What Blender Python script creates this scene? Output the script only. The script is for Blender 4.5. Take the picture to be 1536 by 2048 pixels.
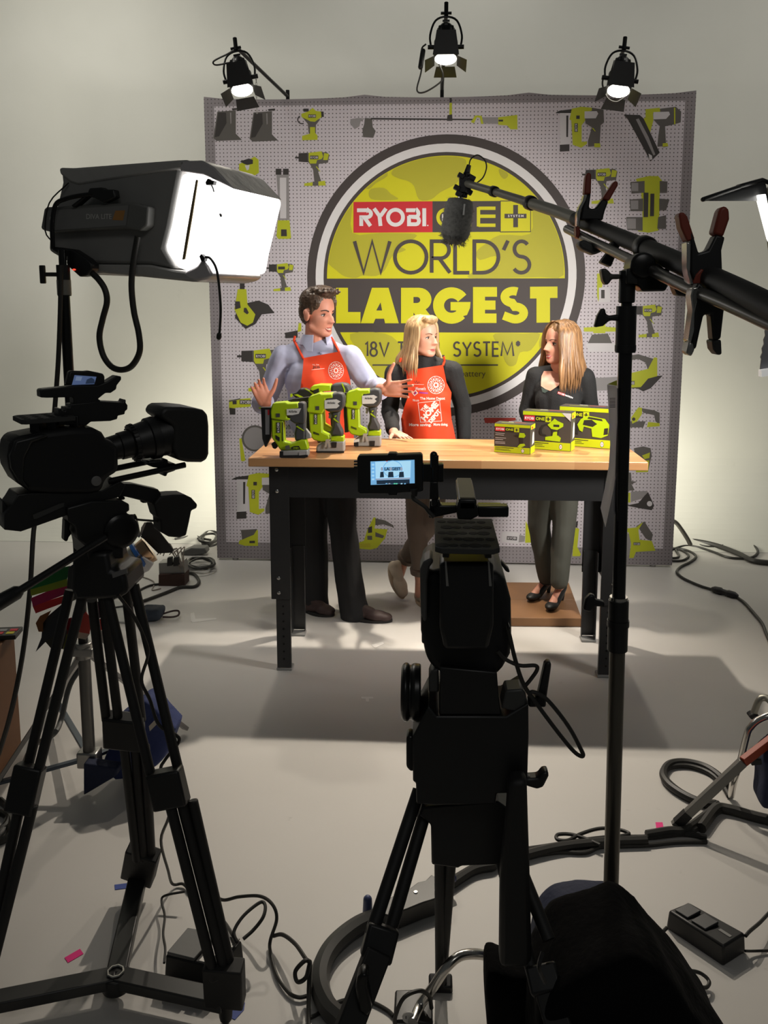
import bpy, bmesh, math, random
from mathutils import Vector, Matrix, noise
from mathutils.bvhtree import BVHTree
random.seed(7)
V = Vector
R = math.radians
scene = bpy.context.scene
for o in list(bpy.data.objects):
    bpy.data.objects.remove(o)
col = scene.collection

# ------------------------------------------------------------------ camera
CH = 1.78
YAW, PIT, FPX, PX, PY = R(3.1), R(8.5), 1720.0, 768.0, 857.0
cam_d = bpy.data.cameras.new('camera')
cam = bpy.data.objects.new('camera', cam_d)
col.objects.link(cam)
cam.location = (0, 0, CH)
cam.rotation_euler = (math.pi / 2 - PIT, 0, YAW)
cam_d.sensor_fit = 'VERTICAL'
cam_d.sensor_height = 36.0
cam_d.sensor_width = 27.0
cam_d.lens = 36.0 * FPX / 2048.0
cam_d.shift_y = -(1024 - PY) / 2048.0
cam_d.clip_start = 0.05
scene.camera = cam

# ------------------------------------------------------------------ world, exposure, lights
w = bpy.data.worlds.new('studio_air')
scene.world = w
w.use_nodes = True
w.node_tree.nodes['Background'].inputs[0].default_value = (0.95, 1.0, 0.98, 1)
w.node_tree.nodes['Background'].inputs[1].default_value = 0.038
scene.view_settings.view_transform = 'Standard'
scene.view_settings.look = 'None'
scene.view_settings.gamma = 1.0
scene.view_settings.exposure = 0.0
scene.view_settings.use_curve_mapping = False

def lamp(name, kind, loc, target, energy, color=(1, 1, 1), size=0.1, size_y=None, spot=60, blend=0.4):
    d = bpy.data.lights.new(name, kind)
    d.energy = energy
    d.color = color
    if kind == 'AREA':
        d.shape = 'RECTANGLE'
        d.size = size
        d.size_y = size_y or size
        d.spread = R(spot)
    else:
        d.shadow_soft_size = size
    if kind == 'SPOT':
        d.spot_size = R(spot)
        d.spot_blend = blend
    o = bpy.data.objects.new(name, d)
    col.objects.link(o)
    o.location = loc
    o.rotation_euler = (V(target) - V(loc)).to_track_quat('-Z', 'Y').to_euler()
    return o

# three tungsten heads boomed out over the backdrop, raking forward over the bench
HAIR = [((-1.07, 5.02, 2.94), (-0.35, 3.75, 0.8), 85), ((0.07, 5.02, 3.09), (0.05, 3.95, 0.6), 680), ((1.02, 5.02, 2.91), (0.45, 3.75, 0.8), 85)]
for _i, (_p, _t, _e) in enumerate(HAIR):
    lamp('hair_lamp_%d' % _i, 'SPOT', _p, _t, _e, (1, 0.90, 0.76), 0.045, spot=(74 if _i == 1 else 84), blend=1.0)
# soft keys left and right
lamp('key_left', 'AREA', (-0.93, 3.02, 2.14), (0.15, 4.75, 1.3), 17, (1, 0.95, 0.88), 0.42, 0.36, spot=95)
lamp('key_right', 'AREA', (1.66, 3.10, 2.05), (0.1, 4.8, 1.3), 31, (1, 0.95, 0.88), 0.5, 0.6, spot=85)
# dim unseen fill added behind the cameras to lift surfaces facing them
lamp('front_fill', 'AREA', (0.6, -1.2, 4.2), (0.2, 3.0, 0.8), 8, (1, 0.98, 0.94), 1.6, 1.0, spot=140)
# unseen fills added above the frame to brighten the cyclorama wall
lamp('wall_fill_left', 'AREA', (-2.6, 4.9, 5.0), (-2.6, 6.68, 1.9), 25, (1, 0.97, 0.88), 1.6, 0.3, spot=110)
lamp('wall_fill_right', 'AREA', (2.6, 4.9, 5.0), (2.6, 6.68, 1.9), 13, (1, 0.97, 0.90), 1.6, 0.3, spot=110)
lamp('wall_fill_middle', 'AREA', (0.1, 5.4, 5.1), (0.1, 6.68, 3.4), 8, (1, 0.97, 0.90), 1.6, 0.3, spot=100)
# floor heads behind the backdrop throwing light up the wall
lamp('wall_lamp_left', 'SPOT', (-1.15, 5.80, 0.35), (-2.6, 6.55, 1.35), 85, (1, 0.95, 0.78), 0.08, spot=150, blend=1.0)
lamp('wall_lamp_right', 'SPOT', (1.30, 5.80, 0.35), (2.4, 6.55, 1.2), 78, (1, 0.96, 0.80), 0.08, spot=150, blend=1.0)

# ------------------------------------------------------------------ pixel <-> place helpers
_c, _s = math.cos, math.sin
_fw = V((-_s(YAW) * _c(PIT), _c(YAW) * _c(PIT), -_s(PIT)))
_rt = V((_c(YAW), _s(YAW), 0))
_up = _rt.cross(_fw)
C0 = V((0, 0, CH))

def ray(px, py):
    return _fw + _rt * ((px - PX) / FPX) + _up * ((PY - py) / FPX)

def W(px, py, Y):                      # the point of the plane y = Y seen at that pixel
    d = ray(px, py)
    return C0 + d * (Y / d.y)

def F(px, py, z=0.0):                  # the point of the level z seen at that pixel
    d = ray(px, py)
    return C0 + d * ((z - CH) / d.z)

def onplane(P0, n):
    n = V(n).normalized()
    def f(px, py):
        d = ray(px, py)
        return C0 + d * ((V(P0) - C0).dot(n) / d.dot(n))
    return f

# ------------------------------------------------------------------ materials
MATS = {}
def M(name, c, rough=0.5, metal=0.0, var=0.06, scale=18.0, bump=0.0, emit=0.0, alpha=1.0, trans=0.0, spec=None, sheen=0.0):
    if name in MATS:
        return MATS[name]
    m = bpy.data.materials.new(name)
    m.use_nodes = True
    nt = m.node_tree
    b = nt.nodes['Principled BSDF']
    b.inputs['Roughness'].default_value = rough
    b.inputs['Metallic'].default_value = metal
    if spec is not None:
        b.inputs['Specular IOR Level'].default_value = spec
    if sheen:
        b.inputs['Sheen Weight'].default_value = sheen
    if trans:
        b.inputs['Transmission Weight'].default_value = trans
    if alpha < 1:
        b.inputs['Alpha'].default_value = alpha
    tc = nt.nodes.new('ShaderNodeTexCoord')
    nz = nt.nodes.new('ShaderNodeTexNoise')
    nz.inputs['Scale'].default_value = scale
    nz.inputs['Detail'].default_value = 4
    nt.links.new(tc.outputs['Object'], nz.inputs['Vector'])
    mx = nt.nodes.new('ShaderNodeMix')
    mx.data_type = 'RGBA'
    mx.inputs[6].default_value = tuple(max(0, x * (1 - var)) for x in c[:3]) + (1,)
    mx.inputs[7].default_value = tuple(min(1, x * (1 + var)) for x in c[:3]) + (1,)
    nt.links.new(nz.outputs['Fac'], mx.inputs[0])
    nt.links.new(mx.outputs[2], b.inputs['Base Color'])
    if bump:
        bp = nt.nodes.new('ShaderNodeBump')
        bp.inputs['Strength'].default_value = bump
        bp.inputs['Distance'].default_value = 0.01
        nt.links.new(nz.outputs['Fac'], bp.inputs['Height'])
        nt.links.new(bp.outputs['Normal'], b.inputs['Normal'])
    if emit:
        nt.links.new(mx.outputs[2], b.inputs['Emission Color'])
        b.inputs['Emission Strength'].default_value = emit
    MATS[name] = m
    return m

def srgb(r, g, b):
    f = lambda u: (u / 255 / 12.92) if u <= 10 else ((u / 255 + 0.055) / 1.055) ** 2.4
    return (f(r), f(g), f(b))

BLK = M('black_plastic', (0.009, 0.009, 0.009), 0.42)
BLKM = M('black_metal', (0.012, 0.012, 0.0115), 0.3, 0.3)
BLKR = M('black_rubber', (0.010, 0.0095, 0.009), 0.6)
GRYD = M('dark_grey_plastic', (0.045, 0.045, 0.043), 0.5)
GRYM = M('mid_grey_plastic', (0.16, 0.155, 0.15), 0.45)
GRYL = M('light_grey_plastic', (0.42, 0.40, 0.40), 0.4)
CHR = M('chrome', (0.62, 0.60, 0.56), 0.22, 1.0)
STL = M('brushed_steel', (0.40, 0.39, 0.37), 0.35, 0.9)
LIME = M('lime_plastic', srgb(172, 200, 18), 0.38, var=0.04)
ORNG = M('orange_vinyl', (0.20, 0.030, 0.014), 0.45)
CABLE = M('cable_rubber', (0.02, 0.019, 0.016), 0.5)
WHT = M('white_ink', (0.80, 0.78, 0.78), 0.6, var=0.02)
REDI = M('red_ink', srgb(206, 32, 44), 0.5, var=0.03)
DKI = M('dark_ink', srgb(70, 62, 60), 0.6, var=0.03)
YLI = M('yellow_ink', srgb(214, 209, 12), 0.6, var=0.02)
NAVY = M('navy_canvas', (0.012, 0.018, 0.05), 0.8, bump=0.3, scale=60)

# ------------------------------------------------------------------ mesh builder
ORG = {}

def orth(d):
    d = d.normalized()
    a = V((0, 0, 1)) if abs(d.z) < 0.9 else V((1, 0, 0))
    u = d.cross(a).normalized()
    return d, u, u.cross(d).normalized() * -1

def spl(pts, k=6, closed=False):
    pts = [V(p) for p in pts]
    n = len(pts)
    out = []
    rng = range(n) if closed else range(n - 1)
    for i in rng:
        if closed:
            p0, p1, p2, p3 = pts[i - 1], pts[i], pts[(i + 1) % n], pts[(i + 2) % n]
        else:
            p1, p2 = pts[i], pts[i + 1]
            p0 = pts[i - 1] if i else p1 * 2 - p2
            p3 = pts[i + 2] if i + 2 < n else p2 * 2 - p1
        for j in range(k):
            t = j / k
            out.append(0.5 * ((2 * p1) + (p2 - p0) * t + (2 * p0 - 5 * p1 + 4 * p2 - p3) * t * t + (3 * p1 - p0 - 3 * p2 + p3) * t ** 3))
    if not closed:
        out.append(pts[-1])
    return out

class MB:
    def __init__(s):
        s.v, s.f, s.m, s.cur = [], [], [], 0
    def add(s, vs, fs, mi=None):
        b = len(s.v)
        s.v.extend(V(p) for p in vs)
        for f in fs:
            s.f.append([b + i for i in f])
            s.m.append(s.cur if mi is None else mi)
        return s
    def hexa(s, a, b):                 # two quads, matching corners
        return s.add(list(a) + list(b), [(3, 2, 1, 0), (4, 5, 6, 7), (0, 1, 5, 4), (1, 2, 6, 5), (2, 3, 7, 6), (3, 0, 4, 7)])
    def box(s, c, size, rot=None):
        c = V(c)
        h = V(size) / 2
        m = rot if rot is not None else Matrix.Identity(3)
        P = lambda x, y, z: c + m @ V((x * h.x, y * h.y, z * h.z))
        return s.hexa([P(-1, -1, -1), P(1, -1, -1), P(1, 1, -1), P(-1, 1, -1)], [P(-1, -1, 1), P(1, -1, 1), P(1, 1, 1), P(-1, 1, 1)])
    def beam(s, p0, p1, wd, ht, up=(0, 0, 1)):
        p0, p1 = V(p0), V(p1)
        d = (p1 - p0).normalized()
        u = d.cross(V(up))
        if u.length < 1e-4:
            u = d.cross(V((0, 1, 0)))
        u.normalize()
        n = u.cross(d)
        q = lambda p: [p - u * wd / 2 - n * ht / 2, p + u * wd / 2 - n * ht / 2, p + u * wd / 2 + n * ht / 2, p - u * wd / 2 + n * ht / 2]
        return s.hexa(q(p0), q(p1))
    def rings(s, rs, caps=True, closed=False):
        n = len(rs[0])
        vs = [p for r in rs for p in r]
        fs = []
        k = len(rs)
        for i in range(k if closed else k - 1):
            a, b = i * n, ((i + 1) % k) * n
            for j in range(n):
                fs.append((a + j, a + (j + 1) % n, b + (j + 1) % n, b + j))
        if caps and not closed:
            fs.append(tuple(range(n - 1, -1, -1)))
            fs.append(tuple(range((k - 1) * n, k * n)))
        return s.add(vs, fs)
    def lathe(s, p0, d, prof, n=20):
        p0 = V(p0)
        d, u, w_ = orth(V(d))
        rs = []
        for t, r in prof:
            r = max(r, 1e-4)
            rs.append([p0 + d * t + (u * math.cos(2 * math.pi * j / n) + w_ * math.sin(2 * math.pi * j / n)) * r for j in range(n)])
        return s.rings(rs)
    def cyl(s, p0, p1, r0, r1=None, n=14):
        p0, p1 = V(p0), V(p1)
        L = (p1 - p0).length
        return s.lathe(p0, p1 - p0, [(0, r0), (L, r0 if r1 is None else r1)], n)
    def tube(s, pts, r, n=8, closed=False, k=0, flat=1.0):
        pts = spl(pts, k, closed) if k else [V(p) for p in pts]
        m = len(pts)
        rs = []
        u = None
        for i, p in enumerate(pts):
            a = pts[i - 1] if (i or closed) else p
            b = pts[(i + 1) % m] if (i < m - 1 or closed) else p
            d = (b - a)
            if d.length < 1e-9:
                d = V((0, 0, 1))
            d.normalize()
            if u is None:
                _, u, _w = orth(d)
            else:
                u = u - d * u.dot(d)
                if u.length < 1e-5:
                    _, u, _w = orth(d)
                u.normalize()
            w_ = d.cross(u)
            rr = r[min(i * len(r) // m, len(r) - 1)] if isinstance(r, (list, tuple)) else (r(i / max(1, m - 1)) if callable(r) else r)
            rs.append([p + u * math.cos(2 * math.pi * j / n) * rr + w_ * math.sin(2 * math.pi * j / n) * rr * flat for j in range(n)])
        return s.rings(rs, closed=closed)
    def prism(s, pts, vec):
        pts = [V(p) for p in pts]
        vec = V(vec)
        n = len(pts)
        # make the outline run so that the caps face outward
        nr = V((0, 0, 0))
        for i in range(n):
            nr += pts[i].cross(pts[(i + 1) % n])
        if nr.dot(vec) > 0:
            pts = pts[::-1]
        vs = pts + [p + vec for p in pts]
        fs = [tuple(range(n)), tuple(range(2 * n - 1, n - 1, -1))]
        for i in range(n):
            j = (i + 1) % n
            fs.append((j, i, n + i, n + j))
        return s.add(vs, fs)
    def slab(s, px, fn, thick, axis=(0, 1, 0), off=0.0):
        """outline given where the photo shows it, at the distance fn gives, with real thickness along axis"""
        ax = V(axis).normalized()
        return s.prism([fn(*p) + ax * (off - thick / 2) for p in px], ax * thick)
    def ell(s, c, r, rot=None, nu=16, nv=10):
        c = V(c)
        m = rot if rot is not None else Matrix.Identity(3)
        vs = [c + m @ V((0, 0, r[2]))]
        for i in range(1, nv):
            a = math.pi * i / nv
            for j in range(nu):
                b = 2 * math.pi * j / nu
                vs.append(c + m @ V((r[0] * math.sin(a) * math.cos(b), r[1] * math.sin(a) * math.sin(b), r[2] * math.cos(a))))
        vs.append(c + m @ V((0, 0, -r[2])))
        fs = [(0, 1 + j, 1 + (j + 1) % nu) for j in range(nu)]
        for i in range(nv - 2):
            for j in range(nu):
                a, b = 1 + i * nu, 1 + (i + 1) * nu
                fs.append((a + j, b + j, b + (j + 1) % nu, a + (j + 1) % nu))
        L = len(vs) - 1
        a = 1 + (nv - 2) * nu
        fs += [(L, a + (j + 1) % nu, a + j) for j in range(nu)]
        return s.add(vs, fs)
    def cap(s, p0, p1, r0, r1=None, n=14):
        p0, p1 = V(p0), V(p1)
        r1 = r0 if r1 is None else r1
        d = p1 - p0
        L = d.length
        if L < 1e-6:
            return s.ell(p0, (r0, r0, r0))
        prof = [(-r0 * math.cos(a), r0 * math.sin(a)) for a in [0.01, 0.4, 0.8, 1.2, math.pi / 2]]
        prof += [(L + r1 * math.sin(a), r1 * math.cos(a)) for a in [0, 0.4, 0.8, 1.2, 1.56]]
        return s.lathe(p0, d, prof, n)
    def poly(s, pts, mi=None):
        return s.add(pts, [tuple(range(len(pts)))], mi)
    def build(s, name, mats, parent=None, bevel=0.0, smooth=True, ang=40, seg=2, sub=0, kind=None):
        me = bpy.data.meshes.new(name)
        if parent is not None:
            org = ORG[parent.name]
        else:
            xs = [p.x for p in s.v]; ys = [p.y for p in s.v]; zs = [p.z for p in s.v]
            org = V(((min(xs) + max(xs)) / 2, (min(ys) + max(ys)) / 2, min(zs)))
        me.from_pydata([tuple(p - org) for p in s.v], [], s.f)
        if not isinstance(mats, (list, tuple)):
            mats = [mats]
        for m in mats:
            me.materials.append(m)
        me.polygons.foreach_set('material_index', s.m)
        if smooth:
            me.polygons.foreach_set('use_smooth', [True] * len(me.polygons))
            me.update()
            me.set_sharp_from_angle(angle=R(ang))
        me.update()
        o = bpy.data.objects.new(name, me)
        col.objects.link(o)
        if parent is not None:
            o.parent = parent
        else:
            o.location = org
        ORG[o.name] = org
        if bevel:
            b = o.modifiers.new('bevel', 'BEVEL')
            b.width = bevel
            b.segments = seg
            b.limit_method = 'ANGLE'
            b.angle_limit = R(35)
            b.harden_normals = False
        if sub:
            q = o.modifiers.new('sub', 'SUBSURF')
            q.levels = q.render_levels = sub
        if kind:
            o['kind'] = kind
        return o

def tag(o, label, cat, group=None):
    o['label'] = label
    o['category'] = cat
    if group:
        o['group'] = group
    return o

def thing(name, label, cat, loc, group=None):
    o = bpy.data.objects.new(name, None)
    o.empty_display_size = 0.05
    col.objects.link(o)
    o.location = V(loc)
    ORG[o.name] = V(loc)
    return tag(o, label, cat, group)

def copy_thing(root, delta, label):
    def rec(o, par):
        c = o.copy()
        col.objects.link(c)
        if par is not None:
            c.parent = par
        for ch in list(o.children):
            rec(ch, c)
        return c
    c = rec(root, None)
    c.location = root.location + V(delta)
    ORG[c.name] = V(c.location)
    c['label'] = label
    return c

# ------------------------------------------------------------------ lettering
_txt = {}
def text2d(body, bold=0.0, space=1.0):
    key = (body, bold, space)
    if key in _txt:
        return _txt[key]
    cu = bpy.data.curves.new('t', 'FONT')
    cu.body = body
    cu.size = 1.0
    cu.offset = bold
    cu.space_character = space
    cu.resolution_u = 4
    o = bpy.data.objects.new('t', cu)
    col.objects.link(o)
    dg = bpy.context.evaluated_depsgraph_get()
    me = bpy.data.meshes.new_from_object(o.evaluated_get(dg))
    vs = [(p.co.x, p.co.y) for p in me.vertices]
    fs = [tuple(p.vertices) for p in me.polygons]
    bpy.data.objects.remove(o)
    bpy.data.curves.remove(cu)
    bpy.data.meshes.remove(me)
    x0 = min(p[0] for p in vs); x1 = max(p[0] for p in vs)
    y0 = min(p[1] for p in vs); y1 = max(p[1] for p in vs)
    vs = [((p[0] - x0) / (x1 - x0), (p[1] - y0) / (y1 - y0)) for p in vs]
    _txt[key] = (vs, fs)
    return vs, fs

def put_text(mb, body, fn, x0, y0, x1, y1, mi, bold=0.0, space=1.0):
    """fit the word in the rectangle; fn maps (x, y) to a place; y0 is the foot of the letters"""
    vs, fs = text2d(body, bold, space)
    mb.add([fn(x0 + (x1 - x0) * a, y0 + (y1 - y0) * b) for a, b in vs], fs, mi)

def quad_fn(o, ux, uy, lift=None):
    o, ux, uy = V(o), V(ux), V(uy)
    return lambda a, b: o + ux * a + uy * b

def arc(cx, cy, rx, ry, a0, a1, n=14):
    return [(cx + rx * math.cos(R(a0 + (a1 - a0) * i / n)), cy + ry * math.sin(R(a0 + (a1 - a0) * i / n))) for i in range(n + 1)]

GL = {
    'W': (1.12, [[(0, 1), (.29, 0), (.56, 1), (.83, 0), (1.12, 1)]]),
    'O': (1.0, [arc(.5, .5, .5, .5, 0, 360, 32)]),
    'R': (.58, [[(0, 0), (0, 1), (.26, 1)] + arc(.28, .73, .27, .27, 90, -90) + [(0, .46)], [(.24, .46), (.58, 0)]]),
    'L': (.45, [[(0, 1), (0, 0), (.45, 0)]]),
    'D': (.76, [[(0, 0), (0, 1), (.24, 1)] + arc(.26, .5, .5, .5, 90, -90, 18) + [(.24, 0), (0, 0)]]),
    "'": (.14, [[(.14, 1.02), (0, .72)]]),
    'S': (.52, [arc(.27, .755, .225, .245, 35, 270, 14) + arc(.26, .255, .26, .255, 90, -150, 16)[1:]]),
    '1': (.16, [[(0, .84), (.16, 1), (.16, 0)]]),
    '8': (.54, [arc(.27, .77, .2, .23, 0, 360, 20), arc(.27, .27, .26, .27, 0, 360, 20)]),
    'V': (.7, [[(0, 1), (.35, 0), (.7, 1)]]),
    'T': (.56, [[(0, 1), (.56, 1)], [(.28, 1), (.28, 0)]]),
    'Y': (.64, [[(0, 1), (.32, .48), (.64, 1)], [(.32, .48), (.32, 0)]]),
    'E': (.45, [[(.45, 1), (0, 1), (0, 0), (.45, 0)], [(0, .52), (.42, .52)]]),
    'M': (.95, [[(0, 0), (.12, 1), (.475, .12), (.83, 1), (.95, 0)]]),
    'B': (.5, [[(0, 0), (0, 1), (.24, 1)] + arc(.24, .77, .2, .23, 90, -90, 8) + [(0, .54)], [(.24, .54)] + arc(.24, .27, .25, .27, 90, -90, 8) + [(0, 0)]]),
    'I': (.02, [[(.01, 0), (.01, 1)]]),
    'N': (.7, [[(0, 0), (0, 1), (.7, 0), (.7, 1)]]),
    'A': (.76, [[(0, 0), (.38, 1), (.76, 0)], [(.14, .33), (.62, .33)]]),
    '+': (.8, [[(0, .5), (.8, .5)], [(.4, 0), (.4, 1)]]),
    '*': (.3, [[(.15, .7), (.15, 1.1)], [(0, .8), (.3, 1.0)], [(0, 1.0), (.3, .8)]]),
    ' ': (.3, []),
}

def ribbon(pts, w):
    pts = [V((p[0], p[1])) for p in pts]
    closed = (pts[0] - pts[-1]).length < 1e-6 and len(pts) > 3
    if closed:
        pts = pts[:-1]
    n = len(pts)
    vs = []
    for i in range(n):
        p = pts[i]
        a = pts[i - 1] if (i or closed) else None
        b = pts[(i + 1) % n] if (i < n - 1 or closed) else None
        d1 = (p - a).normalized() if a is not None else (b - p).normalized()
        d2 = (b - p).normalized() if b is not None else d1
        n1 = V((-d1.y, d1.x)); n2 = V((-d2.y, d2.x))
        m = n1 + n2
        if m.length < 0.2:
            m = n1
        m.normalize()
        k = min(1.0 / max(0.3, m.dot(n1)), 1.6)
        vs += [p + m * w / 2 * k, p - m * w / 2 * k]
    fs = []
    for i in range(n if closed else n - 1):
        j = (i + 1) % n
        fs.append((2 * i, 2 * j, 2 * j + 1, 2 * i + 1))
    return vs, fs

def stroke_text(mb, s, fn, x0, x1, yb, yt, wt, mi, gap=0.22, xs=None):
    """single-stroke geometric capitals between x0..x1 and foot yb .. top yt"""
    h = yt - yb
    nat = sum(GL[c][0] for c in s) + gap * (len(s) - 1)
    k = (x1 - x0) / nat
    x = x0
    for c in s:
        wd, pl = GL[c]
        for st in pl:
            q = [(x + p[0] * k, yb + p[1] * h) for p in st]
            vs, fs = ribbon(q, wt)
            mb.add([fn(p.x, p.y) for p in vs], fs, mi)
            if hasattr(fn, 'step'):
                fn.step()
        x += (wd + gap) * k
# ------------------------------------------------------------------ the studio: floor and the white cyclorama
def paint_mat(name, c, stain, rough=0.55):
    m = bpy.data.materials.new(name)
    m.use_nodes = True
    nt = m.node_tree
    N, L = nt.nodes, nt.links
    b = N['Principled BSDF']
    b.inputs['Roughness'].default_value = rough
    tc = N.new('ShaderNodeTexCoord')
    n1 = N.new('ShaderNodeTexNoise'); n1.inputs['Scale'].default_value = 1.3; n1.inputs['Detail'].default_value = 6
    n2 = N.new('ShaderNodeTexNoise'); n2.inputs['Scale'].default_value = 9.0; n2.inputs['Detail'].default_value = 8; n2.inputs['Roughness'].default_value = 0.7
    L.new(tc.outputs['Object'], n1.inputs['Vector']); L.new(tc.outputs['Object'], n2.inputs['Vector'])
    r1 = N.new('ShaderNodeValToRGB')
    r1.color_ramp.elements[0].position = 0.3; r1.color_ramp.elements[0].color = (c[0] * .93, c[1] * .93, c[2] * .92, 1)
    r1.color_ramp.elements[1].position = 0.7; r1.color_ramp.elements[1].color = (c[0], c[1], c[2], 1)
    L.new(n1.outputs['Fac'], r1.inputs[0])
    r2 = N.new('ShaderNodeValToRGB')
    r2.color_ramp.elements[0].position = 0.66; r2.color_ramp.elements[0].color = (0, 0, 0, 1)
    r2.color_ramp.elements[1].position = 0.74; r2.color_ramp.elements[1].color = (stain, stain, stain, 1)
    L.new(n2.outputs['Fac'], r2.inputs[0])
    mx = N.new('ShaderNodeMix'); mx.data_type = 'RGBA'
    mx.inputs[7].default_value = (c[0] * .45, c[1] * .43, c[2] * .4, 1)
    L.new(r2.outputs[0], mx.inputs[0]); L.new(r1.outputs[0], mx.inputs[6])
    L.new(mx.outputs[2], b.inputs['Base Color'])
    bp = N.new('ShaderNodeBump'); bp.inputs['Strength'].default_value = 0.08; bp.inputs['Distance'].default_value = 0.01
    L.new(n2.outputs['Fac'], bp.inputs['Height']); L.new(bp.outputs['Normal'], b.inputs['Normal'])
    return m

FLOOR_M = paint_mat('floor_paint', (0.60, 0.575, 0.545), 0.5, 0.5)
WALL_M = paint_mat('wall_paint', (0.66, 0.655, 0.60), 0.10, 0.75)

COVE_Y, COVE_R = 6.06, 0.62
b = MB()
b.add([(-7, -2.5, 0), (7, -2.5, 0), (7, COVE_Y, 0), (-7, COVE_Y, 0)], [(0, 1, 2, 3)])
b.build('floor', FLOOR_M, kind='structure', smooth=False)
b = MB()
prof = [(COVE_Y, 0.0015)] + [(COVE_Y + COVE_R * math.sin(R(a)), COVE_R * (1 - math.cos(R(a))) + 0.0015) for a in range(5, 91, 5)] + [(COVE_Y + COVE_R, 5.6)]
for (y0, z0), (y1, z1) in zip(prof, prof[1:]):
    b.add([(-7, y0, z0), (7, y0, z0), (7, y1, z1), (-7, y1, z1)], [(0, 1, 2, 3)])
b.build('wall_back', WALL_M, kind='structure', ang=60)

# ------------------------------------------------------------------ the printed backdrop
YB = 5.68
BX0, BX1, BZ0, BZ1 = -1.462, 1.632, 0.015, 3.065

def pegboard_mat():
    m = bpy.data.materials.new('pegboard_print')
    m.use_nodes = True
    nt = m.node_tree; N, L = nt.nodes, nt.links
    b = N['Principled BSDF']; b.inputs['Roughness'].default_value = 0.7
    tc = N.new('ShaderNodeTexCoord')
    sx = N.new('ShaderNodeSeparateXYZ'); L.new(tc.outputs['Object'], sx.inputs[0])
    def math_(op, a, c=None):
        n = N.new('ShaderNodeMath'); n.operation = op
        for i, q in enumerate((a, c)):
            if q is None: continue
            if isinstance(q, (int, float)): n.inputs[i].default_value = q
            else: L.new(q, n.inputs[i])
        return n.outputs[0]
    P = 0.0236
    fx = math_('SUBTRACT', math_('FRACT', math_('DIVIDE', sx.outputs['X'], P)), 0.5)
    fz = math_('SUBTRACT', math_('FRACT', math_('DIVIDE', sx.outputs['Z'], P)), 0.5)
    d = math_('SQRT', math_('ADD', math_('MULTIPLY', fx, fx), math_('MULTIPLY', fz, fz)))
    hole = math_('LESS_THAN', d, 0.155)
    # darker printed frame round the board
    ax = math_('ABSOLUTE', sx.outputs['X'])
    hw = (BX1 - BX0) / 2
    e1 = math_('GREATER_THAN', ax, hw - 0.065)
    e2 = math_('LESS_THAN', sx.outputs['Z'], 0.115)
    e3 = math_('GREATER_THAN', sx.outputs['Z'], BZ1 - BZ0 - 0.06)
    edge = math_('MAXIMUM', math_('MAXIMUM', e1, e2), e3)
    m1 = N.new('ShaderNodeMix'); m1.data_type = 'RGBA'
    m1.inputs[6].default_value = srgb(210, 202, 208) + (1,)
    m1.inputs[7].default_value = srgb(146, 139, 142) + (1,)
    L.new(edge, m1.inputs[0])
    m2 = N.new('ShaderNodeMix'); m2.data_type = 'RGBA'
    m2.inputs[7].default_value = srgb(84, 78, 78) + (1,)
    L.new(hole, m2.inputs[0]); L.new(m1.outputs[2], m2.inputs[6])
    L.new(m2.outputs[2], b.inputs['Base Color'])
    return m

bd = thing('backdrop_banner', 'large printed fabric backdrop with pegboard tools and yellow round emblem', 'backdrop', ((BX0 + BX1) / 2, YB + 0.03, BZ0))
b = MB()
# fabric: flat front, slightly scalloped top edge, wrapped sides
n = 24
fr, bk = [], []
for i in range(n + 1):
    x = BX0 + (BX1 - BX0) * i / n
    zt = BZ1 - 0.012 * abs(math.sin(math.pi * i / n * 3)) - (0.01 if i % 8 else 0)
    fr += [V((x, YB, BZ0)), V((x, YB, zt))]
    bk += [V((x, YB + 0.06, BZ0)), V((x, YB + 0.06, zt))]
N0 = len(fr)
fs = []
for i in range(n):
    a = 2 * i
    fs += [(a, a + 2, a + 3, a + 1), (N0 + a, N0 + a + 1, N0 + a + 3, N0 + a + 2), (a + 1, a + 3, N0 + a + 3, N0 + a + 1), (a, N0 + a, N0 + a + 2, a + 2)]
fs += [(0, 1, N0 + 1, N0), (2 * n, N0 + 2 * n, N0 + 2 * n + 1, 2 * n + 1)]
b.add(fr + bk, fs)
b.build('fabric_panel', pegboard_mat(), bd, smooth=False)
b = MB()
for x in (BX0 + 0.5, 0.08, BX1 - 0.5):
    b.beam((x, YB + 0.085, 0.02), (x, YB + 0.085, 3.0), 0.03, 0.03, (0, 1, 0))
for z in (0.06, 1.5, 2.98):
    b.beam((BX0 + 0.03, YB + 0.075, z), (BX1 - 0.03, YB + 0.075, z), 0.025, 0.025)
for x in (BX0 + 0.12, BX1 - 0.12):
    b.cyl((x, YB + 0.03, 0.0), (x, YB + 0.03, 0.02), 0.02)
b.build('frame', STL, bd)

INK = [WHT, REDI, DKI, YLI, M('olive_ink', srgb(184, 178, 42), 0.6, var=0.02), M('tool_lime_ink', srgb(190, 196, 38), 0.6, var=0.02),
       M('tool_dark_ink', srgb(96, 92, 88), 0.6, var=0.05), M('tool_grey_ink', srgb(150, 146, 146), 0.6, var=0.04), M('tool_pale_ink', srgb(214, 210, 212), 0.6, var=0.02),
       M('tool_black_ink', srgb(58, 54, 52), 0.6, var=0.03), M('tool_red_ink', srgb(186, 66, 56), 0.6, var=0.03)]
IW, IR, ID, IY, IO, IL, IK, IG, IP, IB, IRD = range(11)

_ik = [0]
def ink_fn(layer):                     # every patch of ink gets a hair of its own depth so no two lie in one plane
    _ik[0] = (_ik[0] + 1) % 60
    q = 0.0006 * layer + 0.000009 * _ik[0]
    return lambda x, y: W(x, y, YB - q)

def ink(mb, pts, mi, layer=1):
    f = ink_fn(layer)
    mb.poly([f(*p) for p in pts], mi)

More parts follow.
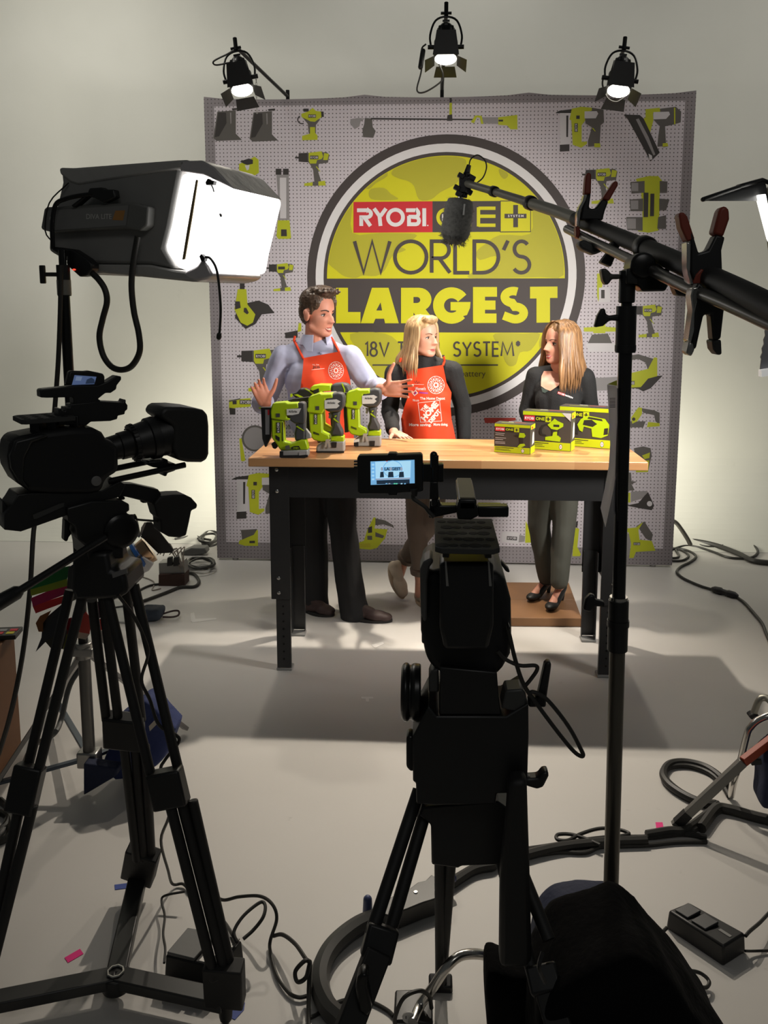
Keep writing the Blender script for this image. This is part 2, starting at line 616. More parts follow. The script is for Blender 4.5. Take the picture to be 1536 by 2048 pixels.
def disc(cx, cy, rx, ry=None, n=40):
    return [(cx + rx * math.cos(2 * math.pi * i / n), cy + (ry or rx) * math.sin(2 * math.pi * i / n)) for i in range(n)]

# --- emblem
b = MB()
EX, EY = 890, 557
def circ_pts(r, n=96):
    c = W(EX, EY, YB)
    return [(c.x + r * math.cos(2 * math.pi * i / n), c.z + r * math.sin(2 * math.pi * i / n)) for i in range(n)]
RO = (W(1168, EY, YB) - W(612, EY, YB)).length / 2
def wpoly(mb, pts, mi, layer):
    mb.poly([V((x, YB - 0.0006 * layer, z)) for x, z in pts], mi)
wpoly(b, circ_pts(RO), ID, 1)
wpoly(b, circ_pts(RO * .938), IW, 2)
wpoly(b, circ_pts(RO * .880), ID, 3)
# the globe above and below the band
cw = W(EX, EY, YB)
def chord(r, zlo, zhi, n=60):
    out = []
    for i in range(n + 1):
        a = math.asin(max(-1, min(1, zlo / r))) + (math.asin(max(-1, min(1, zhi / r))) - math.asin(max(-1, min(1, zlo / r)))) * i / n
        out.append((cw.x + r * math.cos(a), cw.z + r * math.sin(a)))
    return out + [(2 * cw.x - x, z) for x, z in reversed(out)]
RG = RO * .855
z557 = W(890, 557, YB).z - cw.z
z665 = W(890, 665, YB).z - cw.z
wpoly(b, chord(RG, z557, RG * .9999), IY, 4)
wpoly(b, chord(RG, -RG * .9999, z665), IY, 4)
# land masses on the globe
_ld = [0]
def land(pts, k=3):
    _ld[0] += 1
    q = spl([(x, y, 0) for x, y in pts], k, True)
    r = []
    for p in q:
        wv = W(p.x, p.y, YB)
        d = V((wv.x - cw.x, wv.z - cw.z))
        if d.length > RG * .995:
            d = d.normalized() * RG * .995
        r.append((cw.x + d.x, cw.z + d.y))
    b.poly([V((x, YB - 0.0030 - 0.00002 * _ld[0], z)) for x, z in r], IO)
land([(786, 340), (800, 330), (836, 318), (880, 312), (925, 316), (932, 330), (918, 360), (905, 372), (880, 385), (862, 399), (838, 399), (828, 372), (815, 362), (800, 358), (784, 350)])
land([(722, 372), (745, 352), (768, 340), (775, 352), (752, 366), (738, 378)])
land([(742, 378), (768, 376), (782, 388), (796, 399), (750, 400), (738, 392)])
land([(664, 470), (680, 440), (700, 416), (705, 408), (705, 466), (760, 466), (830, 468), (824, 480), (800, 492), (812, 500), (785, 512), (770, 540), (752, 552), (725, 551), (712, 556), (690, 553), (672, 540), (652, 518)])
land([(1000, 470), (1060, 468), (1065, 420), (1070, 400), (1110, 440), (1122, 480), (1127, 550), (1080, 554), (1000, 556), (938, 556), (945, 545), (970, 540), (1000, 528), (990, 512), (960, 520), (952, 505), (968, 490)])
land([(998, 338), (1012, 342), (1016, 352), (1008, 358), (1000, 350)])
land([(990, 667), (1050, 667), (1080, 668), (1062, 700), (1040, 705), (1032, 728), (1018, 732), (1008, 718), (1004, 700), (992, 684)])
land([(700, 668), (770, 667), (800, 690), (812, 720), (790, 760), (760, 780), (740, 740), (722, 708)])
land([(1086, 668), (1100, 668), (1094, 690), (1082, 700), (1078, 684)])
b.build('printed_emblem', INK, bd, smooth=False)

# --- lettering
b = MB()
T = ink_fn(7)
ink(b, [(707, 465.5), (865, 464.5), (865, 402.5), (707, 404)], IR, 6)
ink(b, [(865, 464.5), (1001, 463.5), (1001, 402), (865, 402.5)], ID, 6)
ink(b, [(1000, 464.8), (1062, 464.3), (1062, 401), (1000, 401.2)], ID, 6)
ink(b, [(1001.5, 463), (1060.5, 462.6), (1060.5, 402.6), (1001.5, 402.8)], IY, 7)
class _T:
    def __call__(s, x, y):
        return W(x, y, YB - 0.0048 - s.q)
    q = 0
    def step(s):
        s.q += 0.00001
T8 = _T()
# the red word mark: wide geometric capitals
WT = 7.6
for st in ([(714, 420.5), (734, 420.5)] + arc(734, 427.5, 8, 7, -90, 90, 8) + [(725, 434.5), (722.5, 434.5), (722.5, 452)], [(729, 435), (741, 452)],
           [(748, 417), (759, 432), (761, 452)], [(772, 417), (761, 432)],
           arc(791, 434.5, 15, 15, 0, 360, 30),
           [(812, 420.5), (832, 420.5)] + arc(832, 427, 5, 6.5, -90, 90, 6) + [(817, 433.5)], [(824, 434)] + arc(832, 441.5, 6, 7, -90, 90, 6) + [(818, 448.5), (818, 432)],
           [(848.5, 416.5), (848.5, 452.5)]):
    vs, fs = ribbon(st, WT); T8.step()
    b.add([T8(p.x, p.y) for p in vs], fs, IW)
b.poly([T8(*p) for p in disc(855.5, 451, 1.4, n=10)], IW)
# ONE
for st in (arc(891, 435, 15, 15.5, 0, 360, 30), [(914, 453), (914, 417)], [(914, 420), (939, 450)], [(939, 453), (939, 417)],
           [(957, 453), (957, 414.5)], [(957, 416.5), (991, 416.5)], [(957, 432.5), (991, 432.5)], [(957, 450.5), (991, 450.5)]):
    vs, fs = ribbon(st, 6.8); T8.step()
    b.add([T8(p.x, p.y) for p in vs], fs, IY)
put_text(b, '18', T8, 884, 442, 898, 428, IW, 0.02)
# plus sign with the small word
ink(b, [(1026.5, 454.5), (1036, 454.5), (1036, 410), (1026.5, 410)], ID, 8)
ink(b, [(1009, 436.5), (1053, 436.5), (1053, 427.5), (1009, 427.5)], ID, 8)
put_text(b, 'SYSTEM', ink_fn(9), 1016, 434.2, 1047, 429.6, IW, 0.02, 1.4)
put_text(b, 'TM', ink_fn(9), 1040, 411, 1047, 408.3, ID)
stroke_text(b, "WORLD'S", T8, 709, 1059, 545.5, 482.5, 7.4, ID, gap=0.16)
# heavy word: solid letters
def solid(pts, mi=IY, layer=8):
    ink(b, pts, mi, layer)
yt, yb_ = 575.5, 646.5
solid([(672, yt), (696, yt), (696, 624), (721, 624), (721, yb_), (672, yb_)])
solid([(744, yt), (777, yt), (768, 592), (753, 620), (751, 637), (747, yb_), (721.5, yb_)])
solid([(759.5, 596), (777, yt), (797.5, yb_), (770, yb_), (768, 637), (764, 620)])
solid([(744, yt), (777, yt), (759.5, 598)])
solid([(752, 621), (767, 621), (769, 637.5), (750, 637.5)])
# R
solid([(802, yt), (827, yt), (827, yb_), (802, yb_)])
solid([(826, yt), (836, yt)] + arc(838, 599, 25, 23.5, -90, 90, 12) + [(826, 622), (826, 606), (836, 606)] + arc(834, 600, 6.5, 6, 90, -90, 8) + [(826, 594)])
solid([(826, 617), (846, 612), (873, yb_), (843, yb_), (826, 624)])
# G
T8.step(); vs, fs = ribbon(arc(903, 611, 26, 25.5, -35, -318, 30), 22)
b.add([T8(p.x, p.y) for p in vs], fs, IY)
solid([(901, 604), (941, 604), (940, 616), (934, 630), (920, 634), (912, 621), (901, 621)])
# E
solid([(946, 574), (994, 574), (994, 593.5), (970, 593.5), (970, 601), (991, 601), (991, 619.5), (970, 619.5), (970, 627), (993, 627), (993, 646), (946, 646)])
# S
T8.step(); vs, fs = ribbon(arc(1026.5, 594, 17, 12, -62, -262, 16) + arc(1031, 626, 16.5, 12.5, -95, 120, 16) + [(1007, 631)], 17)
b.add([T8(p.x, p.y) for p in vs], fs, IY)
# T
solid([(1060, 573.5), (1115, 573), (1115, 596), (1100, 596), (1100, 645), (1073, 645.5), (1073, 597), (1060, 597)])
stroke_text(b, '18V TOOL SYSTEM*', T8, 731, 1040, 712, 684.5, 3.8, ID, gap=0.2)
ink(b, [(745, 731.5), (996, 731.5), (996, 728.6), (745, 728.6)], ID, 8)
put_text(b, 'battery', T8, 922, 757, 971, 741, ID, -0.005)
b.build('printed_lettering', INK, bd, smooth=False)

# --- tools printed on the pegboard
b = MB()
def crop(ox, oy, k, pts):
    return [(ox + x / k, oy + y / k) for x, y in pts]
def art(ox, oy, k, items, layer=1):
    global b
    if b.v:
        b.build('printed_tool', INK, bd, smooth=False)
        b = MB()
    for i, (mi, pts) in enumerate(items):
        ink(b, crop(ox, oy, k, pts), mi, layer + i * 0.25)
def word(ox, oy, k, s, x0, y0, x1, y1, mi=IP, rot=False):
    q = ink_fn(6)
    if rot:
        put_text(b, s, lambda u, v: q(ox + v / k, oy + u / k), y0, x0, y1, x1, mi, 0.02)
    else:
        put_text(b, s, lambda u, v: q(ox + u / k, oy + v / k), x0, y0, x1, y1, mi, 0.02)
A3 = (410, 190, 5.689)
for dx in (0, 412):
    art(*A3, [(IK, [(x + dx, y + dx * .02) for x, y in [(140, 190), (350, 175), (350, 440), (420, 510), (130, 522), (95, 490)]]),
              (IB, [(x + dx, y + dx * .02) for x, y in [(150, 200), (240, 200), (245, 320), (160, 470), (110, 480)]]),
              (IG, [(x + dx, y + dx * .02) for x, y in [(285, 200), (298, 200), (300, 320), (290, 330)]]),
              (IB, [(x + dx, y + dx * .02) for x, y in [(305, 152), (385, 146), (385, 166), (310, 172)]])])
# inflator gun
art(*A3, [(IB, [(1120, 155), (1180, 155), (1180, 190), (1120, 190)]), (IB, [(1310, 185), (1350, 190), (1352, 250), (1310, 250)]),
          (IK, [(1110, 255), (1150, 260), (1235, 300), (1310, 270), (1300, 290), (1262, 340), (1262, 440), (1180, 440), (1170, 330)]),
          (IL, [(1095, 215), (1180, 185), (1225, 145), (1260, 180), (1320, 190), (1325, 250), (1250, 305), (1200, 300), (1100, 250)]),
          (IL, [(1195, 365), (1252, 365), (1252, 430), (1280, 460), (1280, 510), (1105, 515), (1105, 465), (1195, 440)]),
          (IB, [(1175, 222), (1262, 222), (1262, 258), (1175, 258)])])
word(*A3, 'RYOBI', 1182, 252, 1256, 228)
f_ = ink_fn(2)
vs, fs = ribbon(arc(1105, 280, 50, 46, -120, -290, 14), 12)
b.add([f_(410 + p.x / 5.689, 190 + p.y / 5.689) for p in vs], fs, IB)
# generic pistol drill
def drill(ox, oy, k, chuck=True, name='RYOBI'):
    art(ox, oy, k, [(IB, [(0, 62), (40, 62), (40, 22), (150, 18), (150, 125), (40, 118), (40, 82), (0, 82)]),
                    (IK, [(140, 20), (360, 10), (390, 40), (375, 130), (270, 145), (262, 230), (300, 350), (220, 360), (205, 210), (170, 150), (145, 120)]),
                    (IL, [(155, 18), (300, 0), (320, 60), (300, 90), (250, 100), (240, 140), (170, 140), (155, 110)]),
                    (IL, [(330, 20), (385, 30), (370, 100), (320, 100)]),
                    (IL, [(105, 365), (340, 335), (350, 390), (105, 395)]),
                    (IK, [(200, 345), (265, 345), (265, 392), (200, 392)]),
                    (IL, [(235, 175), (245, 170), (290, 230), (282, 232)]),
                    (IB, [(170, 50), (265, 50), (265, 90), (170, 90)])])
    if name:
        word(ox, oy, k, name, 176, 83, 259, 58)
drill(410 + 1025 / 5.689, 190 + 640 / 5.689, 5.689)
drill(1164, 336, 5.5)
drill(1260, 609, 6.0)
drill(532, 526, 7.0, name=None)
drill(474, 697, 4.6)
# trimmer on the left
A1 = (400, 160, 3.072)
art(*A1, [(IB, [(250, 680), (274, 680), (274, 1290), (244, 1290)]), (IP, [(244, 905), (282, 905), (280, 1010), (244, 1010)]),
          (IL, [(240, 515), (285, 500), (335, 470), (360, 490), (362, 570), (330, 590), (290, 630), (278, 685), (240, 685)]),
          (IB, [(245, 500), (300, 482), (325, 490), (325, 515), (290, 522), (270, 515)]), (IP, [(275, 525), (305, 522), (300, 550), (288, 556)]),
          (IL, [(215, 690), (250, 675), (258, 700), (245, 770), (210, 750)]),
          (IB, [(225, 1420), (290, 1370), (360, 1355), (420, 1380), (458, 1432), (380, 1440), (340, 1500), (280, 1530), (215, 1460)]),
          (IL, [(232, 1285), (285, 1285), (292, 1380), (340, 1440), (325, 1490), (290, 1510), (250, 1490), (212, 1410)]),
          (IB, [(216, 1360), (245, 1360), (250, 1400), (216, 1410)]), (IB, [(270, 1400), (285, 1400), (300, 1430), (290, 1440), (268, 1425)])])
# work light
art(*A1, [(IB, [(465, 545), (500, 545), (500, 582), (465, 582)]), (IB, [(510, 545), (545, 545), (545, 582), (510, 582)]),
          (IG, [(470, 582), (545, 582), (548, 700), (550, 860), (480, 860), (478, 700)]), (IP, [(490, 600), (530, 600), (530, 850), (492, 850)]),
          (IL, [(478, 862), (550, 862), (560, 970), (550, 976), (480, 976), (470, 960)]), (IB, [(498, 918), (532, 918), (534, 960), (498, 960)])])
# pole saw along the top
A6 = (690, 190, 4.151)
art(*A6, [(IG, [(45, 200), (110, 190), (165, 195), (130, 220), (120, 260), (80, 285), (42, 235)]), (IK, [(165, 190), (225, 195), (230, 265), (255, 300), (235, 355), (150, 350), (145, 290), (160, 240)]),
          (IB, [(215, 190), (1060, 198), (1060, 210), (215, 204)]), (IL, [(868, 65), (888, 65), (888, 165), (866, 165)]), (IB, [(868, 25), (886, 25), (886, 62), (868, 62)]), (IB, [(850, 168), (890, 160), (892, 215), (846, 215)]),
          (IG, [(1130, 185), (1275, 185), (1275, 240), (1130, 235)]), (IL, [(1045, 225), (1080, 170), (1135, 172), (1150, 240), (1130, 240), (1120, 190), (1095, 185), (1070, 235)]),
          (IL, [(1272, 185), (1430, 165), (1432, 285), (1375, 285), (1345, 252), (1272, 248)]), (IB, [(1275, 205), (1312, 205), (1312, 220), (1275, 220)])])
# nailers, upper right
A4 = (1090, 190, 5.12)
def nailer_art(ox, oy, k):
    art(ox, oy, k, [(IB, [(110, 180), (150, 160), (275, 145), (280, 185), (115, 188)]), (IP, [(155, 185), (270, 185), (262, 500), (155, 510)]), (IB, [(218, 210), (240, 210), (236, 430), (218, 430)]),
                    (IB, [(152, 510), (250, 505), (250, 575), (152, 580)]),
                    (IK, [(400, 160), (480, 130), (600, 150), (605, 280), (570, 310), (560, 520), (440, 530), (440, 470), (480, 330), (415, 290)]),
                    (IL, [(275, 140), (370, 120), (480, 130), (480, 160), (405, 180), (412, 260), (375, 310), (375, 480), (430, 475), (430, 500), (370, 540), (285, 510), (270, 260), (250, 250)]),
                    (IP, [(405, 168), (530, 165), (545, 190), (520, 238), (405, 240)]), (IB, [(320, 210), (355, 210), (355, 245), (320, 245)]), (IB, [(302, 290), (336, 290), (336, 378), (302, 378)]),
                    (IL, [(505, 495), (565, 495), (568, 535), (505, 535)]), (IL, [(480, 340), (492, 335), (520, 372), (510, 372)])])
    word(ox, oy, k, 'RYOBI', 330, 296, 308, 372, rot=True)
nailer_art(*A4)
art(*A4, [(IK, [(1110, 250), (1180, 140), (1340, 120), (1395, 170), (1390, 280), (1300, 305), (1230, 320), (1240, 520), (1150, 530), (1160, 420), (1175, 320)]),
          (IL, [(1030, 145), (1175, 130), (1180, 170), (1105, 190), (1110, 260), (1075, 390), (1020, 330), (1000, 250), (1030, 230)]),
          (IP, [(1110, 175), (1270, 170), (1280, 200), (1240, 245), (1110, 250)]), (IB, [(805, 200), (970, 205), (1010, 240), (1175, 590), (1080, 680), (1040, 600), (850, 250)]),
          (IG, [(930, 250), (960, 240), (1060, 430), (1130, 610), (1110, 620), (1040, 470)]), (IP, [(1060, 600), (1095, 620), (1100, 660), (1070, 665)]), (IL, [(1320, 130), (1335, 130), (1335, 300), (1322, 300)]), (IL, [(1205, 495), (1255, 490), (1262, 525), (1205, 530)])])
# charger with six packs
art(*A4, [(IL, [(930, 860), (1060, 830), (1160, 830), (1200, 880), (1175, 980), (1170, 1260), (1160, 1390), (1060, 1410), (950, 1395), (1000, 1260), (985, 1000)])] +
    [(mi, [(x, y) for x, y in pts]) for mi, pts in ((IK, [(875, 890), (1020, 880), (1020, 1000), (885, 1010)]), (IK, [(865, 1070), (1005, 1060), (1005, 1190), (875, 1190)]), (IK, [(832, 1250), (1000, 1250), (1000, 1390), (840, 1380)]),
     (IK, [(1175, 880), (1255, 885), (1250, 1000), (1175, 1000)]), (IK, [(1170, 1060), (1275, 1070), (1240, 1180), (1170, 1180)]), (IK, [(1160, 1250), (1240, 1230), (1240, 1370), (1150, 1370)]),
     (IG, [(885, 900), (955, 900), (955, 985), (885, 985)]), (IG, [(875, 1080), (955, 1080), (955, 1170), (880, 1170)]), (IG, [(840, 1265), (930, 1265), (930, 1370), (840, 1370)]),
     (IB, [(1010, 1000), (1060, 1000), (1055, 1250), (1010, 1250)]), (IB, [(1080, 1010), (1120, 1010), (1115, 1240), (1075, 1240)]))])
# right column
A5 = (1140, 640, 4.096)
art(*A5, [(IP, [(130, 190), (370, 190), (400, 225), (370, 262), (150, 262)]), (IK, [(145, 190), (180, 120), (310, 110), (345, 190)]), (IL, [(112, 62), (240, 55), (240, 35), (290, 30), (290, 55), (380, 62), (380, 95), (290, 95), (290, 108), (190, 108), (190, 95), (115, 95)])])
art(*A5, [(IG, [(195, 475), (400, 465), (400, 575), (195, 580)]), (IK, [(480, 290), (560, 280), (690, 320), (690, 420), (640, 420), (620, 350), (560, 320), (490, 330)]), (IB, [(480, 470), (760, 455), (660, 560), (600, 585), (550, 560), (480, 560)]),
          (IL, [(480, 440), (640, 400), (690, 305), (715, 310), (715, 460), (640, 480), (580, 550), (480, 555)]), (IB, [(480, 500), (530, 500), (530, 530), (480, 530)])])
word(*A5, 'RYOBI', 462, 528, 526, 504)
art(*A5, [(IK, [(490, 830), (620, 830), (600, 880), (490, 880)]), (IK, [(575, 720), (690, 740), (735, 760), (735, 860), (700, 830), (690, 780), (600, 760)]), (IL, [(500, 800), (560, 715), (590, 720), (590, 770), (550, 830), (510, 850)]), (IL, [(640, 835), (735, 845), (735, 870), (630, 878)]), (IB, disc(522, 812, 14, n=12))])
art(*A5, [(IK, [(525, 1050), (600, 1035), (660, 1050), (670, 1110), (640, 1240), (540, 1240)]), (IL, [(590, 1110), (655, 1085), (650, 1130), (610, 1140)]), (IL, [(535, 1150), (650, 1150), (640, 1245), (540, 1248)])])
art(*A5, [(IK, [(460, 1250), (500, 1250), (505, 1320), (550, 1325), (505, 1345), (530, 1395), (460, 1400)]), (IG, [(500, 1405), (630, 1400), (650, 1430), (600, 1460), (500, 1490)]), (IB, [(460, 1520), (560, 1500), (610, 1440), (640, 1410), (690, 1520), (670, 1558), (620, 1550), (560, 1540)]), (IP, disc(652, 1505, 22, n=16)), (IL, [(455, 1415), (495, 1415), (495, 1495), (455, 1495)])])
art(*A5, [(IG, [(450, 1735), (500, 1760), (490, 1930), (445, 1930)]), (IK, [(540, 1690), (610, 1650), (680, 1760), (665, 1810), (620, 1790), (560, 1700)]), (IL, [(445, 1710), (540, 1700), (600, 1655), (560, 1720), (570, 1800), (670, 1810), (700, 1890), (540, 1900), (520, 1950), (485, 1950), (500, 1830), (480, 1740), (445, 1735)]), (IB, [(520, 1822), (575, 1822), (575, 1845), (520, 1845)])])
word(*A5, 'RYOBI', 524, 1843, 571, 1826)
art(*A5, [(IL, [(35, 1700), (75, 1710), (60, 1860), (90, 1920), (80, 1935), (20, 1935)]), (IB, [(40, 1650), (66, 1650), (60, 1700), (40, 1700)])])
art(1100, 320, 3.523, [(IL, [(332, 800), (360, 800), (370, 880), (340, 1000), (332, 960)]), (IP, [(345, 900), (420, 895), (425, 1000), (345, 1005)]), (IB, [(360, 915), (385, 915), (385, 975), (360, 975)])])
# left column
A7 = (400, 640, 4.096)
art(*A7, [(IL, [(238, 655), (415, 640), (415, 710), (300, 718), (238, 735)]), (IB, [(265, 660), (300, 660), (300, 690), (268, 692)]), (IB, [(240, 718), (290, 725), (290, 775), (245, 775)]), (IB, [(325, 655), (415, 655), (415, 690), (325, 690)]), (IK, [(235, 660), (330, 640), (330, 650), (238, 672)])])
word(*A7, 'RYOBI', 332, 686, 410, 660)
art(*A7, [(IK, disc(450, 970, 108, 108, 30)), (IG, disc(450, 970, 92, 92, 30)), (IK, disc(452, 968, 60, 60, 24)), (IB, disc(455, 968, 26, 20, 16)), (IL, [(322, 970), (340, 970), (372, 1150), (350, 1160), (335, 1150)])])
nailer_art(400 + 265 / 4.096 - 22, 640 + 1265 / 4.096 - 27, 5.0)
art(*A7, [(IL, [(320, 1810), (360, 1790), (460, 1720), (475, 1720), (475, 1850), (370, 1850), (318, 1835)]), (IK, [(335, 1720), (470, 1712), (440, 1760), (390, 1780), (345, 1800)]), (IB, [(405, 1810), (450, 1808), (450, 1828), (405, 1828)])])
art(*A7, [(IB, [(695, 105), (800, 85), (800, 145), (700, 150)]), (IL, [(808, 25), (830, 25), (830, 90), (800, 100)])])
art(500, 930, 3.072, [(IL, [(650, 485), (700, 465), (720, 400), (760, 320), (775, 325), (765, 390), (845, 395), (830, 450), (780, 510), (740, 520), (650, 512)]), (IK, [(770, 328), (830, 340), (880, 370), (885, 388), (870, 380), (820, 365), (770, 370)]), (IB, [(725, 385), (750, 375), (750, 415), (725, 418)]), (IK, [(720, 435), (750, 435), (750, 460), (722, 460)]), (IK, [(770, 412), (825, 435), (815, 450), (770, 440)]), (IO, [(655, 485), (740, 480), (740, 505), (655, 507)])])
art(500, 930, 3.072, [(IK, [(432, 378), (445, 375), (462, 380), (460, 410), (435, 412)])])
art(960, 930, 4.042, [(IP, [(180, 545), (215, 535), (320, 550), (310, 640), (175, 620)]), (IG, [(318, 565), (365, 575), (360, 620), (312, 625)]), (IL, [(370, 450), (400, 520), (410, 600), (440, 625), (365, 630)]), (IB, [(218, 575), (300, 580), (298, 610), (216, 605)])])
word(960, 930, 4.042, 'RYOBI', 224, 602, 292, 582)
art(940, 600, 3.84, [(IRD, [(107, 905), (350, 905), (350, 925), (180, 945), (115, 945)])])
art(680, 880, 3.84, [(IL, [(1060, 482), (1230, 482), (1230, 498), (1060, 498)])])
b.build('printed_tool', INK, bd, smooth=False)
# ------------------------------------------------------------------ workbench
TF = 3.87                                  # front edge of the bench top
TLF = W(496, 919, TF); TRF = W(1297, 922, TF)
ZT = (TLF.z + TRF.z) / 2
TX0, TX1 = TLF.x, TRF.x
TB = TF + 0.61

def butcher_mat():
    m = bpy.data.materials.new('butcher_block')
    m.use_nodes = True
    nt = m.node_tree; N, L = nt.nodes, nt.links
    b = N['Principled BSDF']; b.inputs['Roughness'].default_value = 0.32
    tc = N.new('ShaderNodeTexCoord'); sx = N.new('ShaderNodeSeparateXYZ'); L.new(tc.outputs['Object'], sx.inputs[0])
    def ma(op, a, c=None):
        n = N.new('ShaderNodeMath'); n.operation = op
        for i, q in enumerate((a, c)):
            if q is None: continue
            if isinstance(q, (int, float)): n.inputs[i].default_value = q
            else: L.new(q, n.inputs[i])
        return n.outputs[0]
    row = ma('FLOOR', ma('DIVIDE', ma('ADD', sx.outputs['Y'], 10), 0.041))
    w1 = N.new('ShaderNodeTexWhiteNoise'); w1.noise_dimensions = '1D'; L.new(row, w1.inputs['W'])
    seg = ma('FLOOR', ma('DIVIDE', ma('ADD', sx.outputs['X'], ma('MULTIPLY', w1.outputs['Value'], 3)), 0.42))
    cb = N.new('ShaderNodeCombineXYZ'); L.new(row, cb.inputs[0]); L.new(seg, cb.inputs[1])
    w2 = N.new('ShaderNodeTexWhiteNoise'); w2.noise_dimensions = '3D'; L.new(cb.outputs[0], w2.inputs['Vector'])
    mp = N.new('ShaderNodeMapping'); mp.inputs['Scale'].default_value = (2.2, 60, 60); L.new(tc.outputs['Object'], mp.inputs[0])
    nz = N.new('ShaderNodeTexNoise'); nz.inputs['Scale'].default_value = 1.0; nz.inputs['Detail'].default_value = 6; L.new(mp.outputs[0], nz.inputs['Vector'])
    r = N.new('ShaderNodeValToRGB')
    e = r.color_ramp.elements
    e[0].position = 0.0; e[0].color = srgb(170, 116, 74) + (1,)
    e[1].position = 1.0; e[1].color = srgb(214, 166, 116) + (1,)
    f = ma('ADD', ma('MULTIPLY', w2.outputs['Value'], 0.6), ma('MULTIPLY', nz.outputs['Fac'], 0.45))
    L.new(f, r.inputs[0]); L.new(r.outputs[0], b.inputs['Base Color'])
    return m

BENCH_M = M('bench_black_steel', (0.020, 0.020, 0.021), 0.38)
tb = thing('workbench', 'long butcher-block workbench on black steel adjustable legs', 'workbench', ((TX0 + TX1) / 2, TF + 0.3, 0))
b = MB(); b.box(((TX0 + TX1) / 2, (TF + TB) / 2, ZT - 0.02), (TX1 - TX0, TB - TF, 0.04)); b.build('tabletop', butcher_mat(), tb, bevel=0.004)
LX0 = W(541, 1000, TF + 0.06).x
LX1 = LX0 + (TX1 - TX0) - 2 * (LX0 - TX0)
ZA = ZT - 0.04
b = MB()
za0 = ZA - 0.155
for y in (TF + 0.055, TB - 0.06):
    b.box(((LX0 + LX1) / 2, y, (ZA + za0) / 2), (LX1 - LX0, 0.004, ZA - za0))
    b.box(((LX0 + LX1) / 2, y + (0.012 if y < TF + 0.3 else -0.012), za0 + 0.002), (LX1 - LX0, 0.026, 0.004))
for x in (LX0, LX1):
    b.box((x, (TF + TB) / 2, (ZA + za0) / 2), (0.004, TB - TF - 0.115, ZA - za0))
b.build('frame_panel', BENCH_M, tb)
ZU = W(560, 1197, TF + 0.06).z
for x, sx in ((LX0, 1), (LX1, -1)):
    for y, sy in ((TF + 0.052, 1), (TB - 0.057, -1)):
        b = MB()
        b.box((x + sx * 0.045, y, (ZA + ZU) / 2), (0.09, 0.005, ZA - ZU))
        b.box((x - sx * 0.001, y + sy * 0.04, (ZA + ZU) / 2), (0.005, 0.08, ZA - ZU))
        lg = b.build('leg', BENCH_M, tb)
        b = MB()
        zl = ZU + 0.12
        b.box((x + sx * 0.052, y + sy * 0.006, zl / 2 + 0.008), (0.068, 0.005, zl - 0.016))
        b.box((x + sx * 0.020, y + sy * 0.036, zl / 2 + 0.008), (0.005, 0.06, zl - 0.016))
        b.box((x + sx * 0.084, y + sy * 0.016, zl / 2 + 0.008), (0.004, 0.02, zl - 0.016))
        b.build('leg_extension', BENCH_M, lg)
        b = MB(); b.box((x + sx * 0.052, y + sy * 0.034, 0.006), (0.076, 0.066, 0.012)); b.build('leg_glide', M('glide_grey', (0.25, 0.25, 0.24), 0.4), lg, bevel=0.003)
        if sy == 1:
            for k in range(9):
                b = MB(); b.cyl((x + sx * 0.052, y + 0.0040 - 0.0016, 0.06 + k * 0.038), (x + sx * 0.052, y + 0.0030 - 0.0016, 0.06 + k * 0.038), 0.005, n=10); b.build('adjustment_hole', M('hole_dark', (0.002, 0.002, 0.002), 0.9), lg)
            for z in (ZA - 0.022, ZA - 0.125, ZU + 0.105, ZU + 0.032):
                b = MB(); b.lathe((x + sx * 0.034, y - 0.003, z), (0, -1, 0), [(0, 0.0085), (0.003, 0.0085), (0.005, 0.005), (0.0055, 0.0)], 12); b.build('bolt', M('zinc_bolt', (0.6, 0.6, 0.58), 0.25, 1.0), lg)

# ------------------------------------------------------------------ cordless nailers on the bench
def CW(x, y, k=5.908, ox=510, oy=740):
    return (ox + x / k, oy + y / k)
SLV = M('silver_plate', (0.85, 0.83, 0.80), 0.3, 0.15)
TDK = M('tool_dark_grip', (0.055, 0.055, 0.056), 0.55)
TGR = M('tool_grey', (0.33, 0.32, 0.31), 0.45)
TBK = M('tool_black', (0.016, 0.016, 0.017), 0.4)

def nailer(label, Y, parts, marks, dx=0, dy=0, sc=1.0, anchor=(0, 0)):
    def fn(x, y):
        px, py = CW(anchor[0] + (x - anchor[0]) * sc + dx, anchor[1] + (y - anchor[1]) * sc + dy)
        return W(px, py, Y)
    zmin = min(fn(*p).z for q in parts for p in q[2])
    lift = ZT + 0.0005 - zmin
    fz = lambda x, y: fn(x, y) + V((0, 0, lift))
    allp = [fz(*p) for q in parts for p in q[2]]
    cx = sum(p.x for p in allp) / len(allp)
    root = thing('nail_gun', label, 'nail gun', (cx, Y, ZT), 'cordless nail guns on the bench')
    made = {}
    for nm, mat_, pts, th, bev in parts:
        b = MB(); b.slab(pts, fz, th)
        made.setdefault(nm, b.build(nm, mat_, root, bevel=bev))
    for nm, mat_, pts, dpt, host in marks:
        b = MB()
        if isinstance(pts, str):
            continue
        b.slab(pts, fz, 0.002, off=-dpt)
        b.build(nm, mat_, made.get(host, root), bevel=0)
    return root, fz

def side_word(root, fz, s, x0, y0, x1, y1, dpt, host, mat_, rot=True, name='lettering'):
    b = MB()
    if rot:       # reads upwards along the column
        put_text(b, s, lambda u, v: fz(v, u) + V((0, -dpt, 0)), y0, x0, y1, x1, 0, 0.02)
    else:
        put_text(b, s, lambda u, v: fz(u, v) + V((0, -dpt, 0)), x0, y0, x1, y1, 0, 0.02)
    b.build(name, mat_, host, smooth=False)

